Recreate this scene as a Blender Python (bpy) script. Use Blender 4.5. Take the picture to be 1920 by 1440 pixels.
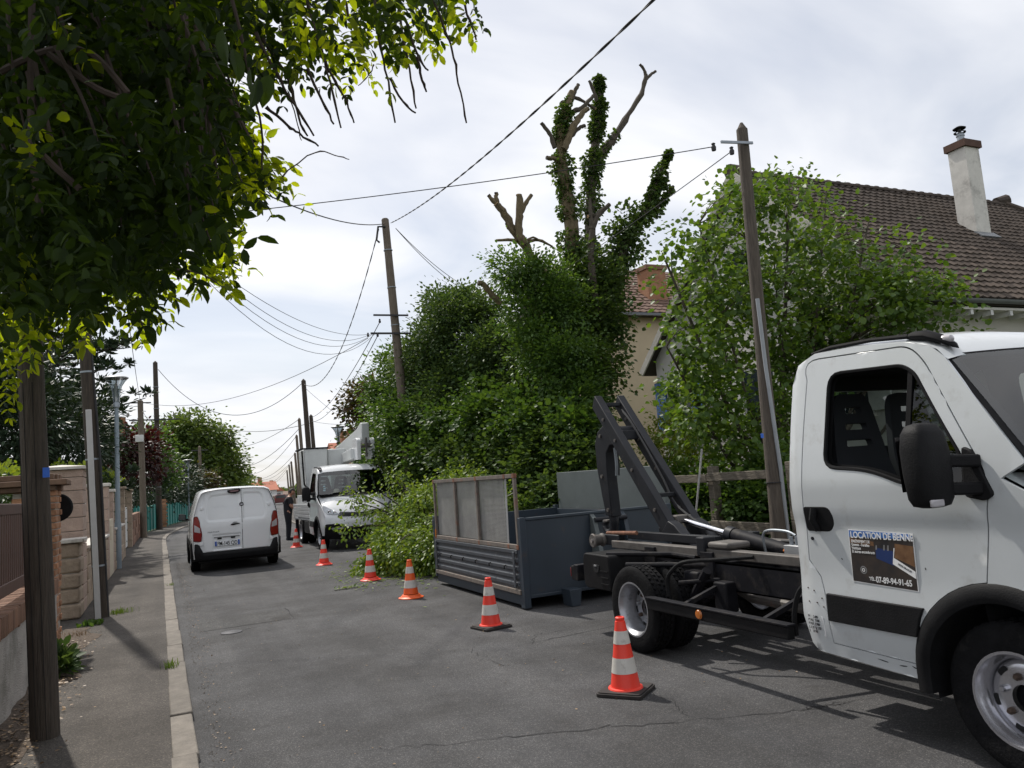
import bpy, bmesh, math, random
import numpy as np
from mathutils import Vector, Matrix, geometry
random.seed(5); rng = np.random.default_rng(5)
R = math.radians
scene = bpy.context.scene
C = scene.collection
for o in list(bpy.data.objects): bpy.data.objects.remove(o)

# ------------------------------------------------------------------ camera
FPX, CAMH = 1443.0, 1.6            # focal length in photo pixels, eye height
PSI, TH, ROLL = R(24.54), R(6.80), R(4.2)
def cam_axes():
    F = np.array([math.sin(PSI)*math.cos(TH), math.cos(PSI)*math.cos(TH), math.sin(TH)])
    Rt = np.array([math.cos(PSI), -math.sin(PSI), 0.0]); U = np.cross(Rt, F)
    c, s = math.cos(ROLL), math.sin(ROLL)
    return F, c*Rt - s*U, s*Rt + c*U
AF, AR, AU = cam_axes()
cam_data = bpy.data.cameras.new('camera')
cam = bpy.data.objects.new('camera', cam_data); C.objects.link(cam)
cam.matrix_world = Matrix(((AR[0], AU[0], -AF[0], 0), (AR[1], AU[1], -AF[1], 0), (AR[2], AU[2], -AF[2], CAMH), (0, 0, 0, 1)))
cam_data.sensor_width = 36.0; cam_data.lens = FPX/1920*36.0
cam_data.clip_start = 0.05; cam_data.clip_end = 2000
scene.camera = cam
# survey helpers: a direction measured in the photograph meets a known plane of the street
def ray(x, y): return AF + AR*(x-960)/FPX + AU*(720-y)/FPX
def atY(x, y, Y): d = ray(x, y); return np.array([0, 0, CAMH]) + d*(Y/d[1])
def atX(x, y, X): d = ray(x, y); return np.array([0, 0, CAMH]) + d*(X/d[0])
def G(x, y, z=0.0): d = ray(x, y); return np.array([0, 0, CAMH]) + d*((z-CAMH)/d[2])

# ------------------------------------------------------------------ sky, sun, exposure
SUN_EL = R(54); SUN_AZ = (-0.24, 0.97)       # towards the sun, seen from above
world = bpy.data.worlds.new('World'); scene.world = world; world.use_nodes = True
wn, wl = world.node_tree.nodes, world.node_tree.links
wn.clear()
wout = wn.new('ShaderNodeOutputWorld'); wbg = wn.new('ShaderNodeBackground'); wl.new(wbg.outputs[0], wout.inputs[0])
sky = wn.new('ShaderNodeTexSky'); sky.sky_type = 'NISHITA'; sky.sun_disc = False
sky.sun_elevation = SUN_EL; sky.sun_rotation = math.atan2(SUN_AZ[0], SUN_AZ[1])
sky.air_density = 1.0; sky.dust_density = 2.0; sky.ozone_density = 1.5
wbg.inputs[1].default_value = 0.1
tc = wn.new('ShaderNodeTexCoord'); sep = wn.new('ShaderNodeSeparateXYZ'); wl.new(tc.outputs['Generated'], sep.inputs[0])
def wmath(op, a, b=None, c=None):
    n = wn.new('ShaderNodeMath'); n.operation = op
    for i, v in enumerate((a, b, c)):
        if v is None: continue
        if isinstance(v, (int, float)): n.inputs[i].default_value = v
        else: wl.new(v, n.inputs[i])
    return n.outputs[0]
zz = wmath('ADD', wmath('MAXIMUM', sep.outputs['Z'], 0.0), 0.22)
cmb = wn.new('ShaderNodeCombineXYZ'); wl.new(wmath('DIVIDE', sep.outputs['X'], zz), cmb.inputs[0]); wl.new(wmath('DIVIDE', sep.outputs['Y'], zz), cmb.inputs[1])
wmap = wn.new('ShaderNodeMapping'); wmap.inputs['Rotation'].default_value = (0, 0, R(-30)); wmap.inputs['Scale'].default_value = (0.75, 1.25, 1); wl.new(cmb.outputs[0], wmap.inputs[0])
wno = wn.new('ShaderNodeTexNoise'); wno.inputs['Scale'].default_value = 1.5; wno.inputs['Detail'].default_value = 6; wno.inputs['Roughness'].default_value = 0.48; wno.inputs['Distortion'].default_value = 0.6
wl.new(wmap.outputs[0], wno.inputs['Vector'])
wr = wn.new('ShaderNodeValToRGB'); wr.color_ramp.elements[0].position = 0.34; wr.color_ramp.elements[0].color = (0.48,)*3+(1,); wr.color_ramp.elements[1].position = 0.60; wr.color_ramp.elements[1].color = (0.985,)*3+(1,)
wl.new(wno.outputs['Fac'], wr.inputs[0])
wmx = wn.new('ShaderNodeMixRGB'); wl.new(wr.outputs[0], wmx.inputs[0]); wl.new(sky.outputs[0], wmx.inputs[1])
# cloud brightness varies with its own thickness
wno2 = wn.new('ShaderNodeTexNoise'); wno2.inputs['Scale'].default_value = 2.3; wno2.inputs['Detail'].default_value = 5; wl.new(wmap.outputs[0], wno2.inputs['Vector'])
wr2 = wn.new('ShaderNodeValToRGB'); wr2.color_ramp.elements[0].position = 0.3; wr2.color_ramp.elements[0].color = (8.2, 8.4, 8.95, 1); wr2.color_ramp.elements[1].position = 0.66; wr2.color_ramp.elements[1].color = (9.7, 9.75, 9.95, 1)
wl.new(wno2.outputs['Fac'], wr2.inputs[0]); wl.new(wr2.outputs[0], wmx.inputs[2]); wl.new(wmx.outputs[0], wbg.inputs[0])

sun_data = bpy.data.lights.new('sun', 'SUN'); sun_data.energy = 3.4; sun_data.angle = R(1.2); sun_data.color = (1.0, 0.95, 0.87)
sun = bpy.data.objects.new('sun', sun_data); C.objects.link(sun)
sun_dir = Vector((-SUN_AZ[0]*math.cos(SUN_EL), -SUN_AZ[1]*math.cos(SUN_EL), -math.sin(SUN_EL)))
sun.rotation_euler = sun_dir.to_track_quat('-Z', 'Y').to_euler(); sun.location = (-5, 20, 30)
scene.view_settings.view_transform = 'Standard'; scene.view_settings.look = 'None'
scene.view_settings.exposure = 0.16; scene.view_settings.gamma = 1.0; scene.view_settings.use_curve_mapping = False
scene.render.engine = 'CYCLES'
scene.cycles.use_denoising = True
scene.cycles.max_bounces = 8; scene.cycles.transparent_max_bounces = 12; scene.cycles.diffuse_bounces = 3; scene.cycles.glossy_bounces = 3
scene.cycles.caustics_reflective = False; scene.cycles.caustics_refractive = False

# ------------------------------------------------------------------ materials
MATS = {}
def lin(r, g, b): return tuple(((c/255)/12.92 if c/255 <= .04045 else ((c/255+.055)/1.055)**2.4) for c in (r, g, b))
def mat(name, col, rough=0.6, metal=0.0, var=0.12, vscale=6.0, bump=0.0, bscale=40.0, spec=0.5, col2=None, stretch=None, coat=0.0, dirt=None, objrand=0.0):
    m = bpy.data.materials.new(name); MATS[name] = m; m.use_nodes = True
    n, l = m.node_tree.nodes, m.node_tree.links; b = n['Principled BSDF']
    b.inputs['Roughness'].default_value = rough; b.inputs['Metallic'].default_value = metal
    b.inputs['Specular IOR Level'].default_value = spec; b.inputs['Coat Weight'].default_value = coat; b.inputs['Coat Roughness'].default_value = 0.08
    t = n.new('ShaderNodeTexCoord'); mp = n.new('ShaderNodeMapping'); l.new(t.outputs['Object'], mp.inputs[0])
    if stretch: mp.inputs['Scale'].default_value = stretch
    ns = n.new('ShaderNodeTexNoise'); ns.inputs['Scale'].default_value = vscale; ns.inputs['Detail'].default_value = 6; ns.inputs['Roughness'].default_value = 0.62; l.new(mp.outputs[0], ns.inputs['Vector'])
    rp = n.new('ShaderNodeValToRGB'); c = np.array(col); c2 = np.array(col2) if col2 is not None else None
    a, d = (c*(1-var), np.minimum(c*(1+var), .95)) if c2 is None else (c, c2)
    rp.color_ramp.elements[0].position = 0.3; rp.color_ramp.elements[1].position = 0.7
    rp.color_ramp.elements[0].color = (*a, 1); rp.color_ramp.elements[1].color = (*d, 1)
    l.new(ns.outputs['Fac'], rp.inputs[0]); src = rp.outputs[0]
    if dirt:
        dn = n.new('ShaderNodeTexNoise'); dn.inputs['Scale'].default_value = dirt[1]; dn.inputs['Detail'].default_value = 8; dn.inputs['Roughness'].default_value = .7; l.new(t.outputs['Object'], dn.inputs['Vector'])
        dr = n.new('ShaderNodeValToRGB'); dr.color_ramp.elements[0].position = dirt[2]; dr.color_ramp.elements[0].color = (0, 0, 0, 1); dr.color_ramp.elements[1].position = min(1, dirt[2]+.15); dr.color_ramp.elements[1].color = (dirt[3],)*3+(1,)
        l.new(dn.outputs['Fac'], dr.inputs[0]); mx = n.new('ShaderNodeMixRGB'); l.new(dr.outputs[0], mx.inputs[0]); l.new(src, mx.inputs[1]); mx.inputs[2].default_value = (*dirt[0], 1); src = mx.outputs[0]
    if objrand:
        oi = n.new('ShaderNodeObjectInfo'); hs = n.new('ShaderNodeHueSaturation'); ma = n.new('ShaderNodeMapRange'); ma.inputs['To Min'].default_value = 1-objrand; ma.inputs['To Max'].default_value = 1+objrand
        l.new(oi.outputs['Random'], ma.inputs[0]); l.new(ma.outputs[0], hs.inputs['Value']); l.new(src, hs.inputs['Color']); src = hs.outputs[0]
    l.new(src, b.inputs['Base Color'])
    if bump:
        bn = n.new('ShaderNodeTexNoise'); bn.inputs['Scale'].default_value = bscale; bn.inputs['Detail'].default_value = 5; l.new(mp.outputs[0], bn.inputs['Vector'])
        bu = n.new('ShaderNodeBump'); bu.inputs['Strength'].default_value = bump; bu.inputs['Distance'].default_value = 0.02; l.new(bn.outputs['Fac'], bu.inputs['Height']); l.new(bu.outputs[0], b.inputs['Normal'])
    return m
def leafmat(name, c1, c2, trans=0.4, tcol=None, rough=0.45, spec=0.35):
    m = bpy.data.materials.new(name); MATS[name] = m; m.use_nodes = True
    n, l = m.node_tree.nodes, m.node_tree.links; b = n['Principled BSDF']; out = n['Material Output']
    g = n.new('ShaderNodeNewGeometry'); oi = n.new('ShaderNodeObjectInfo'); ad = n.new('ShaderNodeMath'); ad.operation = 'ADD'; fr = n.new('ShaderNodeMath'); fr.operation = 'FRACT'
    l.new(g.outputs['Random Per Island'], ad.inputs[0]); l.new(oi.outputs['Random'], ad.inputs[1]); l.new(ad.outputs[0], fr.inputs[0])
    rp = n.new('ShaderNodeValToRGB'); rp.color_ramp.elements[0].color = (*c1, 1); rp.color_ramp.elements[1].color = (*c2, 1); l.new(fr.outputs[0], rp.inputs[0])
    l.new(rp.outputs[0], b.inputs['Base Color']); b.inputs['Roughness'].default_value = rough; b.inputs['Specular IOR Level'].default_value = spec
    tr = n.new('ShaderNodeBsdfTranslucent'); hs = n.new('ShaderNodeMixRGB'); hs.blend_type = 'MULTIPLY'; hs.inputs[0].default_value = 1; l.new(rp.outputs[0], hs.inputs[1]); hs.inputs[2].default_value = (*(tcol or (2.2, 2.0, 0.9)), 1)
    l.new(hs.outputs[0], tr.inputs[0]); mx = n.new('ShaderNodeMixShader'); mx.inputs[0].default_value = trans; l.new(b.outputs[0], mx.inputs[1]); l.new(tr.outputs[0], mx.inputs[2]); l.new(mx.outputs[0], out.inputs[0])
    return m
def glassmat(name, tint, gloss=0.12, rough=0.02, refl=1.0):
    m = bpy.data.materials.new(name); MATS[name] = m; m.use_nodes = True
    n, l = m.node_tree.nodes, m.node_tree.links; n.remove(n['Principled BSDF']); out = n['Material Output']
    tr = n.new('ShaderNodeBsdfTransparent'); tr.inputs[0].default_value = (*tint, 1); gl = n.new('ShaderNodeBsdfGlossy'); gl.inputs['Roughness'].default_value = rough; gl.inputs[0].default_value = (refl, refl, refl, 1)
    fn = n.new('ShaderNodeLayerWeight'); fn.inputs[0].default_value = .5; pw = n.new('ShaderNodeMath'); pw.operation = 'POWER'; l.new(fn.outputs['Facing'], pw.inputs[0]); pw.inputs[1].default_value = 5; ad = n.new('ShaderNodeMath'); ad.operation = 'MULTIPLY_ADD'; l.new(pw.outputs[0], ad.inputs[0]); ad.inputs[1].default_value = .9; ad.inputs[2].default_value = gloss; ad.use_clamp = True
    mx = n.new('ShaderNodeMixShader'); l.new(ad.outputs[0], mx.inputs[0]); l.new(tr.outputs[0], mx.inputs[1]); l.new(gl.outputs[0], mx.inputs[2]); l.new(mx.outputs[0], out.inputs[0])
    return m

# ------------------------------------------------------------------ building helpers
def origin(o):
    v = Vector((0, 0, 0))
    while o is not None: v = v + o.location; o = o.parent
    return v
def tag(o, label=None, cat=None, group=None, kind=None):
    if label: o['label'] = label
    if cat: o['category'] = cat
    if group: o['group'] = group
    if kind: o['kind'] = kind
    return o
def root(name, label, cat, loc, group=None):
    o = bpy.data.objects.new(name, None); C.objects.link(o); o.location = loc; o.empty_display_size = 0.2
    return tag(o, label, cat, group)
def finish(me, m, smooth, sharp=35):
    for mm in (m if isinstance(m, (list, tuple)) else [m]): me.materials.append(MATS[mm])
    if smooth:
        me.shade_smooth()
        me.set_sharp_from_angle(angle=R(sharp))
def link(name, me, parent=None, loc=None):
    o = bpy.data.objects.new(name, me); C.objects.link(o)
    if parent is not None: o.parent = parent
    if loc is not None: o.location = loc
    return o
class MB:
    def __init__(s): s.v = []; s.f = []; s.mi = []; s.cur = 0
    def add(s, vs, fs):
        k = len(s.v); s.v.extend([tuple(map(float, p)) for p in vs]); s.f.extend([tuple(i+k for i in f) for f in fs]); s.mi.extend([s.cur]*len(fs)); return s
    def box(s, x0, x1, y0, y1, z0, z1, M=None):
        vs = [(x, y, z) for z in (z0, z1) for y in (y0, y1) for x in (x0, x1)]
        if M is not None: vs = [M @ Vector(p) for p in vs]
        return s.add(vs, [(0, 2, 3, 1), (4, 5, 7, 6), (0, 1, 5, 4), (2, 6, 7, 3), (0, 4, 6, 2), (1, 3, 7, 5)])
    def bar(s, a, b, w, h=None, up=(0, 0, 1)):
        a, b = Vector(a), Vector(b); h = h or w; d = (b-a).normalized(); u = Vector(up)
        if abs(d.dot(u)) > .98: u = Vector((1, 0, 0))
        x = d.cross(u).normalized(); u = x.cross(d)
        vs = [p + x*sx*w/2 + u*sz*h/2 for p in (a, b) for sx, sz in ((-1, -1), (1, -1), (1, 1), (-1, 1))]
        return s.add(vs, [(0, 3, 2, 1), (4, 5, 6, 7), (0, 1, 5, 4), (1, 2, 6, 5), (2, 3, 7, 6), (3, 0, 4, 7)])
    def tube(s, pts, r, n=8, cap=True, closed=False, rough=0.0):
        pts = [Vector(p) for p in pts]; N = len(pts); rs = list(r) if hasattr(r, '__len__') else [r]*N
        d0 = (pts[1]-pts[0]).normalized(); u = Vector((0, 0, 1)) if abs(d0.z) < .9 else Vector((1, 0, 0)); vs = []
        for i, p in enumerate(pts):
            d = ((pts[(i+1) % N]-pts[i-1]) if closed or 0 < i < N-1 else (pts[1]-pts[0] if i == 0 else pts[-1]-pts[-2])).normalized()
            x = d.cross(u)
            if x.length < 1e-4: x = d.cross(Vector((0, 1, 0)))
            x.normalize(); u = x.cross(d)
            for k in range(n):
                a = 2*math.pi*k/n; vs.append(p + (x*math.cos(a) + u*math.sin(a))*rs[i]*(1+(rng.normal(0, rough) if rough else 0)))
        fs = [(i*n+k, i*n+(k+1) % n, ((i+1) % N)*n+(k+1) % n, ((i+1) % N)*n+k) for i in range(N if closed else N-1) for k in range(n)]
        if cap and not closed: fs += [tuple(range(n-1, -1, -1)), tuple((N-1)*n+k for k in range(n))]
        return s.add(vs, fs)
    def lathe(s, prof, c=(0, 0, 0), axis='z', n=24, cap=False):
        vs = []
        for r_, h in prof:
            for k in range(n):
                a = 2*math.pi*k/n; x, y = r_*math.cos(a), r_*math.sin(a)
                vs.append((c[0]+x, c[1]+y, c[2]+h) if axis == 'z' else (c[0]+h, c[1]+x, c[2]+y) if axis == 'x' else (c[0]+y, c[1]+h, c[2]+x))
        m = len(prof); fs = [(i*n+k, i*n+(k+1) % n, (i+1)*n+(k+1) % n, (i+1)*n+k) for i in range(m-1) for k in range(n)]
        if cap: fs += [tuple(range(n-1, -1, -1)), tuple((m-1)*n+k for k in range(n))]
        return s.add(vs, fs)
    def grid(s, rows):
        nr, nc = len(rows), len(rows[0]); vs = [p for r_ in rows for p in r_]
        return s.add(vs, [(i*nc+j, i*nc+j+1, (i+1)*nc+j+1, (i+1)*nc+j) for i in range(nr-1) for j in range(nc-1)])
    def prism(s, poly, f0, f1):
        n = len(poly); vs = [f0(*p) for p in poly] + [f1(*p) for p in poly]
        return s.add(vs, [tuple(range(n-1, -1, -1)), tuple(range(n, 2*n))] + [(i, (i+1) % n, n+(i+1) % n, n+i) for i in range(n)])
    def panel(s, outline, mapf, holes=(), step=0.08):
        V, Fc = cdt(outline, holes, step); return s.add([mapf(x, y) for x, y in V], Fc)
    def build(s, name, m, parent=None, smooth=True, bevel=0, solid=0, sharp=35, local=False, seg=2, rec=True, offset=-1):
        me = bpy.data.meshes.new(name); o3 = Vector((0, 0, 0)) if local or parent is None else origin(parent)
        me.from_pydata([(p[0]-o3.x, p[1]-o3.y, p[2]-o3.z) for p in s.v], [], s.f)
        if isinstance(m, (list, tuple)): me.polygons.foreach_set('material_index', s.mi)
        if rec:
            bm = bmesh.new(); bm.from_mesh(me); bmesh.ops.recalc_face_normals(bm, faces=bm.faces); bm.to_mesh(me); bm.free()
        finish(me, m, smooth, sharp); o = link(name, me, parent)
        if solid: md = o.modifiers.new('solid', 'SOLIDIFY'); md.thickness = solid; md.offset = offset
        if solid and smooth: md = o.modifiers.new('split', 'EDGE_SPLIT'); md.split_angle = R(min(sharp, 50))
        if bevel: md = o.modifiers.new('bevel', 'BEVEL'); md.width = bevel; md.segments = seg; md.limit_method = 'ANGLE'; md.angle_limit = R(40)
        return o
def inpoly(x, y, P):
    c = False; j = len(P)-1
    for i in range(len(P)):
        if (P[i][1] > y) != (P[j][1] > y) and x < (P[j][0]-P[i][0])*(y-P[i][1])/(P[j][1]-P[i][1])+P[i][0]: c = not c
        j = i
    return c
def dense(P, step):
    out = []
    for i in range(len(P)):
        a, b = P[i], P[(i+1) % len(P)]; k = max(1, int(math.dist(a, b)/step))
        out += [(a[0]+(b[0]-a[0])*t/k, a[1]+(b[1]-a[1])*t/k) for t in range(k)]
    return out
def cdt(outline, holes=(), step=0.08):
    loops = [dense(outline, step)] + [dense(h, step) for h in holes]; vs = []; es = []
    for L in loops:
        k = len(vs); vs += [Vector(p) for p in L]; es += [(k+i, k+(i+1) % len(L)) for i in range(len(L))]
    xs = [p[0] for p in outline]; ys = [p[1] for p in outline]
    ny = int((max(ys)-min(ys))/step); nx = int((max(xs)-min(xs))/step)
    bnd = np.array([p for L in loops for p in L])
    for j in range(1, ny+1):
        for i in range(0, nx+1):
            x = min(xs)+(i+.5*(j % 2))*step; y = min(ys)+j*step
            if inpoly(x, y, outline) and not any(inpoly(x, y, h) for h in holes) and np.min((bnd[:, 0]-x)**2+(bnd[:, 1]-y)**2) > (step*.45)**2: vs.append(Vector((x, y)))
    r = geometry.delaunay_2d_cdt(vs, es, [], 0, 1e-5); V = [(p.x, p.y) for p in r[0]]; Fs = []
    for f in r[2]:
        cx = sum(V[i][0] for i in f)/len(f); cy = sum(V[i][1] for i in f)/len(f)
        if inpoly(cx, cy, outline) and not any(inpoly(cx, cy, h) for h in holes): Fs.append(tuple(f))
    return V, Fs
def rnd(P, r, seg=4):
    """round the corners of a polygon; r is one radius or one per corner"""
    out = []; n = len(P); rs = r if hasattr(r, '__len__') else [r]*n
    for i in range(n):
        p, a, b = Vector(P[i]), Vector(P[i-1]), Vector(P[(i+1) % n]); d1, d2 = (a-p), (b-p); q = min(rs[i], d1.length*.48, d2.length*.48)
        if q < 1e-4: out.append(tuple(p)); continue
        s0, s1 = p+d1.normalized()*q, p+d2.normalized()*q
        for k in range(seg+1):
            t = k/seg; out.append(tuple(s0*(1-t)**2 + p*2*t*(1-t) + s1*t*t))
    return out
def spline(P, k=6):
    P = [np.array(p, float) for p in P]; out = []
    for i in range(len(P)-1):
        a, b, c, d = P[max(i-1, 0)], P[i], P[i+1], P[min(i+2, len(P)-1)]
        for j in range(k):
            t = j/k; out.append(.5*((2*b)+(-a+c)*t+(2*a-5*b+4*c-d)*t*t+(-a+3*b-3*c+d)*t**3))
    out.append(P[-1]); return out
def text(body, size, M, m, parent, bold=0.0, squash=1.0, align='LEFT', name='lettering', label=None):
    cu = bpy.data.curves.new(name, 'FONT'); cu.body = body; cu.size = size; cu.align_x = align; cu.offset = bold; cu.extrude = 0.0006
    t = bpy.data.objects.new(name, cu); C.objects.link(t); bpy.context.view_layer.update()
    me = bpy.data.meshes.new_from_object(t.evaluated_get(bpy.context.evaluated_depsgraph_get())); bpy.data.objects.remove(t)
    me.name = name; o3 = origin(parent); me.transform(Matrix.Translation(-o3) @ M @ Matrix.Diagonal((squash, 1, 1, 1)))
    me.materials.clear(); me.materials.append(MATS[m]); o = link(name, me, parent)
    if label: o['label'] = label
    return o
def frame_at(o, x, y):
    x = Vector(x).normalized(); y = Vector(y).normalized(); z = x.cross(y)
    return Matrix(((x.x, y.x, z.x, o[0]), (x.y, y.y, z.y, o[1]), (x.z, y.z, z.z, o[2]), (0, 0, 0, 1)))
def copy_tree(o, parent=None):
    c = o.copy(); C.objects.link(c); c.parent = parent
    for ch in list(o.children): copy_tree(ch, c)
    return c
# ---- foliage
LEAF = {'leaflet': (np.array([(0, 0, 0), (-.17, .17, .05), (-.245, .46, .07), (-.165, .78, .04), (0, 1, -.08), (.165, .78, .04), (.245, .46, .07), (.17, .17, .05), (0, .48, 0)]), [(0, 8, 2, 1), (8, 4, 3, 2), (0, 7, 6, 8), (8, 6, 5, 4)]),
        'oval': (np.array([(0, 0, 0), (-.30, .30, .07), (-.26, .68, .06), (0, 1, -.04), (.26, .68, .06), (.30, .30, .07)]), [(0, 5, 4, 3), (0, 3, 2, 1)]),
        'broad': (np.array([(0, 0, 0), (-.48, .30, .10), (-.36, .70, .06), (0, 1, -.06), (.36, .70, .06), (.48, .30, .10)]), [(0, 5, 4, 3), (0, 3, 2, 1)]),
        'thin': (np.array([(0, 0, 0), (-.16, .35, .04), (-.13, .7, .03), (0, 1, -.05), (.13, .7, .03), (.16, .35, .04)]), [(0, 5, 4, 3), (0, 3, 2, 1)]),
        'needle': (np.array([(-.05, 0, 0), (.05, 0, 0), (.035, 1, 0), (-.035, 1, 0)]), [(0, 1, 2, 3)])}
def unit(a): return a/np.maximum(np.linalg.norm(a, axis=1, keepdims=True), 1e-6)
def leaf_frames(D, flip=0.5):
    """D: growth direction per leaf -> rotation with random roll, upper side mostly up"""
    y = unit(D); up = unit(rng.normal(0, flip, D.shape)+np.array([0, 0, 1.0])); x = unit(np.cross(y, up)+1e-5); z = np.cross(x, y); return x, y, z
def leaf_mesh(name, P, D, size, m, parent=None, kind='oval', flip=0.5, stuff=False, jitter=.35):
    tv, tf = LEAF[kind]; n = len(P); s = (size*(1+rng.uniform(-jitter, jitter, n)))[:, None, None]
    x, y, z = leaf_frames(D, flip); L = tv[None]*s
    V = P[:, None]+L[..., :1]*x[:, None]+L[..., 1:2]*y[:, None]+L[..., 2:]*z[:, None]; V = V.reshape(-1, 3)
    if parent is not None: V = V-np.array(origin(parent))
    k = len(tv); nf = len(tf); idx = (np.array(tf)[None]+(np.arange(n)*k)[:, None, None]).reshape(-1)
    me = bpy.data.meshes.new(name); me.vertices.add(n*k); me.vertices.foreach_set('co', V.astype(np.float32).ravel())
    me.loops.add(len(idx)); me.loops.foreach_set('vertex_index', idx.astype(np.int32)); me.polygons.add(n*nf)
    me.polygons.foreach_set('loop_start', (np.arange(n*nf)*4).astype(np.int32)); me.polygons.foreach_set('loop_total', np.full(n*nf, 4, np.int32))
    me.update(calc_edges=True); me.materials.append(MATS[m]); o = link(name, me, parent)
    if stuff: o['kind'] = 'stuff'
    return o
def clump_points(lobes, per_area, leaves_per, spread, fill=0.25):
    """clumps spread over ellipsoid shells (and a few inside); returns leaf points and outward directions"""
    P, D = [], []
    for c, r in lobes:
        c = np.array(c, float); r = np.array(r if hasattr(r, '__len__') else (r, r, r), float)
        area = 4*math.pi*(((r[0]*r[1])**1.6+(r[0]*r[2])**1.6+(r[1]*r[2])**1.6)/3)**(1/1.6); n = max(4, int(area*per_area))
        d = unit(rng.normal(0, 1, (n, 3))); rad = np.where(rng.random(n) < fill, rng.uniform(.3, .8, n), rng.uniform(.8, 1.06, n))
        cc = c+d*r*rad[:, None]; k = rng.poisson(leaves_per, n)+2; rep = np.repeat(np.arange(n), k); off = rng.normal(0, 1, (len(rep), 3))*spread*rng.uniform(.6, 1.4, n)[rep][:, None]*np.array([1, 1, .75])
        P.append(cc[rep]+off); D.append(d[rep]*.8+unit(off)*.9+np.array([0, 0, -.25]))
    return np.concatenate(P), np.concatenate(D)
def limb(mb, pts, r0, r1, n=7, k=4):
    p = spline(pts, k); N = len(p); mb.tube([q+rng.normal(0, .12*r1 if 0 < i < N-1 else 0, 3) for i, q in enumerate(p)], [(r0+(r1-r0)*i/(N-1))*(1+(rng.normal(0, .09) if 0 < i < N-1 else 0)) for i in range(N)], n, rough=.09 if r1 > .02 else 0)
# ------------------------------------------------------------------ palette
mat('asphalt_dummy', (.06, .06, .06))
def asphalt(name, c, fleck, sc):
    m = mat(name, c, rough=.86, var=.10, vscale=.55, spec=.3); n, l = m.node_tree.nodes, m.node_tree.links; b = n['Principled BSDF']
    src = b.inputs['Base Color'].links[0].from_socket
    t = n.new('ShaderNodeTexCoord'); vo = n.new('ShaderNodeTexVoronoi'); vo.inputs['Scale'].default_value = sc; l.new(t.outputs['Object'], vo.inputs['Vector'])
    sp = n.new('ShaderNodeSeparateColor'); l.new(vo.outputs['Color'], sp.inputs[0])
    rp = n.new('ShaderNodeValToRGB'); rp.color_ramp.elements[0].position = .0; rp.color_ramp.elements[0].color = (.66, .66, .66, 1); rp.color_ramp.elements[1].position = 1; rp.color_ramp.elements[1].color = (fleck, fleck*.97, fleck*.92, 1)
    e = rp.color_ramp.elements.new(.8); e.color = (1.05, 1.05, 1.05, 1); l.new(sp.outputs[0], rp.inputs[0])
    mx = n.new('ShaderNodeMixRGB'); mx.blend_type = 'MULTIPLY'; mx.inputs[0].default_value = 1; l.new(src, mx.inputs[1]); l.new(rp.outputs[0], mx.inputs[2]); col = mx.outputs[0]
    # wide stains and worn wheel tracks with a shape of their own
    st = n.new('ShaderNodeTexNoise'); st.inputs['Scale'].default_value = .9; st.inputs['Detail'].default_value = 9; st.inputs['Roughness'].default_value = .68; l.new(t.outputs['Object'], st.inputs['Vector'])
    sr = n.new('ShaderNodeValToRGB'); sr.color_ramp.elements[0].position = .38; sr.color_ramp.elements[0].color = (.70, .69, .68, 1); sr.color_ramp.elements[1].position = .62; sr.color_ramp.elements[1].color = (1.16, 1.16, 1.17, 1); l.new(st.outputs['Fac'], sr.inputs[0])
    m2 = n.new('ShaderNodeMixRGB'); m2.blend_type = 'MULTIPLY'; m2.inputs[0].default_value = 1; l.new(col, m2.inputs[1]); l.new(sr.outputs[0], m2.inputs[2])
    # tyre-polished lanes run along the street; a few oil spots
    mp = n.new('ShaderNodeMapping'); mp.inputs['Scale'].default_value = (1.3, .05, 1); l.new(t.outputs['Object'], mp.inputs[0]); ln = n.new('ShaderNodeTexNoise'); ln.inputs['Scale'].default_value = 1.6; ln.inputs['Detail'].default_value = 4; l.new(mp.outputs[0], ln.inputs['Vector'])
    lr = n.new('ShaderNodeValToRGB'); lr.color_ramp.elements[0].position = .36; lr.color_ramp.elements[0].color = (.84, .84, .84, 1); lr.color_ramp.elements[1].position = .64; lr.color_ramp.elements[1].color = (1.13, 1.12, 1.10, 1); l.new(ln.outputs['Fac'], lr.inputs[0]); m3 = n.new('ShaderNodeMixRGB'); m3.blend_type = 'MULTIPLY'; m3.inputs[0].default_value = 1; l.new(m2.outputs[0], m3.inputs[1]); l.new(lr.outputs[0], m3.inputs[2])
    ov_ = n.new('ShaderNodeTexVoronoi'); ov_.inputs['Scale'].default_value = .55; l.new(t.outputs['Object'], ov_.inputs['Vector']); on = n.new('ShaderNodeTexNoise'); on.inputs['Scale'].default_value = 5; l.new(t.outputs['Object'], on.inputs['Vector']); oa = n.new('ShaderNodeMath'); oa.operation = 'MULTIPLY_ADD'; l.new(on.outputs['Fac'], oa.inputs[0]); oa.inputs[1].default_value = .35; l.new(ov_.outputs['Distance'], oa.inputs[2])
    orr = n.new('ShaderNodeValToRGB'); orr.color_ramp.elements[0].position = .22; orr.color_ramp.elements[0].color = (.62, .60, .58, 1); orr.color_ramp.elements[1].position = .33; orr.color_ramp.elements[1].color = (1, 1, 1, 1); l.new(oa.outputs[0], orr.inputs[0]); m4 = n.new('ShaderNodeMixRGB'); m4.blend_type = 'MULTIPLY'; m4.inputs[0].default_value = 1; l.new(m3.outputs[0], m4.inputs[1]); l.new(orr.outputs[0], m4.inputs[2]); l.new(m4.outputs[0], b.inputs['Base Color'])
    bu = n.new('ShaderNodeBump'); bu.inputs['Strength'].default_value = .55; bu.inputs['Distance'].default_value = .006; l.new(vo.outputs['Distance'], bu.inputs['Height']); l.new(bu.outputs[0], b.inputs['Normal'])
    return m
asphalt('road', (.071, .071, .074), 2.1, 170)
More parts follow.
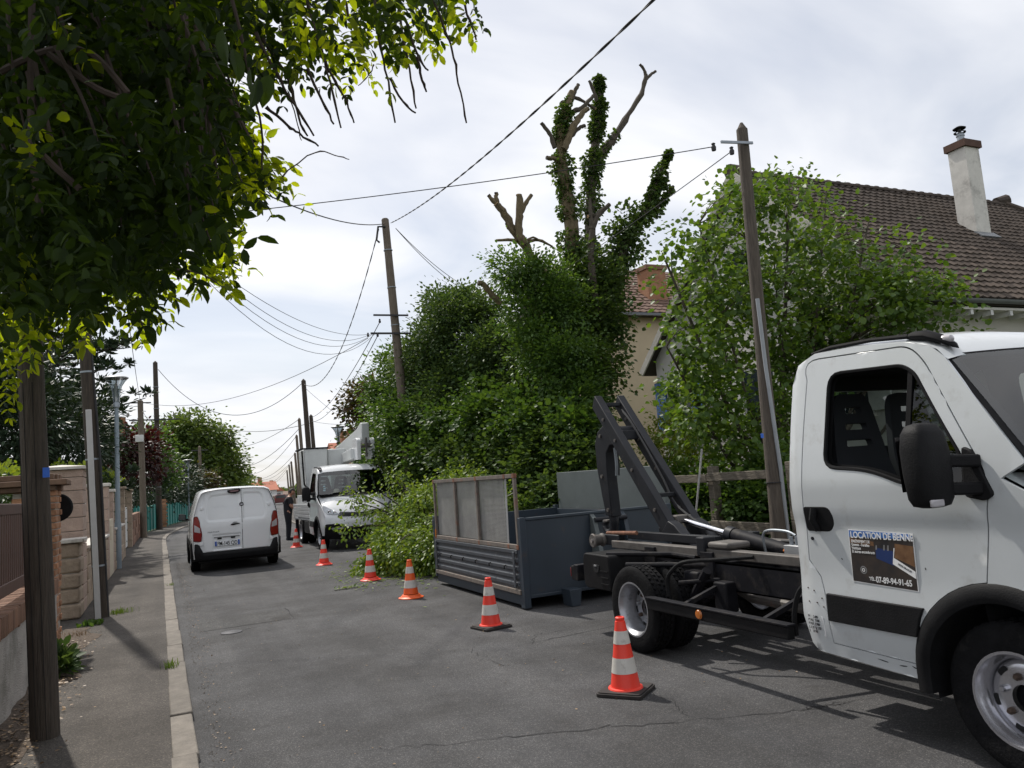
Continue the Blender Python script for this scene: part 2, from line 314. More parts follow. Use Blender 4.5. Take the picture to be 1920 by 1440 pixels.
asphalt('pave', (.078, .070, .063), 1.9, 130)
asphalt('patch', (.066, .066, .067), 2.0, 120)
mat('crack', (.012, .012, .013), rough=.95)
mat('kerb', (.175, .155, .132), rough=.85, var=.22, vscale=9, bump=.5, bscale=60, objrand=.14)
mat('soil', (.085, .062, .045), rough=.95, var=.4, vscale=14, bump=.8, bscale=30)
mat('ground', (.07, .085, .04), rough=.95, var=.3, vscale=.4)
mat('render_white', (.42, .39, .36), rough=.92, var=.14, vscale=5, bump=.9, bscale=90, dirt=((.12, .12, .09), 1.6, .5, .55))
mat('brick', (.30, .135, .075), rough=.88, col2=(.42, .23, .13), vscale=3, bump=.5, bscale=50, objrand=.3)
mat('brick_dark', (.16, .085, .055), rough=.88, col2=(.24, .13, .08), vscale=3, bump=.5, bscale=50, objrand=.3)
mat('mortar', (.36, .33, .29), rough=.95, var=.15, bump=.4)
mat('stone', (.40, .31, .235), rough=.92, var=.2, vscale=7, bump=1.0, bscale=16, objrand=.1)
mat('stone_smooth', (.44, .325, .265), rough=.9, var=.12, vscale=9, bump=.5, bscale=40, objrand=.07)
mat('capstone', (.62, .58, .53), rough=.8, var=.12, dirt=((.2, .18, .15), 5, .55, .5))
mat('wood_brown', (.085, .040, .028), rough=.62, var=.2, stretch=(3, 3, 1), objrand=.1)
mat('wood_cap', (.14, .085, .055), rough=.8, var=.3, vscale=8, objrand=.2)
mat('pole_wood', (.105, .082, .062), rough=.88, col2=(.20, .165, .13), vscale=5, stretch=(9, 9, .7), bump=.8, bscale=10)
mat('pole_dark', (.036, .029, .023), rough=.9, col2=(.082, .064, .049), vscale=5, stretch=(9, 9, .7), bump=.8, bscale=10)
mat('pole_grey', (.062, .050, .040), rough=.9, col2=(.125, .103, .083), vscale=5, stretch=(9, 9, .7), bump=.8, bscale=10)
mat('rail_wood', (.10, .085, .065), rough=.9, col2=(.19, .165, .13), vscale=4, stretch=(6, .8, 6), bump=.8, bscale=12)
mat('galva', (.30, .33, .36), rough=.5, metal=.6, var=.1)
mat('lamp_grey', (.24, .29, .33), rough=.5, var=.08)
mat('pvc', (.46, .45, .44), rough=.55, var=.06)
mat('conduit', (.30, .32, .34), rough=.6, var=.08)
mat('steel_dark', (.05, .05, .055), rough=.55, metal=.5)
mat('cable', (.03, .03, .032), rough=.7)
mat('teal', (.005, .19, .165), rough=.55, var=.15, objrand=.12)
mat('cream', (.60, .53, .41), rough=.85, var=.08, bump=.2)
mat('blue_tag', (.02, .12, .55), rough=.4)
# vehicles
mat('white_paint', (.565, .59, .605), rough=.30, var=.035, vscale=2.2, coat=.6, dirt=((.26, .235, .20), 5.0, .57, .32))
mat('sill_dirty', (.42, .42, .41), rough=.5, var=.15, vscale=9, dirt=((.09, .08, .07), 7, .48, .75))
mat('white_clean', (.73, .745, .76), rough=.25, var=.02, vscale=1.5, coat=.7)
mat('black_plastic', (.011, .011, .012), rough=.6, spec=.14, var=.25, vscale=8, bump=.15, bscale=120)
mat('black_gloss', (.008, .008, .010), rough=.15, coat=.5)
mat('rubber', (.009, .009, .010), rough=.7, spec=.12, var=.25, vscale=12)
mat('tyre', (.010, .010, .011), rough=.85, spec=.1, var=.35, vscale=14, bump=.3, bscale=70, dirt=((.06, .055, .05), 6, .56, .35))
mat('rim', (.42, .43, .46), rough=.38, metal=.75, var=.12, vscale=10, dirt=((.09, .085, .08), 9, .52, .6))
mat('rim_clean', (.60, .60, .64), rough=.22, metal=.85, var=.06, dirt=((.12, .11, .10), 9, .6, .5))
mat('nut', (.10, .07, .055), rough=.6, metal=.4)
mat('chrome', (.85, .85, .90), rough=.08, metal=1.0, var=.01)
mat('chassis', (.011, .011, .014), rough=.6, spec=.14, var=.3, vscale=6, dirt=((.06, .052, .045), 7, .52, .5))
mat('hook_steel', (.017, .018, .022), rough=.5, spec=.2, var=.2, vscale=5, dirt=((.11, .085, .07), 6, .6, .5))
mat('rail_steel', (.11, .10, .092), rough=.6, var=.3, vscale=8, metal=.2, dirt=((.2, .10, .06), 10, .6, .5))
mat('rust', (.19, .085, .05), rough=.85, var=.4, vscale=20)
mat('skip_dark', (.029, .041, .056), rough=.5, var=.12, vscale=2, dirt=((.085, .055, .04), 7, .60, .7))
mat('skip_grey', (.105, .122, .122), rough=.55, var=.12, vscale=3, dirt=((.28, .28, .27), 5, .6, .4))
mat('skip_rib', (.062, .070, .082), rough=.5, var=.12, dirt=((.22, .21, .2), 8, .55, .4))
mat('skip_frame', (.17, .145, .125), rough=.8, var=.25, vscale=14, dirt=((.24, .10, .055), 6, .56, .85))
mat('wire', (.33, .325, .31), rough=.6, metal=.3, var=.15)
mat('lens_red', (.20, .006, .008), rough=.2, coat=.6)
mat('lens_clear', (.42, .40, .42), rough=.2, coat=.6)
mat('lens_amber', (.55, .16, .02), rough=.25, coat=.4)
mat('lens_dark', (.10, .012, .016), rough=.2, coat=.6)
mat('headlight', (.30, .32, .34), rough=.12, metal=.5, coat=.8, var=.5, vscale=9)
mat('seat', (.008, .009, .013), rough=.8, var=.2)
mat('interior', (.006, .006, .007), rough=.8)
mat('alu', (.46, .47, .48), rough=.42, metal=.55, var=.1)
mat('box_grey', (.50, .52, .52), rough=.45, var=.06, dirt=((.3, .28, .25), 4, .58, .35))
mat('plate_white', (.72, .74, .76), rough=.3)
mat('ink', (.012, .012, .014), rough=.5)
mat('ink_soft', (.20, .21, .22), rough=.5)
mat('white_ink', (.80, .80, .80), rough=.45)
mat('plate_blue', (.02, .08, .36), rough=.35)
mat('poster_dark', (.020, .020, .024), rough=.35, col2=(.06, .045, .035), vscale=9)
mat('poster_blue', (.035, .13, .42), rough=.35, col2=(.10, .25, .60), vscale=4)
mat('poster_navy', (.018, .04, .14), rough=.35)
mat('poster_brown', (.12, .06, .03), rough=.35, col2=(.22, .12, .06), vscale=20)
mat('poster_grey', (.22, .22, .22), rough=.4)
mat('cone_red', (.92, .06, .035), rough=.45, var=.08, vscale=8, dirt=((.30, .07, .05), 14, .60, .6), objrand=.12)
mat('cone_orange', (.88, .13, .025), rough=.45, var=.08, vscale=8, dirt=((.30, .10, .05), 14, .60, .6))
mat('cone_white', (.60, .575, .53), rough=.5, var=.08, vscale=12, dirt=((.26, .22, .19), 16, .56, .6))
mat('cone_base', (.028, .024, .022), rough=.8, var=.3, vscale=14)
mat('paper_blue', (.45, .68, .78), rough=.5)
glassmat('glass', (.55, .62, .62), gloss=.10)
glassmat('glass_dark', (.16, .18, .18), gloss=.04)
glassmat('glass_clear', (.72, .76, .79), gloss=.14)
# buildings
mat('tile', (.050, .040, .034), rough=.85, spec=.25, col2=(.095, .074, .060), vscale=3.5, bump=.3, objrand=.28)
mat('tile_bed', (.05, .04, .035), rough=.9)
mat('tile_orange', (.13, .080, .058), rough=.85, col2=(.19, .115, .085), vscale=4, objrand=.2)
mat('roof_red', (.32, .10, .055), rough=.85, col2=(.42, .15, .09), vscale=2)
mat('wall_grey', (.47, .45, .41), rough=.92, var=.1, vscale=1.2, bump=.3, dirt=((.25, .24, .21), .8, .55, .3))
mat('wall_light', (.62, .60, .57), rough=.92, var=.08, vscale=1.2, dirt=((.3, .29, .27), 1.1, .55, .35))
mat('wall_yellow', (.64, .53, .36), rough=.92, var=.06, vscale=.8, bump=.2)
mat('chimney', (.60, .58, .54), rough=.92, var=.1, dirt=((.16, .15, .14), 1.8, .52, .6))
mat('shutter_blue', (.05, .13, .36), rough=.6)
mat('crown_clay', (.085, .045, .032), rough=.9, var=.2, vscale=5)
glassmat('lamp_glass', (.58, .63, .66), gloss=.22, rough=.12)
mat('gutter', (.16, .17, .18), rough=.5, metal=.4)
mat('window_dark', (.03, .04, .05), rough=.08, coat=.5)
mat('frame_white', (.66, .66, .65), rough=.5)
# clothing
mat('cloth_black', (.012, .013, .017), rough=.9, var=.3, vscale=12, bump=.3, bscale=30)
mat('skin', (.36, .18, .12), rough=.55, var=.1)
mat('hair', (.016, .012, .010), rough=.7)
# vegetation
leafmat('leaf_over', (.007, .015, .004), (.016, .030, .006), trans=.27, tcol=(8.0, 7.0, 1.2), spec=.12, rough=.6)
leafmat('leaf_young_lit', (.055, .085, .010), (.10, .125, .014), trans=.6, tcol=(6.2, 5.4, .8), spec=.15)  # young edge leaves, with the sunlit glow put into the colour
leafmat('leaf_ivy', (.030, .062, .016), (.078, .126, .034), trans=.3, rough=.5, spec=.25)
leafmat('leaf_laurel', (.034, .070, .022), (.082, .130, .044), trans=.26, rough=.5, spec=.25)
leafmat('leaf_mid', (.040, .090, .019), (.088, .155, .032), trans=.32)
leafmat('leaf_bright', (.046, .098, .016), (.098, .160, .027), trans=.36)
leafmat('leaf_maple', (.032, .074, .016), (.072, .128, .025), trans=.28, rough=.5, spec=.25)
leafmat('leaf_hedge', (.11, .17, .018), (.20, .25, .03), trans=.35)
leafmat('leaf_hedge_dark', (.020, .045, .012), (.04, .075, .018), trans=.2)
leafmat('leaf_red', (.026, .010, .009), (.048, .018, .014), trans=.25, tcol=(2.2, .9, .8))
leafmat('leaf_redgreen', (.060, .030, .018), (.06, .08, .022), trans=.25)
leafmat('leaf_pine', (.016, .034, .018), (.036, .060, .028), trans=.08)
leafmat('leaf_far', (.060, .105, .026), (.110, .155, .042), trans=.3)
leafmat('leaf_cut', (.075, .140, .022), (.165, .225, .040), trans=.34)
leafmat('grass', (.06, .12, .02), (.12, .17, .03), trans=.3)
leafmat('litter', (.16, .10, .05), (.30, .20, .11), trans=.1, tcol=(1, 1, 1))
mat('bark', (.050, .042, .033), rough=.92, col2=(.10, .082, .060), vscale=6, stretch=(4, 4, 1), bump=.9, bscale=14)
mat('bark_pale', (.085, .066, .038), rough=.9, col2=(.17, .13, .07), vscale=5, stretch=(4, 4, 1), bump=.7, bscale=14)
mat('bark_dark', (.035, .028, .024), rough=.92, var=.3, stretch=(4, 4, 1), bump=.6)
mat('cut_wood', (.40, .27, .14), rough=.85, var=.15)
mat('twig', (.060, .042, .034), rough=.85, var=.3)
# ================================================================== ground, road, pavements
PZ = 0.06                                            # pavement height
def bend(Y):                                         # the street swings right beyond the van
    t = max(0.0, Y-36.0); return 0.15*t - 0.15*9*(1-math.exp(-t/9))
def XL(Y): return 0.19 - .006*min(Y, 34) + bend(Y)   # road face of the left kerb
def XR(Y): return 5.75 + bend(Y)
def strip(name, fa, fb, z, m, ys, parent=None, kind='structure', nx=2):
    mb = MB(); mb.grid([[(fa(y)+(fb(y)-fa(y))*i/nx, y, z) for i in range(nx+1)] for y in ys]); o = mb.build(name, m, parent, smooth=False, rec=False)
    if kind and parent is None: o['kind'] = kind
    return o
YS = [-12, -6, 0, 4, 8, 12, 16, 20, 24, 28, 32, 36]+list(range(38, 64, 2))+list(range(66, 130, 8))+list(range(140, 420, 30))
strip('ground', lambda y: -500, lambda y: 500, -0.03, 'ground', [-60, 0, 60, 200, 500, 900])
road = strip('road', lambda y: XL(y)-.02, lambda y: XR(y)+.02, 0.0, 'road', YS, nx=4)
# repair patches and cracks in the asphalt
def flat(name, poly, z, m, parent): mb = MB(); mb.add([(x, y, z) for x, y in poly], [tuple(range(len(poly)))]); return mb.build(name, m, parent, smooth=False, rec=False)
def crack(pts, w, jag=.03, n=10):
    p = []
    for a, b in zip(pts[:-1], pts[1:]):
        a, b = np.array(a[:2]), np.array(b[:2]); p += [a+(b-a)*k/n for k in range(n)]
    p.append(np.array(pts[-1][:2])); p = [q+rng.normal(0, jag, 2) for q in p]; mb = MB(); L, Rr = [], []
    for i, q in enumerate(p):
        d = p[min(i+1, len(p)-1)]-p[max(i-1, 0)]; d = d/np.linalg.norm(d); nn = np.array([-d[1], d[0]]); ww = w*rng.uniform(.2, 1.0)*(1-abs(2*i/len(p)-1)**3)+.0008
        L.append((*(q+nn*ww), .004)); Rr.append((*(q-nn*ww), .004))
    mb.grid([L, Rr]); return mb.build('road_crack', 'crack', road, smooth=False, rec=False)
crack([G(660, 1412), G(900, 1388), G(1140, 1362), G(1330, 1350), G(1500, 1330), G(1640, 1308)], .005, .022)
crack([G(1300, 1350), G(1250, 1310), G(1180, 1290)], .003, .02)
crack([G(1500, 1330), G(1545, 1325), G(1590, 1318)], .0045, .02)
crack([G(430, 1158), G(480, 1148), G(535, 1140), G(555, 1162)], .006, .012)
crack([G(400, 1195), G(470, 1178), G(545, 1166)], .004, .012)
crack([G(990, 1210), G(1010, 1190), G(1060, 1182)], .003, .03)
crack([G(950, 1250), G(905, 1235), G(880, 1210)], .002, .03)
crack([G(400, 1075), G(340, 1065)], .008, .02)
crack([G(560, 1070), G(640, 1055)], .006, .02)
flat('road_patch', [tuple(G(*p)[:2]) for p in [(372, 1186), (545, 1160), (535, 1141), (374, 1164)]], .003, 'patch', road)
flat('road_patch', [(XL(y)+.02, y) for y in (26.2, 28.4)]+[(3.2, 28.6), (3.2, 26.3)], .003, 'patch', road)
for pts, w_ in (([(2.9, 6.9), (4.3, 7.05)], .02),): crack(pts, w_*.28, .008, 14)
n = 900; P = np.stack([rng.uniform(.35, 5.5, n), rng.uniform(4.2, 22, n), np.full(n, .006)], 1); P[:420, 0] = .26+np.abs(rng.normal(0, .10, 420)); o = leaf_mesh('road_debris', P, np.stack([rng.normal(0, 1, n), rng.normal(0, 1, n), np.full(n, .1)], 1), .016, 'litter', kind='oval', flip=.3); o['kind'] = 'stuff'
mb = MB()
for k in range(700):
    x, y = (.215+abs(rng.normal(0, .05)), rng.uniform(4.5, 22)) if k < 500 else (rng.uniform(.3, 5.5), rng.uniform(4.3, 14)); r0 = rng.uniform(.003, .008); mb.add([(x+r0*math.cos(a), y+r0*math.sin(a), .001) for a in (0, 1.6, 3.1, 4.7)]+[(x, y, r0*1.1)], [(0, 1, 4), (1, 2, 4), (2, 3, 4), (3, 0, 4)])
o = mb.build('road_grit', 'kerb', None, smooth=False, rec=False); o['kind'] = 'stuff'
mh = MB(); c = G(434, 1186); mh.lathe([(.0, .012), (.075, .012), (.085, .008), (.12, .007), (.125, .002)], (c[0], c[1], 0.001), n=20); o = mh.build('valve_cover', 'steel_dark'); tag(o, 'small round iron valve cover set in the asphalt of the road', 'valve cover')
# left pavement: asphalt up to the garden walls, right pavement up to the rail fence
pave = strip('pavement_left', lambda y: -1.35+bend(y), lambda y: XL(y)-.15, PZ, 'pave', YS, nx=3)
strip('pavement_right', lambda y: XR(y)+.15, lambda y: XR(y)+1.9, PZ, 'pave', YS)
strip('garden_right', lambda y: XR(y)+1.85, lambda y: 120, PZ-.01, 'ground', YS)
strip('garden_left', lambda y: -120, lambda y: -1.3+bend(y), PZ-.01, 'ground', YS)
# kerb stones, each a piece of its own
kerb = bpy.data.objects.new('kerb_left', None); C.objects.link(kerb); kerb['kind'] = 'structure'
kerb2 = bpy.data.objects.new('kerb_right', None); C.objects.link(kerb2); kerb2['kind'] = 'structure'
ks = MB(); ks.box(-.155, 0, -.4965, .4965, -.2, .066); kmesh = ks.build('kerb_stone', 'kerb', bevel=.012, seg=2); kme = kmesh.data; bpy.data.objects.remove(kmesh)
def kerbline(f, par, y, yend, side):
    while y < yend:
        x0, x1 = f(y), f(y+1); a = math.atan2(-(x1-x0), 1); L = 1.0
        o = bpy.data.objects.new('kerb_stone', kme); C.objects.link(o); o.parent = par; o.location = ((x0+x1)/2+(.155 if side else 0)+rng.normal(0, .004), y+.5, rng.normal(0, .003)-.004); o.rotation_euler = (0, 0, a+rng.normal(0, .004)); o.scale = (1, math.hypot(1, x1-x0), 1)
        md = o.modifiers.new('bevel', 'BEVEL'); md.width = .012; md.segments = 2; y += 1.0
kerbline(XL, kerb, 1.37, 62, 0); kerbline(XR, kerb2, -4.0, 60, 1)
for nm, f, s in (('kerb_left', XL, 0), ('kerb_right', XR, 1)):   # far on the stones can no longer be told apart
    mb = MB(); ys = [62 if not s else 60]+list(range(70, 130, 8))+list(range(140, 420, 30)); mb.grid([[(f(y)-.155*(1-s), y, -.1), (f(y)-.155*(1-s), y, .066), (f(y)+.155*s, y, .066), (f(y)+.155*s, y, -.1)] for y in ys])
    mb.build('far_kerb', 'kerb', kerb if not s else kerb2, smooth=False)
# soil and litter at the foot of the wall
mb = MB(); ys = np.linspace(4.4, 11.6, 30); mb.grid([[(-1.2, y, PZ+.02), (-1.0+.05*math.sin(y*5), y, PZ+.012), (-.86+.10*math.sin(y*3.1)+.06*math.sin(y*7.7), y, PZ+.004)] for y in ys]); so = mb.build('soil_strip', 'soil', smooth=False, rec=False); so['kind'] = 'structure'
n = 700; P = np.stack([-1.08+np.abs(rng.normal(0, .17, n)), rng.uniform(4.6, 10.6, n)**1, np.full(n, PZ+.018)], 1); o = leaf_mesh('leaf_litter', P, np.stack([rng.normal(0, 1, n), rng.normal(0, 1, n), np.full(n, .1)], 1), .030, 'litter', kind='oval', flip=.25); o['kind'] = 'stuff'

# ================================================================== left-hand walls and fences
WX = -1.12
w = root('low_garden_wall', 'low rough rendered wall with brick coping under the brown slat fence', 'wall', (WX, 6.5, PZ))
mb = MB(); rows = []
for y in np.linspace(3.0, 9.98, 60): rows.append([(WX+.012*math.sin(y*9)+rng.normal(0, .004), y, z) for z in np.linspace(0.0, .705, 12)])
mb.grid(rows); mb.box(WX-.24, WX-.02, 3.0, 9.98, 0, .70); mb.build('render_coat', 'render_white', w)
bk = MB(); bk.box(-.30, .035, -.029, .029, .70, .858); bme = bk.build('brick', 'brick_dark', bevel=.006); bd = bme.data; bpy.data.objects.remove(bme)
mb = MB(); mb.box(WX-.29, WX+.02, 3.0, 9.98, .70, .845); mb.build('mortar_bed', 'mortar', w, smooth=False)
for i, y in enumerate(np.arange(4.0, 9.95, .068)):
    o = link('brick', bd, w, (0, y-6.5+rng.normal(0, .002), -PZ+rng.normal(0, .003))); md = o.modifiers.new('bevel', 'BEVEL'); md.width = .006
fe = root('slat_fence', 'dark brown wooden slat fence standing on the low rendered wall', 'fence', (WX, 6.5, .86))
for z0, z1, nm in ((.94, 1.04, 'lower_rail'), (1.585, 1.675, 'top_rail')): mb = MB(); mb.box(WX-.10, WX-.055, 3.2, 9.95, z0, z1); mb.build(nm, 'wood_brown', fe, bevel=.006)
for y in (3.6, 6.93, 9.7): mb = MB(); mb.box(WX-.125, WX-.045, y-.04, y+.04, .8585, 1.665 if y != 6.93 else 1.66); mb.build('post', 'wood_brown', fe, bevel=.006)
sl = MB(); sl.box(-.086, -.064, -.036, .036, .18, .73); so = sl.build('slat', 'wood_brown', bevel=.004); sd = so.data; bpy.data.objects.remove(so)
for y in np.arange(4.0, 9.7, .098):
    if min(abs(y-k) for k in (6.93, 9.7)) > .07: o = link('slat', sd, fe, (0, y-6.5, rng.normal(0, .002)))
# brick pier with staggered cap
bp = root('brick_pier', 'narrow reddish brick gate pier with staggered overhanging cap', 'gate pier', (WX-.16, 10.25, PZ))
mb = MB(); mb.box(WX-.41, WX-.005, 10.02, 10.42, 0, 1.80); mb.build('mortar_core', 'mortar', bp, smooth=False)
bk = MB(); bk.box(-.105, .105, -.05, .05, -.0315, .0315); t = bk.build('brick', 'brick', bevel=.006); bd2 = t.data; bpy.data.objects.remove(t)
for k in range(24):
    z = .06+.0365+k*.0735
    for (x, y, rz) in ([(WX-.0475, 10.10, 90), (WX-.0475, 10.325, 90), (WX-.22, 10.055, 0), (WX-.22, 10.385, 0), (WX-.37, 10.2, 90)] if k % 2 else [(WX-.095, 10.055, 0), (WX-.095, 10.385, 0), (WX-.0475, 10.22, 90), (WX-.31, 10.055, 0), (WX-.31, 10.385, 0)]):
        o = link('brick', bd2, bp, (x-(WX-.16)+rng.normal(0, .004), y-10.25+rng.normal(0, .004), z-PZ)); o.rotation_euler = (0, 0, R(rz)); md = o.modifiers.new('bevel', 'BEVEL'); md.width = .006
for (x0, x1, y0, y1, z0, z1) in ((WX-.62, WX+.02, 9.94, 10.5, 1.812, 1.868), (WX-.72, WX+.09, 9.90, 10.56, 1.872, 1.935), (WX-.58, WX-.01, 9.96, 10.48, 1.939, 2.0)):
    for j in range(3):
        dy = (y1-y0)/3; mb = MB(); mb.box(x0+rng.normal(0, .02), x1+rng.normal(0, .015), y0+j*dy+.004, y0+(j+1)*dy-.004, z0, z1); mb.build('cap_slab', 'wood_cap', bp, bevel=.008)
dk = MB(); dk.lathe([(0, 0), (.15, 0), (.165, .012), (.165, .05), (.15, .06), (0, .06)], (WX-.045, 10.52, 1.62), axis='y', n=28); o = dk.build('black_pier_disc', 'black_plastic', bp); o['label'] = 'round black disc fixed behind the brick pier'  # plain black disc of unknown purpose by the pier, not a lamp
# block pillars
def blocks(par, x0, x1, y0, y1, z0, zs, m, bev, rough=0.0):
    z = z0
    for h in zs:
        mb = MB(); mb.box(x0+rng.normal(0, rough), x1+rng.normal(0, rough), y0+rng.normal(0, rough), y1+rng.normal(0, rough), z+.005, z+h-.005); mb.build('stone_block', m, par, bevel=bev, seg=3); z += h
pl = root('smooth_block_pillar', 'tall pinkish smooth block pillar with flat white cap', 'gate pillar', (WX-.3, 13.55, PZ))
mb = MB(); mb.box(WX-.60, WX-.03, 13.28, 13.82, 0, 2.16); mb.build('mortar_core', 'mortar', pl, smooth=False)
blocks(pl, WX-.62, WX-.01, 13.26, 13.84, .06, [.20]*10+[.12], 'stone_smooth', .008)
mb = MB(); mb.prism([(WX-.67, 13.21), (WX+.04, 13.21), (WX+.04, 13.89), (WX-.67, 13.89)], lambda x, y: (x, y, 2.182), lambda x, y: (x, y, 2.22)); mb.add([(WX-.67, 13.21, 2.221), (WX+.04, 13.21, 2.221), (WX+.04, 13.89, 2.221), (WX-.67, 13.89, 2.221), (WX-.32, 13.55, 2.265)], [(0, 1, 4), (1, 2, 4), (2, 3, 4), (3, 0, 4)]); mb.build('cap', 'capstone', pl, smooth=False)
pl = root('rough_stone_pier', 'short rock-faced stone pier with white slab in front of the tall pillar', 'stone pier', (WX-.25, 12.85, PZ))
mb = MB(); mb.box(WX-.42, WX-.03, 12.68, 13.18, 0, 1.10); mb.build('mortar_core', 'mortar', pl, smooth=False)
blocks(pl, WX-.45, WX-.0, 12.65, 13.20, .06, [.21]*5, 'stone', .03, .008)
mb = MB(); mb.box(WX-.50, WX+.05, 12.60, 13.21, 1.115, 1.17); mb.build('cap', 'capstone', pl, bevel=.01)
# stone wall going on behind the leaning pole
def blockwall(name, label, y0, y1, h, m, cap, thick=.22, bl=.42, bh=.21, xoff=0):
    r_ = root(name, label, 'wall', (WX, (y0+y1)/2, PZ)); mb = MB(); mb.box(WX-thick+.02+xoff, WX-.02+xoff, y0, y1, 0, h+PZ-.005); mb.build('mortar_core', 'mortar', r_, smooth=False); z = PZ; k = 0
    while z < h+PZ-.03:
        y = y0-(bl/2 if k % 2 else 0)
        while y < y1:
            a, b = max(y, y0), min(y+bl, y1)
            if b-a > .05: mb = MB(); mb.box(WX-thick+xoff, WX+xoff+rng.normal(0, .006), a+.004, b-.004, z+.004, min(z+bh, h+PZ)-.004); mb.build('stone_block', m, r_, bevel=.015)
            y += bl
        z += bh; k += 1
    if cap: mb = MB(); mb.box(WX-thick-.03+xoff, WX+.03+xoff, y0+.001, y1-.001, h+PZ, h+PZ+.05); mb.build('cap', 'capstone', r_, bevel=.008)
    return r_
blockwall('stone_garden_wall', 'low rough stone wall with white cap behind the leaning pole', 13.9, 18.6, .90, 'stone', True)
def pillar(y, h, wd, name, label, m, cap='capstone', x=None):
    x = WX if x is None else x; r_ = root(name, label, 'gate pillar', (x-wd/2, y, PZ)); n = int(h/.22); mb = MB(); mb.box(x-wd+.02, x-.02, y-wd/2+.02, y+wd/2-.02, 0, PZ+h-.01); mb.build('mortar_core', 'mortar', r_, smooth=False)
    blocks(r_, x-wd, x, y-wd/2, y+wd/2, PZ, [h/n]*n, m, .008); mb = MB(); mb.box(x-wd-.04, x+.04, y-wd/2-.04, y+wd/2+.04, PZ+h, PZ+h+.07); mb.build('cap', cap, r_, bevel=.012); return r_
pillar(18.85, 1.95, .42, 'cream_block_pillar', 'pale block pillar with grey cap left of the street lamp', 'stone_smooth')
pillar(20.6, 1.85, .40, 'cream_block_pillar', 'pale block pillar just behind the street lamp post', 'stone_smooth')
pillar(26.0, 2.0, .45, 'ochre_gate_pillar', 'ochre gate pillar between the street lamp and the white gate', 'stone', 'stone')
pillar(31.5, 2.0, .45, 'ochre_gate_pillar', 'ochre gate pillar at the far end of the white gate', 'stone', 'stone')
g = root('cream_letterbox_panel', 'cream panel set low in the wall beside the street lamp', 'panel', (WX, 19.7, PZ)); mb = MB(); mb.box(WX-.2, WX-.001, 19.08, 20.38, PZ, 1.30); mb.build('plinth', 'cream', g, bevel=.01)
mb = MB(); mb.box(WX-.001, WX+.012, 19.4, 19.9, .85, 1.15); mb.build('letter_flap', 'cream', g, bevel=.004)
g = root('white_gate', 'plain white sheet gate between the two ochre pillars', 'gate', (WX-.2, 28.7, PZ))
for k in range(4): mb = MB(); mb.box(WX-.20, WX-.15, 26.27+k*1.255, 26.27+(k+1)*1.255-.03, .12, 1.50); mb.build('gate_panel', 'frame_white', g, bevel=.01)
blockwall('ochre_garden_wall', 'low ochre wall between the pale pillar and the ochre gate pillar', 20.9, 25.7, .95, 'stone', True, bl=.6)
blockwall('brown_garden_wall', 'brownish wall beyond the white gate beside the short pole', 31.8, 41.0, 1.15, 'brick_dark', False, bl=.6, bh=.3)
# teal fence that follows the bend of the pavement
tf = root('teal_fence', 'teal green sheeted fence along the bend of the pavement', 'fence', (-1.2, 52, PZ))
y = 41.4
while y < 92:
    x0, x1 = XL(y)-1.55, XL(y+1.2)-1.55
    if not (50.2 < y < 52.2): mb = MB(); mb.prism([(x0, y), (x1, y+1.17), (x1-.05, y+1.17), (x0-.05, y)], lambda a, b: (a, b, .1), lambda a, b: (a, b, 1.42+.05*math.sin(b*1.3))); mb.build('fence_panel', 'teal', tf, smooth=False)
    mb = MB(); mb.bar((x0+.03, y, .06), (x0+.03, y, 1.48), .05); mb.build('post', 'teal', tf, smooth=False)
    y += 1.2
bp = root('far_brick_pier', 'small brick pier in the middle of the teal fence', 'gate pier', (XL(51.3)-1.4, 51.3, PZ)); x = XL(51.3)-1.4
mb = MB(); mb.box(x-.24, x+.24, 51.06, 51.54, .06, 1.75); mb.build('mortar_core', 'mortar', bp, smooth=False)
for k in range(15):
    for j in (-1, 1):
        for (dx, dy, rz) in ((j*.13, -.22, 0), (j*.13, .22, 0), (.22, j*.13, 90)): o = link('brick', bd2, bp, (dx+(.03 if k % 2 else -.03), dy, .1+k*.11)); o.rotation_euler = (0, 0, R(rz)); o.scale = (1.15, 1, 1.5)

# ================================================================== poles and lamps
def pole(label, base, top, r0, r1, m='pole_wood', cap='cone', group=None, name='utility_pole'):
    b, t = Vector(base), Vector(top); r_ = root(name, label, 'pole', b, group); mb = MB(); N = 14; pts = [b+(t-b)*i/N for i in range(N+1)]; rs = [r0+(r1-r0)*(i/N)**.8 for i in range(N+1)]; rs = [q*(1+rng.normal(0, .012)) for q in rs]
    pts[0] = pts[0]-Vector((0, 0, .15)); mb.tube(pts, rs, 14)
    d = (t-b).normalized(); mb.tube([t-d*.01, t+d*(.10 if cap == 'cone' else .03)], [r1, .02 if cap == 'cone' else r1*.8], 14); mb.build('shaft', m, r_); return r_
def ring(par, base, top, f, r, m='galva', h=.025):
    b, t = Vector(base), Vector(top); p = b+(t-b)*f; d = (t-b).normalized(); mb = MB(); mb.tube([p-d*h/2, p+d*h/2], r, 16); return mb.build('band', m, par)
def crossarm(par, c, L, d=(1, 0, 0), t=.06):
    c = Vector(c); d = Vector(d).normalized(); mb = MB(); mb.bar(c-d*L/2, c+d*L/2, t, t); return mb.build('crossarm', 'steel_dark', par, smooth=False)
def insul(par, p):
    mb = MB(); mb.lathe([(0, -.06), (.03, -.05), (.035, 0), (.02, .03), (.03, .05), (0, .07)], p, n=8); return mb.build('clamp', 'cable', par)
B1 = G(86, 1382, PZ); T1 = atY(30, 20, B1[1]+.05); T1 = B1+(T1-B1)*1.15
p1 = pole('thick weathered pole standing nearest at the left edge under the leaves', B1, T1, .092, .076, 'pole_dark'); tgp = atY(84, 886, B1[1]-.08)
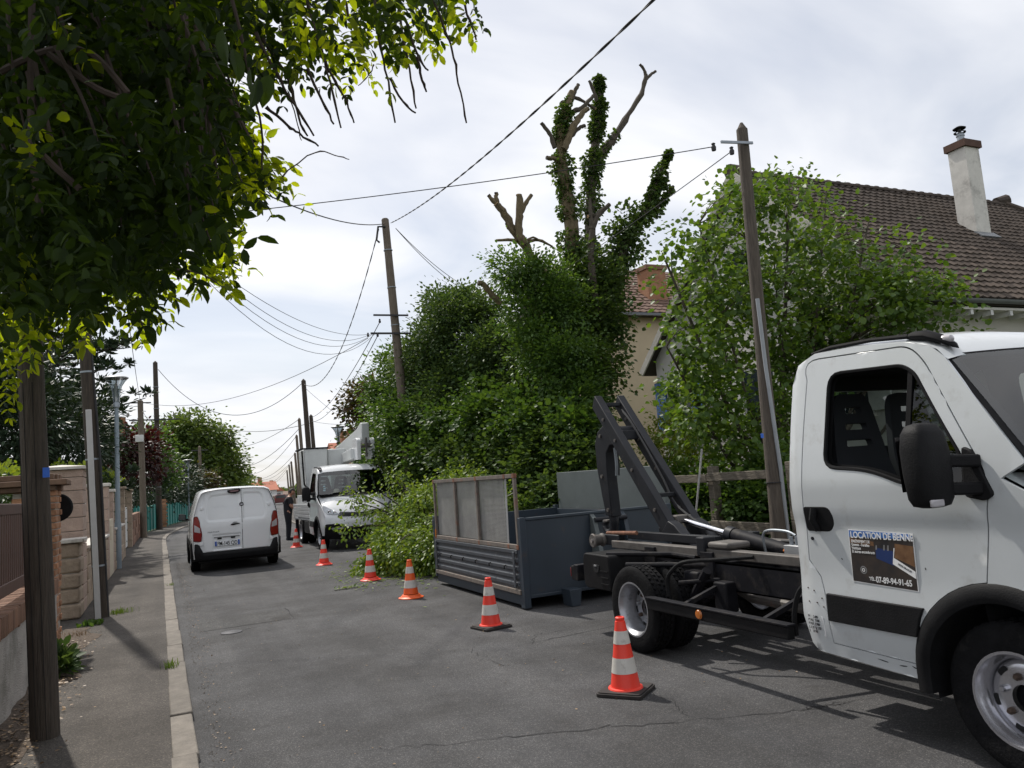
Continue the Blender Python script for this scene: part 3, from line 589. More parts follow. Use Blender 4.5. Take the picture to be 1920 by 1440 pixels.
mb = MB(); mb.box(tgp[0]-.012, tgp[0]+.03, tgp[1]-.01, tgp[1]+.0, tgp[2]-.035, tgp[2]+.035); mb.build('blue_tag', 'blue_tag', p1)
for k in range(3):
    a = R(200+40*k); mb = MB(); mb.bar(Vector(B1)+Vector((math.cos(a)*.0915, math.sin(a)*.0915, .0)), Vector(B1)+(Vector(T1)-Vector(B1))*.4+Vector((math.cos(a)*.086, math.sin(a)*.086, 0)), .003, .003); mb.build('drying_split', 'crack', p1, smooth=False)
B2 = G(192, 1157, PZ); T2 = atY(143, 380, B2[1]-.1)
p2 = pole('leaning dark pole with white conduit beside the stone pier', B2, T2, .098, .078, 'pole_dark')
for f in (.12, .37, .58, .74): ring(p2, B2, T2, f, .101-.02*f)
cb = atY(184, 1160, B2[1]-.14); cb[2] = PZ; ct = atY(166, 768, B2[1]-.16); mb = MB(); mb.bar(cb, ct, .075, .05, up=(0, 1, 0)); o = mb.build('white_conduit', 'pvc', p2, bevel=.006)
mb = MB(); mb.tube([Vector(G(203, 1156, PZ))+Vector((0, -.02, 0)), Vector(atY(188, 860, B2[1]-.1)), Vector(atY(170, 640, B2[1]-.1))], .017, 6); mb.build('black_conduit', 'cable', p2)
B3 = G(270, 1008, PZ); T3 = atY(263, 752, B3[1]); p3 = pole('short grey pole with white box beside the brownish wall', B3, T3, .15, .12); crossarm(p3, Vector(T3)-Vector((0, 0, .08)), .9, t=.05)
bx = atY(262, 822, B3[1]-.2); mb = MB(); mb.box(bx[0]-.18, bx[0]+.16, bx[1]-.02, bx[1]+.12, bx[2]-.16, bx[2]+.16); mb.build('junction_box', 'frame_white', p3, bevel=.02)
B4 = G(299, 993, PZ); T4 = atY(291, 680, B4[1]); p4 = pole('tall brown pole in front of the teal fence', B4, T4, .17, .13, 'pole_dark'); crossarm(p4, atY(290, 787, B4[1]-.2), 2.6, t=.07)
for f in (.25, .42, .58, .72, .85): ring(p4, B4, T4, f, .165)
BR = Vector((7.45, 8.1, PZ)); TR = Vector(atY(1391, 243, 8.1)); BR = Vector(atY(1458, 975, 8.1)); BR = BR+(BR-TR)*((BR.z-PZ)/(TR.z-BR.z)); BR.z = PZ
pr = pole('tall pointed pole with grey conduit in front of the tiled house', BR, TR, .106, .078, 'pole_grey')
mb = MB(); mb.bar(Vector(atY(1352, 266, 8.0)), Vector(atY(1411, 268, 8.0)), .025, .035); mb.build('perforated_bracket', 'galva', pr, smooth=False)
mb = MB(); mb.tube([BR+Vector((.13, -.05, 0)), Vector(atY(1463, 875, 7.98)), Vector(atY(1436, 690, 8.0)), Vector(atY(1420, 560, 8.02))], .026, 8); mb.build('grey_conduit', 'conduit', pr)
ring(pr, BR, TR, (atY(1445, 905, 8.1)[2]-PZ)/(TR.z-PZ), .117, 'cable', .012)
tg = atY(1429, 817, 7.95); mb = MB(); mb.box(tg[0]-.02, tg[0]+.02, tg[1]-.006, tg[1]+.004, tg[2]-.03, tg[2]+.03); mb.build('blue_tag', 'blue_tag', pr)
for q in ((1338, 276), (1372, 283)): insul(pr, atY(*q, 8.0))
YC = 21.0; TCp = Vector(atY(722, 412, YC)); MC = Vector(atY(745, 650, YC)); BC = MC+(MC-TCp)*((MC.z-PZ)/(TCp.z-MC.z))
pc = pole('tall straight pole rising behind the laurel with two crossarms', BC, TCp, .155, .105, cap='flat')
crossarm(pc, atY(733, 591, YC-.15), 1.0, (1, -.05, 0), .045); crossarm(pc, atY(733, 625, YC-.15), 1.15, (1, -.05, 0), .05)
for q in ((712, 602), (690, 628), (708, 628), (772, 632)): insul(pc, atY(*q, YC-.2))
for f in (.66, .78, .90): ring(pc, BC, TCp, f, .13)
mb = MB(); mb.tube([atY(722, 425, YC-.1), atY(709, 425, YC-.15), atY(706, 450, YC-.15), atY(712, 455, YC-.15)], .03, 6); mb.build('cable_clamp', 'cable', pc)
# street lamp with flared glass head
def lamp(label, base, h, sc=1.0):
    b = Vector(base); r_ = root('street_lamp', label, 'street lamp', b, 'street lamps with flared glass heads'); mb = MB(); mb.lathe([(.075*sc, -.1), (.075*sc, 1.1), (.06*sc, 1.15), (.05*sc, h-1.0), (.042*sc, h-.75)], b, n=14); mb.build('post', 'lamp_grey', r_)
    mb = MB(); mb.lathe([(.042, 0), (.075, .03), (.075, .12), (.05, .16), (.045, .2)], b+Vector((0, 0, h-.78)), n=14); mb.build('collar', 'galva', r_)
    mb = MB(); mb.lathe([(.07, 0), (.075, .1), (.09, .25), (.13, .40), (.20, .52), (.27, .60)], b+Vector((0, 0, h-.62)), n=20); mb.build('glass_bowl', 'lamp_glass', r_)
    mb = MB(); mb.lathe([(.27, 0), (.285, .01), (.285, .03), (.26, .045), (.05, .05), (.0, .05)], b+Vector((0, 0, h-.035)), n=20); mb.build('lid', 'alu', r_)
    for k in range(6):
        a = math.pi*k/3+.3; mb = MB(); mb.tube([b+Vector((math.cos(a)*q, math.sin(a)*q, h-.62+z)) for q, z in ((.072, 0), (.077, .1), (.092, .25), (.132, .40), (.202, .52), (.272, .60))], .006, 5); mb.build('bowl_rib', 'galva', r_)
    mb = MB(); mb.lathe([(.05, 0), (.045, .3), (.02, .5), (.012, .58)], b+Vector((0, 0, h-.62)), n=10); mb.build('lamp_core', 'galva', r_); return r_
Lb = G(222, 1066, PZ); lamp('grey street lamp on the left pavement in front of the pale pillars', Lb, 4.72)
Lf = Vector((XL(62)-.5, 62, PZ)); q = atY(352, 862, 62); lamp('small distant street lamp left of the van roof', (q[0], 62, PZ), q[2]-PZ)
q = atY(633, 800, 33); lamp('street lamp rising behind the aerial lift truck', (q[0], 33, PZ), q[2]-PZ)
# far poles along both sides of the street
far_r = [((569, 714), 40.0, .16, 'darkest tall far pole right above the lift basket', 'pole_dark'), ((583, 780), 46, .15, 'shorter far pole just right of the darkest one', 'pole_dark'), ((561, 786), 52, .14, 'thin far pole just left of the darkest one', 'pole_wood'), ((556, 817), 62, .14, 'second thin far pole left of the darkest one', 'pole_wood'), ((553, 850), 74, .14, 'third thin far pole left of the darkest one', 'pole_wood'), ((546, 866), 88, .14, 'fourth far pole left of the darkest one', 'pole_wood'), ((542, 872), 104, .14, 'fifth far pole left of the darkest one', 'pole_wood'), ((538, 882), 125, .15, 'leftmost and most distant pole of the right-hand row', 'pole_wood')]
FT = []
for (px, Y, r0, lab, m) in far_r:
    t = Vector(atY(*px, Y)); pole(lab, (t.x+.25, Y, 0.0), t, r0, r0*.72, m, group='far utility poles on the right'); FT.append(t)
far_l = [((374, 838), 75, 'grey pole standing in front of the round green tree'), ((410, 862), 95, 'farther grey pole in front of the round green tree'), ((441, 878), 120, 'thin distant pole at the right edge of the round green tree'), ((449, 882), 130, 'last thin pole beside the round green tree'), ((467, 887), 150, 'distant pole with short crossarm above the red roofs'), ((477, 893), 170, 'tiny distant pole left of the red roofs')]
FL = []
for (px, Y, lab) in far_l:
    t = Vector(atY(*px, Y)); o = pole(lab, (t.x, Y, 0), t, .17, .13, 'pole_wood', group='far utility poles on the left'); crossarm(o, t-Vector((0, 0, .3)), 1.4, t=.09); FL.append(t)
# ---- overhead cables, each a line of its own
def cable(label, a, b, sag, r=.011, n=18, m='cable', twist=False):
    a, b = Vector(a), Vector(b); o = root('overhead_cable', label, 'cable', (a+b)/2, 'overhead cables'); pts = []
    for i in range(n+1): t = i/n; p = a.lerp(b, t); p.z -= sag*4*t*(1-t); pts.append(p)
    mb = MB()
    if twist:
        dens = []
        for i in range(n):
            for k in range(8): dens.append(pts[i].lerp(pts[i+1], k/8))
        for ph in (0, math.pi): mb.tube([p+Vector((math.cos(j*.38+ph)*r*.7, math.sin(j*.38+ph)*r*.35, math.sin(j*.38+ph)*r*.7)) for j, p in enumerate(dens)], r*.75, 5)
        mb.build('strand_pair', m, o); return o
    mb.tube(pts, r, 5); mb.build('wire', m, o); return o
tc_ = Vector(atY(733, 418, YC-.1)); e = Vector(atY(1225, 0, 5.2))+Vector((0, 0, .40*4*.74*.26)); e2 = tc_+(e-tc_)*1.35
cable('thick twisted cable running from the tall pole up over the street to the top edge', tc_, e2, .40, .011, 40, twist=True)
cable('thin wire crossing the sky from the pointed pole towards the left leaves', atY(1338, 275, 8.0), atY(150, 425, 12.6), .10, .007, 30)
cable('wire dropping from the pointed pole towards the pollarded tree', atY(1374, 282, 8.0), atY(900, 600, 24), .15, .007)
cable('wire from the tall pole top running left into the near leaves', atY(718, 420, YC), atY(430, 330, 11), .25, .013)
cable('twisted cable sagging from the tall pole to the darkest far pole', atY(710, 430, YC-.1), FT[0]-Vector((0, 0, 0.15)), 1.55, .012, 30, twist=True)
for k, (q, lab) in enumerate((((905, 553), 'upper of two wires from the tall pole down to the laurel top'), ((893, 556), 'lower of two wires from the tall pole down to the laurel top'))): cable(lab, atY(742, 428, YC-.1), Vector(atY(*q, 25)), .25, .010)
for k, (q, sg, lab) in enumerate((((405, 505), .35, 'highest of the wire bundle between crossarm and near leaves'), ((400, 512), .55, 'second wire of the bundle between crossarm and near leaves'), ((395, 520), .68, 'third wire of the bundle between crossarm and near leaves'), ((390, 528), .85, 'lowest of the wire bundle between crossarm and near leaves'))): cable(lab, atY(690+4*k, 627, YC-.15), atY(*q, 13), sg, .0055)
cable('wire sagging across the street between the tall brown pole and the darkest far pole', Vector(T4)+Vector((.15, 0, -.4)), FT[0]-Vector((.1, 0, .15)), 2.1, .016, 26)
cable('wire rising from the short grey pole towards the crossarm of the tall pole', Vector(T3)+Vector((.2, 0, -.1)), atY(690, 634, YC), .75, .009, 22)
cable('wire from the short grey pole up into the near leaves', Vector(T3), atY(236, 560, 17), .15, .009)
for q, lab in (((262, 756), 'upper short wire linking the two left poles'), ((264, 760), 'lower short wire linking the two left poles')): cable(lab, atY(*q, B3[1]+.1), atY(288, 786, B4[1]-.2), .35, .008)
cable('steep wire from the tall pole crossarm down to the second far pole', atY(712, 604, YC-.2), FT[1]-Vector((0, 0, .1)), .5, .012)
cable('second steep wire from the tall pole crossarm to the second far pole', atY(708, 630, YC-.2), FT[1]-Vector((0, 0, .35)), .6, .012)
cable('wire from the darkest far pole slanting down behind the lift truck', FT[0]-Vector((0, 0, .3)), atY(680, 812, 34), .1, .009)
cable('horizontal wire from the second far pole towards the purple-leaved tree', FT[1]-Vector((0, 0, .3)), atY(700, 792, 36), .15, .009)
for k, (a, b, sg, lab) in enumerate(((FT[1]-Vector((0, 0, .4)), Vector(atY(415, 800, 80)), .5, 'sagging double span from the second far pole to the round tree'), (FT[2], Vector(atY(440, 838, 95)), .5, 'thin span from a far right pole down to the round tree'), (FT[2]-Vector((0, 0, .6)), FL[1], 1.6, 'far span between left and right poles, highest of the lower group'), (FT[3], FL[2], 1.8, 'far span crossing the street, second from the top'), (FT[4], FL[2], 2.0, 'far span crossing the street, third from the top'), (FT[5], FL[4], 1.6, 'far span ending on the distant crossarm pole'), (FT[6], FL[4], 2.2, 'lower far span ending on the distant crossarm pole'), (FT[7], FL[5], 2.0, 'lowest far span above the red roofs'))): cable(lab, a, b, sg, .018, 16)
# ================================================================== wheels
def wheel(par, x, y, z, r, w, side, dual=False, rimr=None, m='rim', nuts=6, holes=6, name='wheel', dish=None):
    """side -1: outer face looks to -X. Tread grooves are real; rim with hand holes as painted dark ovals, hub and nuts"""
    rimr = rimr or r*.60; s = side; mb = MB()
    o_ = lambda d: s*d                      # d: outward distance from the wheel centre plane
    h = w/2; prof = [(rimr, o_(h*.86)), (rimr+.012, o_(h*.98)), (r*.80, o_(h*1.03)), (r*.90, o_(h*1.0)), (r*.965, o_(h*.90)), (r*.995, o_(h*.76))]
    ng = 4
    for k in range(ng):
        c0 = h*.70-(k+.25)*(h*1.4/ng); gw = h*.07; prof += [(r, o_(c0+gw+.004)), (r-.010, o_(c0+gw)), (r-.010, o_(c0-gw)), (r, o_(c0-gw-.004))]
    prof += [(r*.995, o_(-h*.76)), (r*.965, o_(-h*.90)), (r*.90, o_(-h)), (rimr+.012, o_(-h*.98)), (rimr, o_(-h*.86)), (rimr-.02, o_(-h*.5)), (rimr-.02, o_(h*.5)), (rimr, o_(h*.86))]
    mb.lathe(prof, (x, y, z), 'x', 56); wh = mb.build(name, 'tyre', par, sharp=30)
    # tread blocks
    tb = MB(); nb = 46
    for k in range(nb):
        for j, off in enumerate((-.52, 0, .52)):
            a = 2*math.pi*(k+.33*j)/nb; M = Matrix.Translation((x+off*h, y, z)) @ Matrix.Rotation(a, 4, 'X'); tb.box(-h*.16, h*.16, -.013, .013, r-.006, r+.004, M)
    t = tb.build('tread', 'tyre', wh, smooth=False); t['kind'] = 'stuff'
    rb = MB(); D = dish if dish is not None else (-.55 if dual else .35)
    rb.lathe([(rimr+.006, o_(h*.93)), (rimr+.010, o_(h*.98)), (rimr-.004, o_(h*.98)), (rimr-.012, o_(h*.80)), (rimr-.03, o_(h*.55)), (rimr-.035, o_(h*D-.02 if dual else h*.1)), (rimr-.05, o_(h*D)), (rimr*.72, o_(h*D+.004)), (rimr*.62, o_(h*(D+.10))), (rimr*.34, o_(h*(D+.14))), (rimr*.30, o_(h*(D+.14)))], (x, y, z), 'x', 40)
    rb.build('rim', m, wh, sharp=40)
    hb = MB(); dd = h*(D+.14); hb.lathe([(rimr*.30, o_(dd-.03)), (rimr*.30, o_(dd-.05)), (rimr*.27, o_(dd-.05)), (0, o_(dd-.06))], (x, y, z), 'x', 20); hb.build('hub', 'chassis', wh)
    for k in range(nuts):
        a = 2*math.pi*(k+.3)/nuts; c = (x, y+math.cos(a)*rimr*.47, z+math.sin(a)*rimr*.47); nb_ = MB(); nb_.lathe([(.018, o_(dd-.012)), (.018, o_(dd+.016)), (.010, o_(dd+.030)), (0, o_(dd+.030))], c, 'x', 8); nb_.build('wheel_nut', 'nut' if k % 2 else m, wh)
    for k in range(holes):
        a = 2*math.pi*(k+.8)/holes; c = Vector((x+o_(h*D+.006+h*.03), y+math.cos(a)*rimr*.69, z+math.sin(a)*rimr*.69)); mh_ = MB(); pts = []
        for q in range(14):
            b = 2*math.pi*q/14; u = math.copysign(abs(math.cos(b))**.6, math.cos(b))*rimr*.13; v = math.copysign(abs(math.sin(b))**.6, math.sin(b))*rimr*.075
            pts.append(c+Vector((0, -math.sin(a)*u+math.cos(a)*v, math.cos(a)*u+math.sin(a)*v)))
        mh_.add(pts, [tuple(range(14))]); mh_.build('hole_dark_oval', 'interior', wh, smooth=False)  # flat oval coloured dark in place of the shaded opening
    return wh

# ================================================================== light truck cab (nose towards -Y), shared by both trucks
def sstep(a, b, x): t = min(1, max(0, (x-a)/(b-a))); return t*t*(3-2*t)
YN = [(.30, 1.62), (.45, 1.55), (.62, 1.50), (.78, 1.50), (.92, 1.56), (1.02, 1.64), (1.15, 1.79), (1.30, 2.02), (1.42, 2.22), (1.46, 2.28)]
def yn(z): return float(np.interp(z, [a for a, b in YN], [b for a, b in YN]))
def cab(r_, ox, oy, paint, style):
    xn, xf, xc = 3.62+ox, 5.62+ox, 4.62+ox
    def dx(y, z):
        d = .025*sstep(.62, .36, z) + (.145*max(0, (z-1.40)/.8)**1.25) + .016*sstep(1.27, 1.15, z)*sstep(.62, .92, z)
        d += .10*max(0, (2.45-y)/.8)**2 + .05*sstep(3.66, 3.82, y)**2*.6; return d
    near = lambda y, z: (xn+dx(y, z), y+oy, z); far = lambda y, z: (xf-dx(y, z), y+oy, z)
    ac, ar = (2.53, .365), .455
    arch = [(ac[0]+ar*math.cos(R(a)), ac[1]+ar*1.08*math.sin(R(a))) for a in range(182, -4, -12)]
    front = [(yn(z)+.20, z) for z in (.40, .55, .70, .85, 1.0, 1.15, 1.30, 1.42)]
    top = [(2.30, 1.49), (2.70, 2.055), (2.79, 2.13), (2.95, 2.175), (3.30, 2.215), (3.60, 2.225), (3.74, 2.17), (3.80, 2.05)]
    side = front+top+[(3.82, 1.2), (3.82, .60), (3.78, .44), (3.70, .405), (3.05, .375), (ac[0]+ar, .375)]+arch[::-1][0:0]+[(ac[0]+ar*math.cos(R(a)), ac[1]+ar*1.08*math.sin(R(a))) for a in range(4, 178, 10)]+[(ac[0]-ar, .40)]
    flo = lambda rr, a0, a1, st: [(ac[0]+rr*math.cos(R(a)), ac[1]+rr*1.08*math.sin(R(a))) for a in range(a0, a1, st)]
    door = rnd([(3.0, .6), (3.705, 2.190), (2.92, 2.148), (2.82, 2.05), (2.50, 1.455), (2.495, 1.36), (2.575, .92)], [0, .14, .12, .08, .08, .05, 0], 5)[1:]+[p for p in flo(.515, 84, 22, -8)]+[(3.01, .455), (3.585, .475), (3.595, .74), (3.625, .86), (3.705, .955)]
    gapo = []
    cx, cy = np.mean([p[0] for p in door]), np.mean([p[1] for p in door])
    win = rnd([(3.50, 1.515), (3.475, 2.080), (2.955, 2.050), (2.875, 1.995), (2.605, 1.52), (2.600, 1.385), (2.80, 1.375), (2.95, 1.405), (3.18, 1.485)], [.08, .09, .08, .04, .05, .05, .05, .1, .1], 4)
    def grow(P, g):
        out = []
        for i in range(len(P)):
            a, p, b = Vector(P[i-1]), Vector(P[i]), Vector(P[(i+1) % len(P)]); d = ((p-a).normalized()+(b-p).normalized()); d.normalize(); nrm = Vector((d.y, -d.x)); out.append(tuple(p+nrm*g))
        return out
    A = sum(door[i-1][0]*door[i][1]-door[i][0]*door[i-1][1] for i in range(len(door))); sg = 1 if A > 0 else -1
    hole = grow(door, .008*sg)
    for nm, f, s in (('side_panel', near, 1), ('side_panel', far, -1)):
        mb = MB(); mb.panel(side, f, [hole], .04 if s > 0 else .08); o = mb.build(nm, paint, r_, solid=.02, sharp=50, offset=-s if False else 0)
        mb = MB(); mb.panel(grow(door, .025*sg), lambda y, z: (f(y, z)[0]+s*.026, f(y, z)[1], z), [grow(win, -.02)], .12); mb.build('door_seal', 'rubber', r_)
        mb = MB(); mb.panel(door, f, [win], .036 if s > 0 else .08); d = mb.build('door', paint, r_, solid=.02, sharp=50, offset=0)
        mb = MB(); mb.tube([(f(y, z)[0]-s*.004, y+oy, z) for y, z in win], .013, 6, closed=True); mb.build('window_rubber', 'rubber', d)
        mb = MB(); mb.bar((f(2.915, 2.05)[0]+s*.004, 2.905+oy, 2.03), (f(2.93, 1.42)[0]+s*.004, 2.945+oy, 1.40), .028, .03, up=(0, 1, 0)); mb.build('window_divider', 'rubber', d)
        q = [p for p in win if p[0] < 2.93]+[(2.925, 1.41), (2.905, 2.03)]; q = sorted(q, key=lambda p: math.atan2(p[1]-1.72, p[0]-2.76)); mb = MB(); mb.panel(q, lambda y, z: (f(y, z)[0]+s*.008, y+oy, z), (), .12); mb.build('quarter_glass', 'glass_dark' if style == 1 else 'glass', d)
        if style == 2: q = [p for p in win if p[0] > 2.95]+[(2.935, 1.41), (2.915, 2.04)]; q = sorted(q, key=lambda p: math.atan2(p[1]-1.75, p[0]-3.2)); mb = MB(); mb.panel(q, lambda y, z: (f(y, z)[0]+s*.008, y+oy, z), (), .12); mb.build('side_glass', 'glass_dark', d)
        # handle: dark recess with a curved grip
        mb = MB(); pc_ = rnd([(3.695, 1.28), (3.695, 1.13), (3.50, 1.13), (3.465, 1.20), (3.49, 1.28)], [.02, .02, .04, .04, .05]); mb.prism(pc_, lambda y, z: (f(y, z)[0]-s*.013, y+oy, z), lambda y, z: (f(y, z)[0]+s*.005, y+oy, z)); h = mb.build('handle', 'black_plastic', d, bevel=.004)
        mb = MB(); mb.tube([(f(3.60, 1.27)[0]-s*.018, 3.60+oy, 1.27), (f(3.60, 1.2)[0]-s*.045, 3.605+oy, 1.205), (f(3.60, 1.14)[0]-s*.018, 3.60+oy, 1.14)], .022, 8); mb.build('grip', 'black_plastic', h)
        mb = MB(); mb.prism([(3.585, .605), (3.585, .765), (2.93, .755), (2.955, .70), (2.985, .60)] if s else [], lambda y, z: (f(y, z)[0]-s*.026, y+oy, z), lambda y, z: (f(y, z)[0]-s*.004, y+oy, z)); mb.build('side_moulding', 'black_plastic', d, bevel=.006)
        # wheel-arch flare
        mb = MB(); rows = []
        for a in range(-6, 188, 6):
            ca, sa = math.cos(R(a)), math.sin(R(a)); pr_ = lambda rr, oo: (f(ac[0]+rr*ca, max(.3, ac[1]+rr*1.08*sa))[0]-s*oo, ac[0]+rr*ca+oy, ac[1]+rr*1.08*sa); rows.append([pr_(.515, .004), pr_(.505, .020), pr_(.45, .030), pr_(.425, .018), pr_(.42, -.10)])
        mb.grid(rows); mb.build('arch_flare', 'black_plastic', r_, sharp=50)
        mb = MB(); rows = []
        for a in range(-10, 192, 10): rows.append([(f(ac[0], .5)[0]+s*.05, ac[0]+.44*math.cos(R(a))+oy, ac[1]+.44*1.08*math.sin(R(a))), (f(ac[0], .5)[0]+s*.45, ac[0]+.44*math.cos(R(a))+oy, ac[1]+.44*1.08*math.sin(R(a)))])
        mb.grid(rows); mb.build('arch_liner', 'interior', r_)
        # sill
        mb = MB(); mb.prism([(3.0, .36), (3.0, .45), (3.60, .468), (3.74, .45), (3.72, .385)], lambda y, z: (f(y, z)[0]+s*.006, y+oy, z), lambda y, z: (f(y, z)[0]+s*.06, y+oy, z)); mb.build('sill', 'sill_dirty' if style == 1 else paint, r_, bevel=.01)
        # mirror on two arms
        m0 = (f(2.56, 1.35)[0], 2.50+oy); mx = m0[0]-s*.235; my = 2.63+oy
        mir = MB(); rows = []
        for z_, w_, d_ in ((1.30, .05, .03), (1.31, .092, .055), (1.345, .110, .068), (1.46, .114, .078), (1.58, .112, .080), (1.66, .099, .07), (1.70, .074, .052), (1.712, .03, .02)):
            ring_ = []
            for k in range(20): a = 2*math.pi*k/20; cu = math.copysign(abs(math.cos(a))**.55, math.cos(a)); su = math.copysign(abs(math.sin(a))**.55, math.sin(a)); ring_.append((mx+cu*w_, my+su*d_-.02*(1.7-z_), z_))
            rows.append(ring_+[ring_[0]])
        mir.grid(rows); M_ = mir.build('mirror', 'black_plastic', r_, sharp=60); mir = MB(); mir.add([(mx+sx*.092, my+.079-.02*(1.6-z_), z_) for sx, z_ in ((-1, 1.38), (1, 1.38), (1, 1.65), (-1, 1.65))], [(0, 1, 2, 3)]); mir.build('mirror_glass', 'chrome', M_, smooth=False)
        for z_ in (1.385, 1.52): mir = MB(); mir.bar((mx+s*.07, my-.02, z_), (m0[0]+s*.0, m0[1]+.02, z_-.01), .06, .062); mir.build('mirror_arm', 'black_plastic', M_, bevel=.012)
        mir = MB(); mir.prism(rnd([(2.455, 1.345), (2.50, 1.315), (2.60, 1.335), (2.60, 1.585), (2.545, 1.56)], .02), lambda y, z: (f(y, z)[0]-s*.03, y+oy, z), lambda y, z: (f(y, z)[0]+s*.01, y+oy, z)); mir.build('mirror_foot', 'black_plastic', M_, bevel=.01)
        mir = MB(); mir.lathe([(0, -.09), (.03, -.085), (.04, -.07), (.04, -.055)], (mx-s*.045, my-.03, 1.395), n=12); mir.build('mirror_indicator', 'lens_amber', M_); mir = MB(); mir.box(mx-s*.09, mx-s*.0, my-.078, my-.06, 1.307, 1.343); mir.build('indicator_lens', 'lens_clear', M_, bevel=.008)
        # roof drip rail and marker pod
        mb = MB(); mb.tube([(f(y, 2.24)[0]+s*.025, y+oy, z) for y, z in ((3.66, 2.235), (3.5, 2.248), (3.2, 2.238), (2.95, 2.212))], [.008, .014, .014, .016], 6); mb.build('roof_rail', 'rubber', r_)
        mb = MB(); rows = []
        for t, y, zc, w_, h_ in ((0, 2.98, 2.212, .015, .010), (1, 2.92, 2.208, .04, .026), (2, 2.84, 2.195, .05, .032), (3, 2.76, 2.160, .045, .028), (4, 2.70, 2.120, .03, .016), (5, 2.68, 2.10, .008, .004)):
            rows.append([(f(2.9, 2.2)[0]+s*.05+w_*math.cos(2*math.pi*k/12), y+oy, zc+h_*math.sin(2*math.pi*k/12)) for k in range(13)])
        mb.grid(rows); pod = mb.build('roof_marker', 'rubber', r_); mb = MB(); mb.lathe([(0, -.045), (.022, -.03), (.03, 0), (.028, .02)], (f(2.9, 2.2)[0]+s*.045, 2.735+oy, 2.152), 'y', 12); mb.build('marker_lens', 'lens_clear', pod)
    # roof skin
    mb = MB(); rows = []
    for (y, z) in [(2.685, 2.04), (2.75, 2.105), (2.85, 2.152), (3.0, 2.182), (3.3, 2.215), (3.6, 2.225), (3.74, 2.17), (3.80, 2.05)]:
        a, b = near(y, z)[0], far(y, z)[0]; rows.append([(a+(b-a)*t, y+oy-.05*math.sin(math.pi*t)*sstep(3.0, 2.75, y), z+(.055*(1-abs(2*t-1)**2.4)+.022*min(1, min(t, 1-t)/.06))*(.55+.45*sstep(2.7, 2.95, y))) for t in (0, .02, .05, .1, .2, .35, .5, .65, .8, .9, .95, .98, 1)])
    mb.grid(rows); mb.build('roof', paint, r_, sharp=60)
    mb = MB(); mb.grid([[(near(y, 2.1)[0]+.04+(far(y, 2.1)[0]-near(y, 2.1)[0]-.08)*t, y+oy, z) for t in (0, .1, .5, .9, 1)] for y, z in ((2.80, 2.07), (3.0, 2.125), (3.6, 2.15), (3.76, 2.08))]); mb.build('headliner', 'interior', r_)
    # rear wall with window
    mb = MB(); pts = rnd([(xn+.06, .45), (xn+.06, 1.5), (xn+.17, 2.17), (xf-.17, 2.17), (xf-.06, 1.5), (xf-.06, .45)], [.05, .1, .12, .12, .1, .05]); rw = rnd([(xn+.22, 1.62), (xn+.26, 2.0), (xf-.26, 2.0), (xf-.22, 1.62)], .06)
    mb.panel(pts, lambda x, z: (x, 3.80+oy-.02*sstep(1.4, 2.2, z), z), [rw], .2); mb.build('rear_wall', paint, r_, solid=.015)
    mb = MB(); mb.panel(rnd([(xn+.08, .45), (xn+.08, 1.5), (xn+.19, 2.15), (xf-.19, 2.15), (xf-.08, 1.5), (xf-.08, .45)], .05), lambda x, z: (x, 3.765+oy-.02*sstep(1.4, 2.2, z), z), [rw], .2); mb.build('rear_lining', 'interior', r_)
    mb = MB(); mb.panel(rw, lambda x, z: (x, 3.79+oy-.015, z), (), .3); mb.build('rear_glass', 'glass', r_)
    # windscreen and its black surround
    def ws(u, t):   # u 0..1 across, t 0 top..1 bottom
        y = 2.715+(2.275-2.715)*t; z = 2.06+(1.475-2.06)*t; a, b = near(y, z)[0]+.035, far(y, z)[0]-.035; c = 1-(2*u-1)**2
        return (a+(b-a)*u, y+oy-.16*c-.01, z+.012*math.sin(math.pi*t)+.02*c*(1-t))
    mb = MB(); mb.grid([[ws(u, t) for u in np.linspace(0, 1, 21)] for t in np.linspace(0, 1, 9)]); mb.build('windscreen', 'glass' if style == 1 else 'glass', r_, rec=False)
    fr = MB()
    fr.grid([[(lambda p: (p[0], p[1]+.004, p[2]))(ws(u, t)) for u in np.linspace(-.018, .028, 3)] for t in np.linspace(-.02, 1.03, 9)])
    fr.grid([[(lambda p: (p[0], p[1]+.004, p[2]))(ws(1-u, t)) for u in np.linspace(-.018, .028, 3)] for t in np.linspace(-.02, 1.03, 9)])
    fr.grid([[(lambda p: (p[0], p[1]+.004, p[2]))(ws(u, t)) for u in np.linspace(.028, .972, 21)] for t in (-.02, .045)]); fr.grid([[(lambda p: (p[0], p[1]+.004, p[2]))(ws(u, t)) for u in np.linspace(.028, .972, 21)] for t in (.955, 1.03)]); fr.build('windscreen_surround', 'rubber', r_)
    for sx in (.18, .55):
        a = ws(sx, .985); b = ws(sx+.36, .90); mb = MB(); mb.tube([(p[0], p[1]-.012, p[2]+.006) for p in (a, ws(sx+.1, .97), b)], [.012, .009, .005], 6); mb.build('wiper', 'rubber', r_)
    # nose: bonnet, headlamps, grille, bumper
    def nose(x, z, off=0.0):
        k = abs(x-xc)/.95; return (x, yn(z)+oy-off+.21*k**3.2-.03*(1-k*k), z)
    mb = MB(); mb.panel(rnd([(xc-.91, .86), (xc-.95, 1.44), (xc+.95, 1.44), (xc+.91, .86), (xc+.6, .80), (xc-.6, .80)], .03), lambda x, z: nose(x, z), (), .09); mb.build('bonnet', paint, r_, sharp=60)
    mb = MB(); mb.panel(rnd([(xc-.95, 1.40), (xc-.90, 1.485), (xc, 1.50), (xc+.90, 1.485), (xc+.95, 1.40), (xc, 1.41)], .02), lambda x, z: (x, 2.20+.07*abs(x-xc)-.13*(1-abs(x-xc))+(z-1.40)*1.3+oy, z), (), .1); mb.build('scuttle', 'rubber', r_)
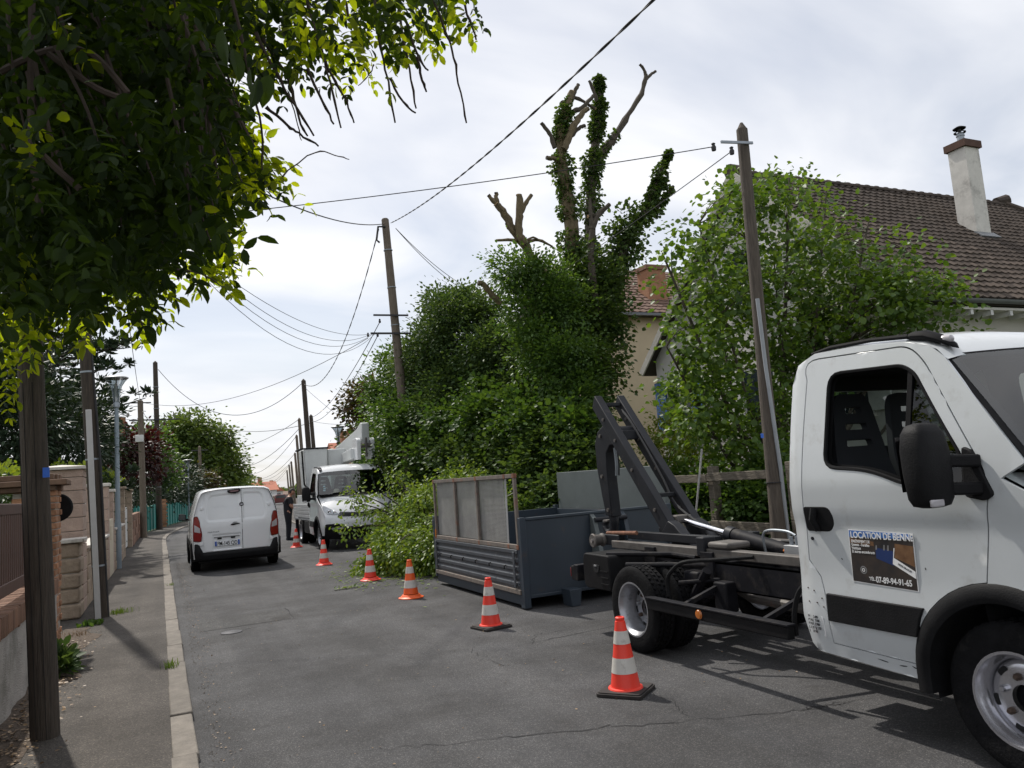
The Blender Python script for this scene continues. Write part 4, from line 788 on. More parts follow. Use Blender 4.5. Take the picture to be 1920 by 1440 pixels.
    mb = MB(); mb.panel(rnd([(xc-.93, .64), (xc-.92, .88), (xc-.55, .84), (xc, .80), (xc+.55, .84), (xc+.92, .88), (xc+.93, .64), (xc+.4, .58), (xc-.4, .58)], .03), lambda x, z: nose(x, z, .012), (), .09); mb.build('bumper_skin', paint, r_, sharp=60)
    mb = MB(); mb.panel(rnd([(xc-.95, .32), (xc-.94, .70), (xc-.62, .70), (xc-.42, .60), (xc+.42, .60), (xc+.62, .70), (xc+.94, .70), (xc+.95, .32), (xc+.5, .27), (xc-.5, .27)], .05), lambda x, z: nose(x, z, .03), (), .09); mb.build('lower_bumper', 'black_plastic', r_, solid=.03)
    mb = MB(); mb.panel(rnd([(xc-.62, .90), (xc-.55, 1.0), (xc, .955), (xc+.55, 1.0), (xc+.62, .90), (xc, .835)], .03), lambda x, z: nose(x, z, .018), (), .09); gr = mb.build('grille', 'black_gloss', r_)
    for k in range(3): mb = MB(); mb.tube([nose(xc+u*.5, .875+.03*k+.015*abs(u), .028) for u in np.linspace(-1, 1, 9)], .007, 5); mb.build('grille_bar', 'black_plastic', gr)
    for sx in (-1, 1):
        mb = MB(); mb.panel(rnd([(xc+sx*.55, .925), (xc+sx*.66, 1.02), (xc+sx*.92, 1.20), (xc+sx*.935, 1.05), (xc+sx*.86, .955)], .03), lambda x, z: nose(x, z, .016), (), .06); hl = mb.build('headlight', 'headlight', r_)
        for q in (.68, .80): mb = MB(); c_ = nose(xc+sx*q, .985+.25*(q-.68), .024); mb.lathe([(.0, 0), (.035, -.006), (.042, .006), (.042, .02)], c_, 'y', 14); mb.build('lamp_reflector', 'chrome', hl)
        mb = MB(); mb.panel(rnd([(xc+sx*.50, .555), (xc+sx*.50, .60), (xc+sx*.80, .605), (xc+sx*.78, .55)], .015), lambda x, z: nose(x, z, .064), (), .06); mb.build('running_light', 'lens_clear', r_)
        mb = MB(); mb.lathe([(.0, 0), (.03, -.004), (.045, .004), (.045, .02)], nose(xc+sx*.58, .45, .064), 'y', 14); mb.build('fog_light', 'headlight', r_)
    # interior
    mb = MB(); mb.box(xn+.1, xf-.1, 3.04+oy, 3.76+oy, .42, .5); mb.build('cab_floor', 'interior', r_)
    mb = MB(); rows = [[(x, y+oy+.05*abs(x-xc), z) for x in np.linspace(xn+.1, xf-.1, 7)] for y, z in ((2.25, 1.42), (2.4, 1.475), (2.62, 1.45), (2.70, 1.36), (2.66, 1.1), (2.6, .6))]; mb.grid(rows); mb.build('dashboard', 'interior', r_)
    mb = MB(); ctr = Vector((xf-.45, 2.92+oy, 1.33)); mb.tube([ctr+Vector((.2*math.cos(a), .2*math.sin(a)*.42, .2*math.sin(a)*.9)) for a in np.linspace(0, 2*math.pi, 25)[:-1]], .016, 6, closed=True); mb.bar(ctr-Vector((.2, 0, 0)), ctr+Vector((.2, 0, 0)), .04, .03); mb.build('steering_wheel', 'interior', r_)
    for xs in ((xn+.42, xn+.93, xf-.42) if True else ()):
        outl = rnd([(-.23, .62), (-.24, 1.42), (-.22, 1.60), (-.165, 1.90), (-.12, 1.965), (.12, 1.965), (.165, 1.90), (.22, 1.60), (.24, 1.42), (.23, .62)], .06)
        hs = [rnd([(-a, z-.021), (-a+.008, z+.021), (a-.008, z+.021), (a, z-.021)], .01, 2) for z, a in ((1.86, .075), (1.755, .098), (1.65, .115))]
        mb = MB(); mb.panel(outl, lambda x, z: (xs+x, 3.52+oy+.10*(z-1.0)-.04*(abs(x)/.24)**2*sstep(1.6, 1.3, z), z), hs, .09); st = mb.build('seat', 'seat', r_, solid=.045, bevel=0)
        mb = MB(); mb.box(xs-.24, xs+.24, 3.02+oy, 3.50+oy, .62, .86); mb.build('cushion', 'seat', st, bevel=.05, seg=3)
    for o in r_.children:
        if o.name.split('.')[0] in ('side_panel', 'door', 'roof', 'bonnet', 'bumper_skin'): o.cycles.shadow_terminator_geometry_offset = .35; o.cycles.shadow_terminator_offset = .25
    return near, far, nose, dx, ws
# ================================================================== hook-lift truck on the right
tk = root('hooklift_truck', 'white single-cab hooklift truck with bare black chassis parked at the right edge', 'truck', (4.62, 4.3, 0))
near, far, nose, dxf, wsf = cab(tk, 0, 0, 'white_paint', 1)
FX = near(2.53, .4)[0]
wheel(tk, FX+.13, 2.53, .365, .365, .215, -1, m='rim_clean', dish=.30); wheel(tk, 9.24-FX-.13, 2.53, .365, .365, .215, 1, m='rim_clean', dish=.30)
for x, s, du in ((3.80, -1, True), (4.055, -1, True), (5.44, 1, True), (5.185, 1, True)): wheel(tk, x, 5.92, .368, .368, .20, s, dual=du, rimr=.225)
def part(name, m, fn, par=tk, bevel=0, smooth=True, **k): mb = MB(); fn(mb); return mb.build(name, m, par, bevel=bevel, smooth=smooth, **k)
# chassis
for x in (4.19, 4.97): part('chassis_rail', 'chassis', lambda mb: (mb.box(x, x+.012, 1.9, 7.05, .54, .76), mb.box(x, x+.07, 1.9, 7.05, .748, .76), mb.box(x, x+.07, 1.9, 7.05, .54, .552)), smooth=False)
for y in (2.2, 3.9, 4.7, 5.5, 6.4, 7.0): part('crossmember', 'chassis', lambda mb: mb.box(4.263, 4.967, y, y+.06, .58, .72), bevel=.008)
for x in (4.20, 4.96): part('subframe_rail', 'rail_steel', lambda mb: (mb.box(x-.01, x+.09, 3.95, 7.0, .79, .865)), bevel=.008)
part('subframe_rail', 'hook_steel', lambda mb: mb.box(4.36, 4.44, 5.55, 6.95, .868, .945), bevel=.006); part('subframe_rail', 'hook_steel', lambda mb: mb.box(4.80, 4.88, 5.55, 6.95, .868, .945), bevel=.006)
for y in (4.2, 5.35, 6.2): part('frame_bracket', 'chassis', lambda mb: (mb.box(4.165, 4.192, y, y+.16, .60, .84)), bevel=.004)
part('bracket_block', 'rail_steel', lambda mb: mb.box(4.18, 4.42, 5.15, 5.42, .868, .925), bevel=.02)
part('bracket_block', 'hook_steel', lambda mb: mb.box(4.17, 4.30, 5.45, 5.56, .80, .96), bevel=.01)
# axle, springs, propshaft, tank
part('rear_axle', 'chassis', lambda mb: (mb.tube([(3.9, 5.92, .37), (5.34, 5.92, .37)], .07, 10), mb.lathe([(.08, -.14), (.16, -.08), (.18, 0), (.16, .08), (.08, .14)], (4.62, 5.92, .38), 'x', 14)))
part('propshaft', 'chassis', lambda mb: mb.tube([(4.62, 5.8, .42), (4.6, 4.6, .50), (4.6, 3.6, .52)], .045, 10))
for x in (4.16, 5.08):
    for k in range(4): part('spring_leaf', 'chassis', lambda mb: mb.tube([(x, 5.92-.62+.07*k, .50-.028*k), (x, 5.92, .42-.028*k), (x, 5.92+.62-.07*k, .50-.028*k)], .016, 6))
    part('damper', 'chassis', lambda mb: mb.tube([(x-.06, 5.35, .70), (x-.06, 5.62, .40)], .04, 8)); part('spring_hanger', 'chassis', lambda mb: mb.box(x-.07, x+.05, 5.12, 5.28, .38, .62), bevel=.015)
    part('bump_stop', 'chassis', lambda mb: mb.box(x-.08, x+.06, 5.45, 5.66, .56, .68), bevel=.02)
part('air_tank', 'chassis', lambda mb: mb.lathe([(0, -.32), (.10, -.30), (.12, -.24), (.12, .24), (.10, .30), (0, .32)], (4.9, 4.35, .48), 'y', 16)); part('fuel_tank', 'black_plastic', lambda mb: mb.box(4.98, 5.42, 3.95, 4.95, .36, .70), bevel=.04)
part('exhaust', 'rail_steel', lambda mb: mb.tube([(4.40, 3.6, .44), (4.42, 4.5, .43), (4.40, 5.2, .46), (4.36, 5.5, .60)], .04, 10))
# mudguard hoops
for (y0, y1, z0, z1) in ((5.47, 4.86, .52, .815), (4.06, 3.84, .42, .80)): part('mudguard_hoop', 'black_plastic', lambda mb: mb.tube(spline([(3.78, y0, z0), (3.78, y0-.005, z0+.14), (3.79, y0-.07, z1-.08), (3.83, y0-.18, z1-.012), (4.0, (y0+y1)/2-.05, z1), (4.18, y1, z1+.02)], 5), .017, 8))
part('mudguard_skin', 'black_plastic', lambda mb: mb.grid([[(x, 4.02-.30*math.sin(a)*.9, .46+.33*(1-math.cos(a))) for x in (3.84, 4.12)] for a in np.linspace(0, 1.5, 8)]), solid=.006)
# side guard bar with amber reflector
sgd = part('side_guard', 'black_plastic', lambda mb: mb.box(3.655, 3.715, 4.0, 5.62, .415, .50), bevel=.008)
part('side_guard_rim', 'chassis', lambda mb: mb.box(3.645, 3.72, 3.99, 5.63, .501, .515), sgd, bevel=.003)
part('amber_reflector', 'lens_amber', lambda mb: mb.lathe([(0, -.014), (.03, -.012), (.038, 0)], (3.655, 4.92, .462), 'x', 14), sgd)
for y in (4.35, 5.25): part('guard_bracket', 'chassis', lambda mb: mb.bar((3.72, y, .46), (4.19, y, .60), .035, .035))
part('support_tube', 'chassis', lambda mb: mb.tube([(3.80, 6.45, .80), (4.19, 5.95, .79), (4.19, 5.6, .78)], .022, 8)); part('support_tube', 'chassis', lambda mb: mb.tube([(3.80, 6.12, .725), (4.19, 5.45, .73)], .022, 8)); part('support_tube', 'chassis', lambda mb: mb.tube([(3.95, 5.55, .60), (4.19, 5.3, .62)], .018, 8))
# tool box with grip, underrun bar, rear roller
tb = part('tool_box', 'black_plastic', lambda mb: mb.prism(rnd([(6.33, .47), (6.34, .795), (6.80, .80), (6.83, .74), (6.83, .50), (6.78, .465)], .035), lambda y, z: (3.745, y, z), lambda y, z: (4.15, y, z)), bevel=.012)
part('box_latch', 'interior', lambda mb: mb.prism(rnd([(6.51, .70), (6.53, .63), (6.60, .625), (6.64, .70)], .02), lambda y, z: (3.738, y, z), lambda y, z: (3.75, y, z)), tb); part('latch_plate', 'alu', lambda mb: mb.box(3.734, 3.739, 6.555, 6.60, .685, .70), tb)
for z in (.52, .58, .64): part('box_rib', 'black_plastic', lambda mb: mb.box(3.737, 3.747, 6.36, 6.50, z, z+.012), tb)
part('underrun_bar', 'black_plastic', lambda mb: mb.box(3.80, 5.44, 7.12, 7.20, .50, .64), bevel=.01); part('underrun_bracket', 'chassis', lambda mb: (mb.box(4.2, 4.26, 6.9, 7.13, .52, .70)), bevel=.006)
for s_ in (0, 1): part('tail_lamp', 'chassis', lambda mb: mb.box(3.78+s_*1.30, 4.10+s_*1.30, 7.02, 7.11, .50, .66), bevel=.01); part('tail_lens', 'lens_red', lambda mb: mb.box(3.80+s_*1.30, 4.08+s_*1.30, 7.201, 7.215, .53, .62), bevel=.004)
for x in (4.14, 5.04): rl = part('rear_roller', 'rail_steel', lambda mb: mb.lathe([(0, -.07), (.065, -.07), (.075, -.06), (.062, -.045), (.055, .03), (.07, .045), (.07, .06), (0, .06)], (x, 7.18, .865), 'x', 20)); part('roller_pin', 'chrome', lambda mb: mb.lathe([(0, -.085), (.02, -.085), (.02, -.07)], (x, 7.18, .865), 'x', 12), rl)
for x in (4.22, 4.95): part('roller_frame', 'hook_steel', lambda mb: mb.box(x, x+.08, 6.9, 7.24, .81, .92), bevel=.01)
part('roller_bar', 'rust', lambda mb: mb.tube([(4.25, 6.6, .95), (4.25, 7.16, .93)], .02, 8))
# hook arm: two beams, cross plates, knuckle, hook jib
pa, pb = Vector((0, 6.36, 1.00)), Vector((0, 7.52, 2.36)); dd = (pb-pa).normalized(); nn = Vector((0, -dd.z, dd.y))
for x0 in (4.425, 4.725):
    o = part('arm_beam', 'hook_steel', lambda mb: mb.prism([(pa-nn*.075), (pb-nn*.065), (pb+nn*.065+dd*.02), (pa+nn*.075)] and [(p.y, p.z) for p in (pa-nn*.08, pb-nn*.07-dd*.02, pb+nn*.07+dd*.03, pa+nn*.08)], lambda y, z: (x0, y, z), lambda y, z: (x0+.095, y, z)), bevel=.008)
    for f in (.12, .42, .66, .84): q = pa+dd*(pb-pa).length*f+nn*.0; part('pin', 'rail_steel', lambda mb: mb.lathe([(0, -.014), (.018, -.014), (.018, 0)], (x0-.0005, q.y, q.z), 'x', 10), o)
    part('arm_foot', 'hook_steel', lambda mb: mb.prism([(6.42, .95), (6.30, 1.06), (6.20, 1.02), (5.90, .78), (6.08, .74)], lambda y, z: (x0-.006, y, z), lambda y, z: (x0+.10, y, z)), bevel=.008)
for f, th in ((.97, .02), (.70, .05), (.22, .02)): q = pa+dd*(pb-pa).length*f; part('arm_crossplate', 'hook_steel', lambda mb: mb.box(4.521, 4.724, q.y-.06, q.y+.06, q.z-th, q.z+th), bevel=.006)
q = pa+dd*(pb-pa).length*.74; part('pivot_shaft', 'hook_steel', lambda mb: mb.tube([(4.44, q.y, q.z), (4.80, q.y, q.z)], .05, 14))
jib = part('hook_jib', 'hook_steel', lambda mb: mb.prism([(7.22, 1.94), (7.40, 2.06), (7.58, 2.10), (7.72, 2.03), (7.80, 1.90), (7.80, 1.62), (7.74, 1.30), (7.69, 1.08), (7.56, 1.06), (7.57, 1.32), (7.58, 1.60), (7.56, 1.78), (7.48, 1.86), (7.34, 1.86)], lambda y, z: (4.56, y, z), lambda y, z: (4.69, y, z)), bevel=.012)
for yy, zz_ in ((7.66, 1.98), (7.69, 1.52), (7.62, 1.14)): part('pin', 'rail_steel', lambda mb: mb.lathe([(0, -.014), (.022, -.014), (.022, 0)], (4.5595, yy, zz_), 'x', 10), jib)
part('hook', 'hook_steel', lambda mb: mb.tube(spline([(4.625, 7.63, 1.10), (4.625, 7.62, .99), (4.625, 7.66, .90), (4.625, 7.76, .885), (4.625, 7.82, .95), (4.625, 7.80, 1.01)], 5), [.055]*6+[.05]*8+[.045]*6+[.04]*5+[.02], 10), jib); part('hook_latch', 'rail_steel', lambda mb: mb.box(4.58, 4.67, 7.70, 7.79, 1.0, 1.025), jib, bevel=.005)
for k in range(3): part('hydraulic_hose', 'galva' if k < 2 else 'cable', lambda mb: mb.tube(spline([(4.60+.02*k, 7.45, 1.83), (4.60+.02*k, 7.44, 1.65), (4.60+.02*k, 7.46, 1.52)], 4), .009, 6))
part('hydraulic_hose', 'cable', lambda mb: mb.tube(spline([(4.70, 7.38, 2.25), (4.69, 7.2, 2.1), (4.70, 6.95, 1.78), (4.70, 6.7, 1.45), (4.68, 6.5, 1.20), (4.66, 6.1, 1.0), (4.6, 5.9, .90)], 5), .012, 6)); part('hydraulic_hose', 'rail_steel', lambda mb: mb.tube(spline([(4.83, 6.75, 1.42), (4.84, 6.6, 1.30), (4.83, 6.5, 1.15), (4.8, 6.42, 1.05)], 5), .008, 6))
# lift cylinder
cy = part('lift_cylinder', 'chassis', lambda mb: mb.tube([(4.62, 5.62, .935), (4.62, 5.56, .925), (4.62, 4.15, .69)], [.062, .066, .066], 18)); part('cylinder_gland', 'hook_steel', lambda mb: mb.tube([(4.62, 5.66, .942), (4.62, 5.58, .929)], .072, 18), cy)
part('piston_rod', 'chrome', lambda mb: mb.tube([(4.62, 6.34, 1.052), (4.62, 5.60, .932)], .027, 14), cy); part('rod_clevis', 'rail_steel', lambda mb: mb.box(4.53, 4.71, 6.30, 6.46, 1.02, 1.10), cy, bevel=.01)
part('valve_block', 'alu', lambda mb: mb.box(4.46, 4.555, 4.62, 4.82, .80, .90), cy, bevel=.004)
for y in (4.66, 4.72, 4.78): part('valve_fitting', 'galva', lambda mb: mb.tube([(4.51, y, .9), (4.51, y, .965)], .016, 8), cy)
for y in (4.60, 4.85): part('brass_fitting', 'lens_amber', lambda mb: mb.tube([(4.50, y-.03, .85), (4.50, y+.01, .85)], .014, 8), cy)
part('hydraulic_pipe', 'galva', lambda mb: mb.tube(spline([(4.55, 5.12, .78), (4.53, 5.12, .95), (4.53, 5.05, 1.0), (4.53, 4.85, 1.0), (4.53, 4.75, .97)], 5), .011, 6), cy); part('hydraulic_pipe', 'galva', lambda mb: mb.tube(spline([(4.52, 4.72, .97), (4.54, 4.6, .98), (4.56, 4.2, .93), (4.58, 3.9, .92)], 5), .010, 6), cy)
lid = part('battery_cover', 'black_plastic', lambda mb: mb.prism([(4.30, .72), (4.30, 1.0), (4.36, 1.06), (5.02, 1.06), (5.16, .98), (5.20, .72)], lambda y, z: (4.98, y, z), lambda y, z: (5.45, y, z)), bevel=.03)
for k in range(5): part('cover_rib', 'black_plastic', lambda mb: mb.box(5.0+.09*k, 5.03+.09*k, 4.38, 5.0, 1.061, 1.07), lid, bevel=.003)
part('headboard_hose', 'cable', lambda mb: mb.tube(spline([(4.7, 3.95, .70), (4.7, 4.2, .95), (4.75, 4.6, .90), (4.8, 5.2, .88)], 5), .014, 6))
# door poster
FXp = near(3.2, 1.0)[0]-.0135
ptl, ptr, pbr, pbl = (3.375, 1.150), (2.945, 1.140), (2.955, .835), (3.385, .852)
pst = part('door_poster', 'white_ink', lambda mb: mb.prism([pbl, pbr, ptr, ptl], lambda y, z: (FXp+.0005, y, z), lambda y, z: (FXp-.0015, y, z)), smooth=False); pst['label'] = 'printed advertising poster for skip hire stuck on the door'
def pq(u, v, d): # poster coordinates 0..1 right, 0..1 up
    b = Vector((0, pbl[0]+(pbr[0]-pbl[0])*u, pbl[1]+(pbr[1]-pbl[1])*u)); t = Vector((0, ptl[0]+(ptr[0]-ptl[0])*u, ptl[1]+(ptr[1]-ptl[1])*u)); p = b.lerp(t, v); return (FXp-.0015-d, p.y, p.z)
def pshape(nm, m, P, d): part(nm, m, lambda mb: mb.add([pq(u, v, d) for u, v in P], [tuple(range(len(P)))]), pst, smooth=False)
pshape('poster_print', 'poster_dark', [(.012, .015), (.988, .015), (.988, .985), (.012, .985)], .0006)
pshape('printed_sky', 'poster_blue', [(.012, .86), (.988, .90), (.988, .985), (.012, .985)], .0012)
pshape('printed_yard', 'poster_brown', [(.70, .55), (.985, .42), (.985, .78), (.72, .80)], .0012); pshape('printed_ground', 'poster_brown', [(.02, .74), (.4, .72), (.4, .80), (.02, .84)], .0012)
pshape('printed_tipper', 'poster_navy', [(.42, .50), (.68, .40), (.70, .66), (.42, .70)], .0014); pshape('printed_board', 'white_ink', [(.665, .43), (.985, .22), (.985, .345), (.69, .545), (.715, .72), (.70, .72)], .0018)
for (a, b) in ((.42, .72), (.54, .74), (.60, .74)): pshape('printed_load', 'poster_grey', [(a, .66), (a+.025, .66), (a+.03, b+.02), (a+.01, b+.02)], .0018)
for rr, m_, d_ in ((.075, 'poster_grey', .0016), (.052, 'poster_dark', .0022), (.035, 'white_ink', .0026), (.018, 'poster_dark', .003)): pshape('printed_wheel', m_, [(.20+rr*.72*math.cos(a), .25+rr*math.sin(a)) for a in np.linspace(0, 2*math.pi, 18)[:-1]], d_)
DOORX, UPZ = (0, -1, -.006), (0, 0, 1)
def ptext(s, u, v, h, m='white_ink', bold=.0, sq=1.0, skew=0.0): p = pq(u, v, .0024); text(s, h, frame_at(p, DOORX, UPZ), m, pst, bold, sq)
ptext('LOCATION DE BENNE', .035, .845, .050, bold=.0012, sq=.83); ptext('ENLÈVEMENT DE', .04, .755, .022, sq=.78, bold=.0004); ptext('Gravats - Ferailles', .04, .690, .022, sq=.78, bold=.0004); ptext('Végétaux', .04, .625, .022, sq=.78, bold=.0004); ptext('Et autres encombrants', .04, .560, .022, sq=.78, bold=.0004)
ptext('TÉL.', .28, .075, .026, sq=.9, bold=.0005); ptext('07-89-94-91-65', .385, .055, .046, sq=.80, bold=.0009)
text('DEVIS GRATUIT', .014, frame_at(pq(.74, .43, .0022), (0, -1, -.47), (0, -.47, 1)), 'ink', pst, .0002, .9)
text('DAILY', .016, frame_at((FXp, 3.03, .79), DOORX, UPZ), 'ink_soft', tk, .001, 1.7, name='door_badge'); part('door_badge_strip', 'ink_soft', lambda mb: mb.box(FXp-.001, FXp+.002, 2.96, 3.035, .792, .800), smooth=False)
# weight plate on the rear pillar, worn lock holes
pl = part('weight_plate', 'plate_white', lambda mb: mb.prism([(3.765, .51), (3.765, .63), (3.635, .62), (3.635, .50)], lambda y, z: (near(y, z)[0]-.0125, y, z), lambda y, z: (near(y, z)[0]-.011, y, z)), smooth=False)
for k, s in enumerate(('PV     2.485', 'PTAC  3.500', 'PTRA  7.000', 'L 5.35  lg 2.05', 'S    10.98')): text(s, .021, frame_at((near(3.70, .56)[0]-.0142, 3.757, .605-.022*k), DOORX, UPZ), 'ink', pl, .0002, .8)
for (y, z) in ((3.745, .78), (3.69, .77), (3.63, .73), (3.67, .70), (3.74, .70), (3.62, .68)): part('lock_bolt', 'nut', lambda mb: mb.lathe([(0, -.004), (.0042, -.004), (.0042, 0)], (near(y, z)[0]-.0105, y, z), 'x', 8))
part('door_lock', 'chassis', lambda mb: mb.lathe([(0, -.006), (.010, -.006), (.011, 0)], (near(3.62, 1.075)[0]-.0105, 3.66, 1.085), 'x', 12))
# scuffs and scrapes of a working truck
for (y, z, a, L_) in ((3.25, .43, .1, .07), (3.12, .425, -.1, .05), (3.05, .43, .3, .03), (3.45, .975, .6, .012), (2.90, .96, 1.2, .012)): part('scuff', 'chassis', lambda mb: mb.add([(near(y, z)[0]-.0112, y+L_*math.cos(a)*u-.002*v*math.sin(a), z+L_*math.sin(a)*u+.002*v) for u, v in ((-.5, -1), (0, -1.6), (.5, -.4), (.5, .4), (.1, 1.4), (-.5, 1))], [(0, 1, 2, 3, 4, 5)]), smooth=False)
# papers behind the windscreen
part('windscreen_paper', 'paper_blue', lambda mb: mb.add([(lambda p: (p[0], p[1]+.02, p[2]))(wsf(u, t)) for u, t in ((.10, .60), (.145, .58), (.15, .68), (.105, .70))], [(0, 1, 2, 3)]), smooth=False)

# ================================================================== open skip container behind the truck
sk = root('skip_container', 'dark grey open skip with mesh side standing on the road behind the hooklift truck', 'skip', (5.0, 10.2, 0))
def sp(name, m, fn, par=sk, bevel=.006, smooth=True, **k): mb = MB(); fn(mb); return mb.build(name, m, par, bevel=bevel, smooth=smooth, **k)
X0, X1, Y0, Y1 = 3.88, 6.10, 8.60, 11.85
sp('floor', 'skip_dark', lambda mb: mb.box(X0+.03, X1-.03, Y0+.03, Y1-.03, .17, .21))
for x in (4.55, 5.35): sp('skid_rail', 'skip_dark', lambda mb: mb.box(x, x+.09, Y0+.05, Y1, .03, .169))
sp('end_wall', 'skip_dark', lambda mb: mb.box(X0+.085, X1-.085, Y0, Y0+.05, .13, 1.05)); sp('end_wall_lip', 'skip_dark', lambda mb: mb.box(X0+.085, X1-.085, Y0-.015, Y0+.06, 1.051, 1.085)); sp('end_wall_foot', 'skip_dark', lambda mb: mb.box(X0+.085, X1-.085, Y0-.02, Y0-.001, .13, .17))
for x in (X0, X1-.083): sp('corner_post', 'skip_dark', lambda mb: mb.box(x, x+.083, Y0-.02, Y0+.10, .02, 1.09))
sp('rear_wall', 'skip_dark', lambda mb: mb.box(X0+.03, X1-.03, Y1-.05, Y1, .17, 1.02)); sp('corner_post', 'skip_dark', lambda mb: mb.box(X0-.01, X0+.07, Y1-.02, Y1+.06, .12, 1.06)); sp('corner_post', 'skip_dark', lambda mb: mb.box(X1-.07, X1+.01, Y1-.02, Y1+.06, .12, 1.06))
for z in (.45, .95): sp('hinge_lug', 'skip_rib', lambda mb: mb.tube([(X0+.0, Y1+.05, z-.05), (X0+.0, Y1+.05, z+.05)], .022, 8))
# near drop side: pressed ribs
ds = sp('drop_side', 'skip_rib', lambda mb: mb.grid([[(X0+.012-.016*o_, y, z) for y in (Y0+.10, Y1-.02)] for z, o_ in [(.235, 0)]+[(.25+.095*k+dz, o2) for k in range(4) for dz, o2 in ((.0, 0), (.02, 1), (.055, 1), (.075, 0))]+[(.655, 0)]]), solid=.006, bevel=0)
sp('top_rail', 'skip_rib', lambda mb: mb.box(X0-.012, X0+.035, Y0+.10, Y1-.021, .656, .705), ds); sp('light_rail', 'skip_frame', lambda mb: mb.box(X0-.02, X0+.04, Y0+.06, Y1-.0, .175, .232), ds); sp('lower_beam', 'skip_dark', lambda mb: mb.box(X0+.005, X0+.08, Y0+.06, Y1-.0, .05, .172), ds)
for k in range(6): y = Y0+.45+k*.5; sp('rope_hook', 'rubber', lambda mb: mb.tube([(X0-.012, y, .50), (X0-.034, y+.015, .49), (X0-.03, y+.02, .455)], .009, 6), ds)
sp('latch_bar', 'skip_rib', lambda mb: mb.box(X0-.028, X0-.013, Y0+.16, Y0+.215, .25, .68), ds); sp('latch_bar', 'skip_rib', lambda mb: mb.box(X0-.028, X0-.013, Y1-.10, Y1-.05, .25, .68), ds)
# rusty mesh frame on the near side
mf = sp('mesh_frame', 'skip_frame', lambda mb: (mb.box(X0-.005, X0+.035, Y0+.05, Y1-.06, 1.575, 1.625), mb.box(X0-.005, X0+.035, Y0+.08, Y1-.06, .712, .765)), bevel=.004)
for y, w_ in ((Y1-.06, .045), (10.83, .05), (9.95, .05), (Y0+.075, .05)): sp('frame_upright', 'skip_frame', lambda mb: mb.box(X0-.004, X0+.033, y-w_/2, y+w_/2, .766, 1.574), mf, bevel=.004)
for y in (Y1-.06, 10.83, 9.95, 8.95, Y0+.075):
    for z in (.735, 1.60): sp('weld_rust', 'rust', lambda mb: mb.box(X0-.008, X0+.037, y-.03, y+.03, z-.028, z+.028), mf, bevel=.003)
sp('yellow_mark', 'lens_amber', lambda mb: mb.box(X0-.010, X0-.0055, Y1-.085, Y1-.045, .74, .86), mf, bevel=0)
def wires(mb):
    for z in np.arange(.775, 1.57, .0165): mb.box(X0+.040, X0+.043, Y0+.42+.06*(1.57-z), Y1-.09, z, z+.0095)
    for y in np.arange(Y0+.5, Y1-.09, .02): mb.box(X0+.0435, X0+.0465, y, y+.010, .77, 1.572)
wm = sp('wire_mesh', 'wire', wires, mf, bevel=0, smooth=False); wm['kind'] = 'stuff'
sp('mesh_edge_strip', 'alu', lambda mb: mb.add([(X0+.036, Y0+.47, .77), (X0+.036, Y0+.41, .77), (X0+.036, Y0+.37, 1.572), (X0+.036, Y0+.43, 1.572)], [(0, 1, 2, 3)]), mf, bevel=0)
sp('tie_wire', 'wire', lambda mb: mb.tube([(X0+.02, Y0+.40, 1.34), (X0+.02, Y0+.10, 1.40)], .004, 5), mf, bevel=0)
# far side with raised grey boards
sp('far_wall', 'skip_dark', lambda mb: mb.box(X1-.05, X1, Y0+.101, Y1-.021, .17, 1.0))
for k in range(2): a, b = ((Y0+.02, 10.14), (10.16, 11.72))[k]; sp('raised_board', 'skip_grey', lambda mb: mb.box(X1-.045, X1-.015, a, b, 1.002, 1.60))
for y in (Y0+.06, 10.15, 11.68): sp('board_stay', 'skip_grey', lambda mb: mb.box(X1-.012, X1+.03, y-.025, y+.025, .6, 1.58))
# hook bail tower on the end wall and its foot
for x in (4.86, 5.30): sp('bail_strut', 'skip_grey' if x < 5 else 'skip_dark', lambda mb: mb.prism([(8.599, .20), (8.30, .18), (8.52, 1.0), (8.599, 1.06)], lambda y, z: (x, y, z), lambda y, z: (x+.06, y, z)))  # the first strut is coloured lighter so the brace looks lit
for x in (4.38, 5.42): sp('foot', 'skip_dark', lambda mb: mb.prism([(x, .20), (x+.16, .20), (x+.13, 0.001), (x+.01, 0.001)], lambda a, z: (a, 8.36, z), lambda a, z: (a, 8.58, z)))
sp('hook_bail', 'hook_steel', lambda mb: mb.tube([(4.88, 8.50, .98), (5.34, 8.50, .98)], .03, 10), bevel=0)

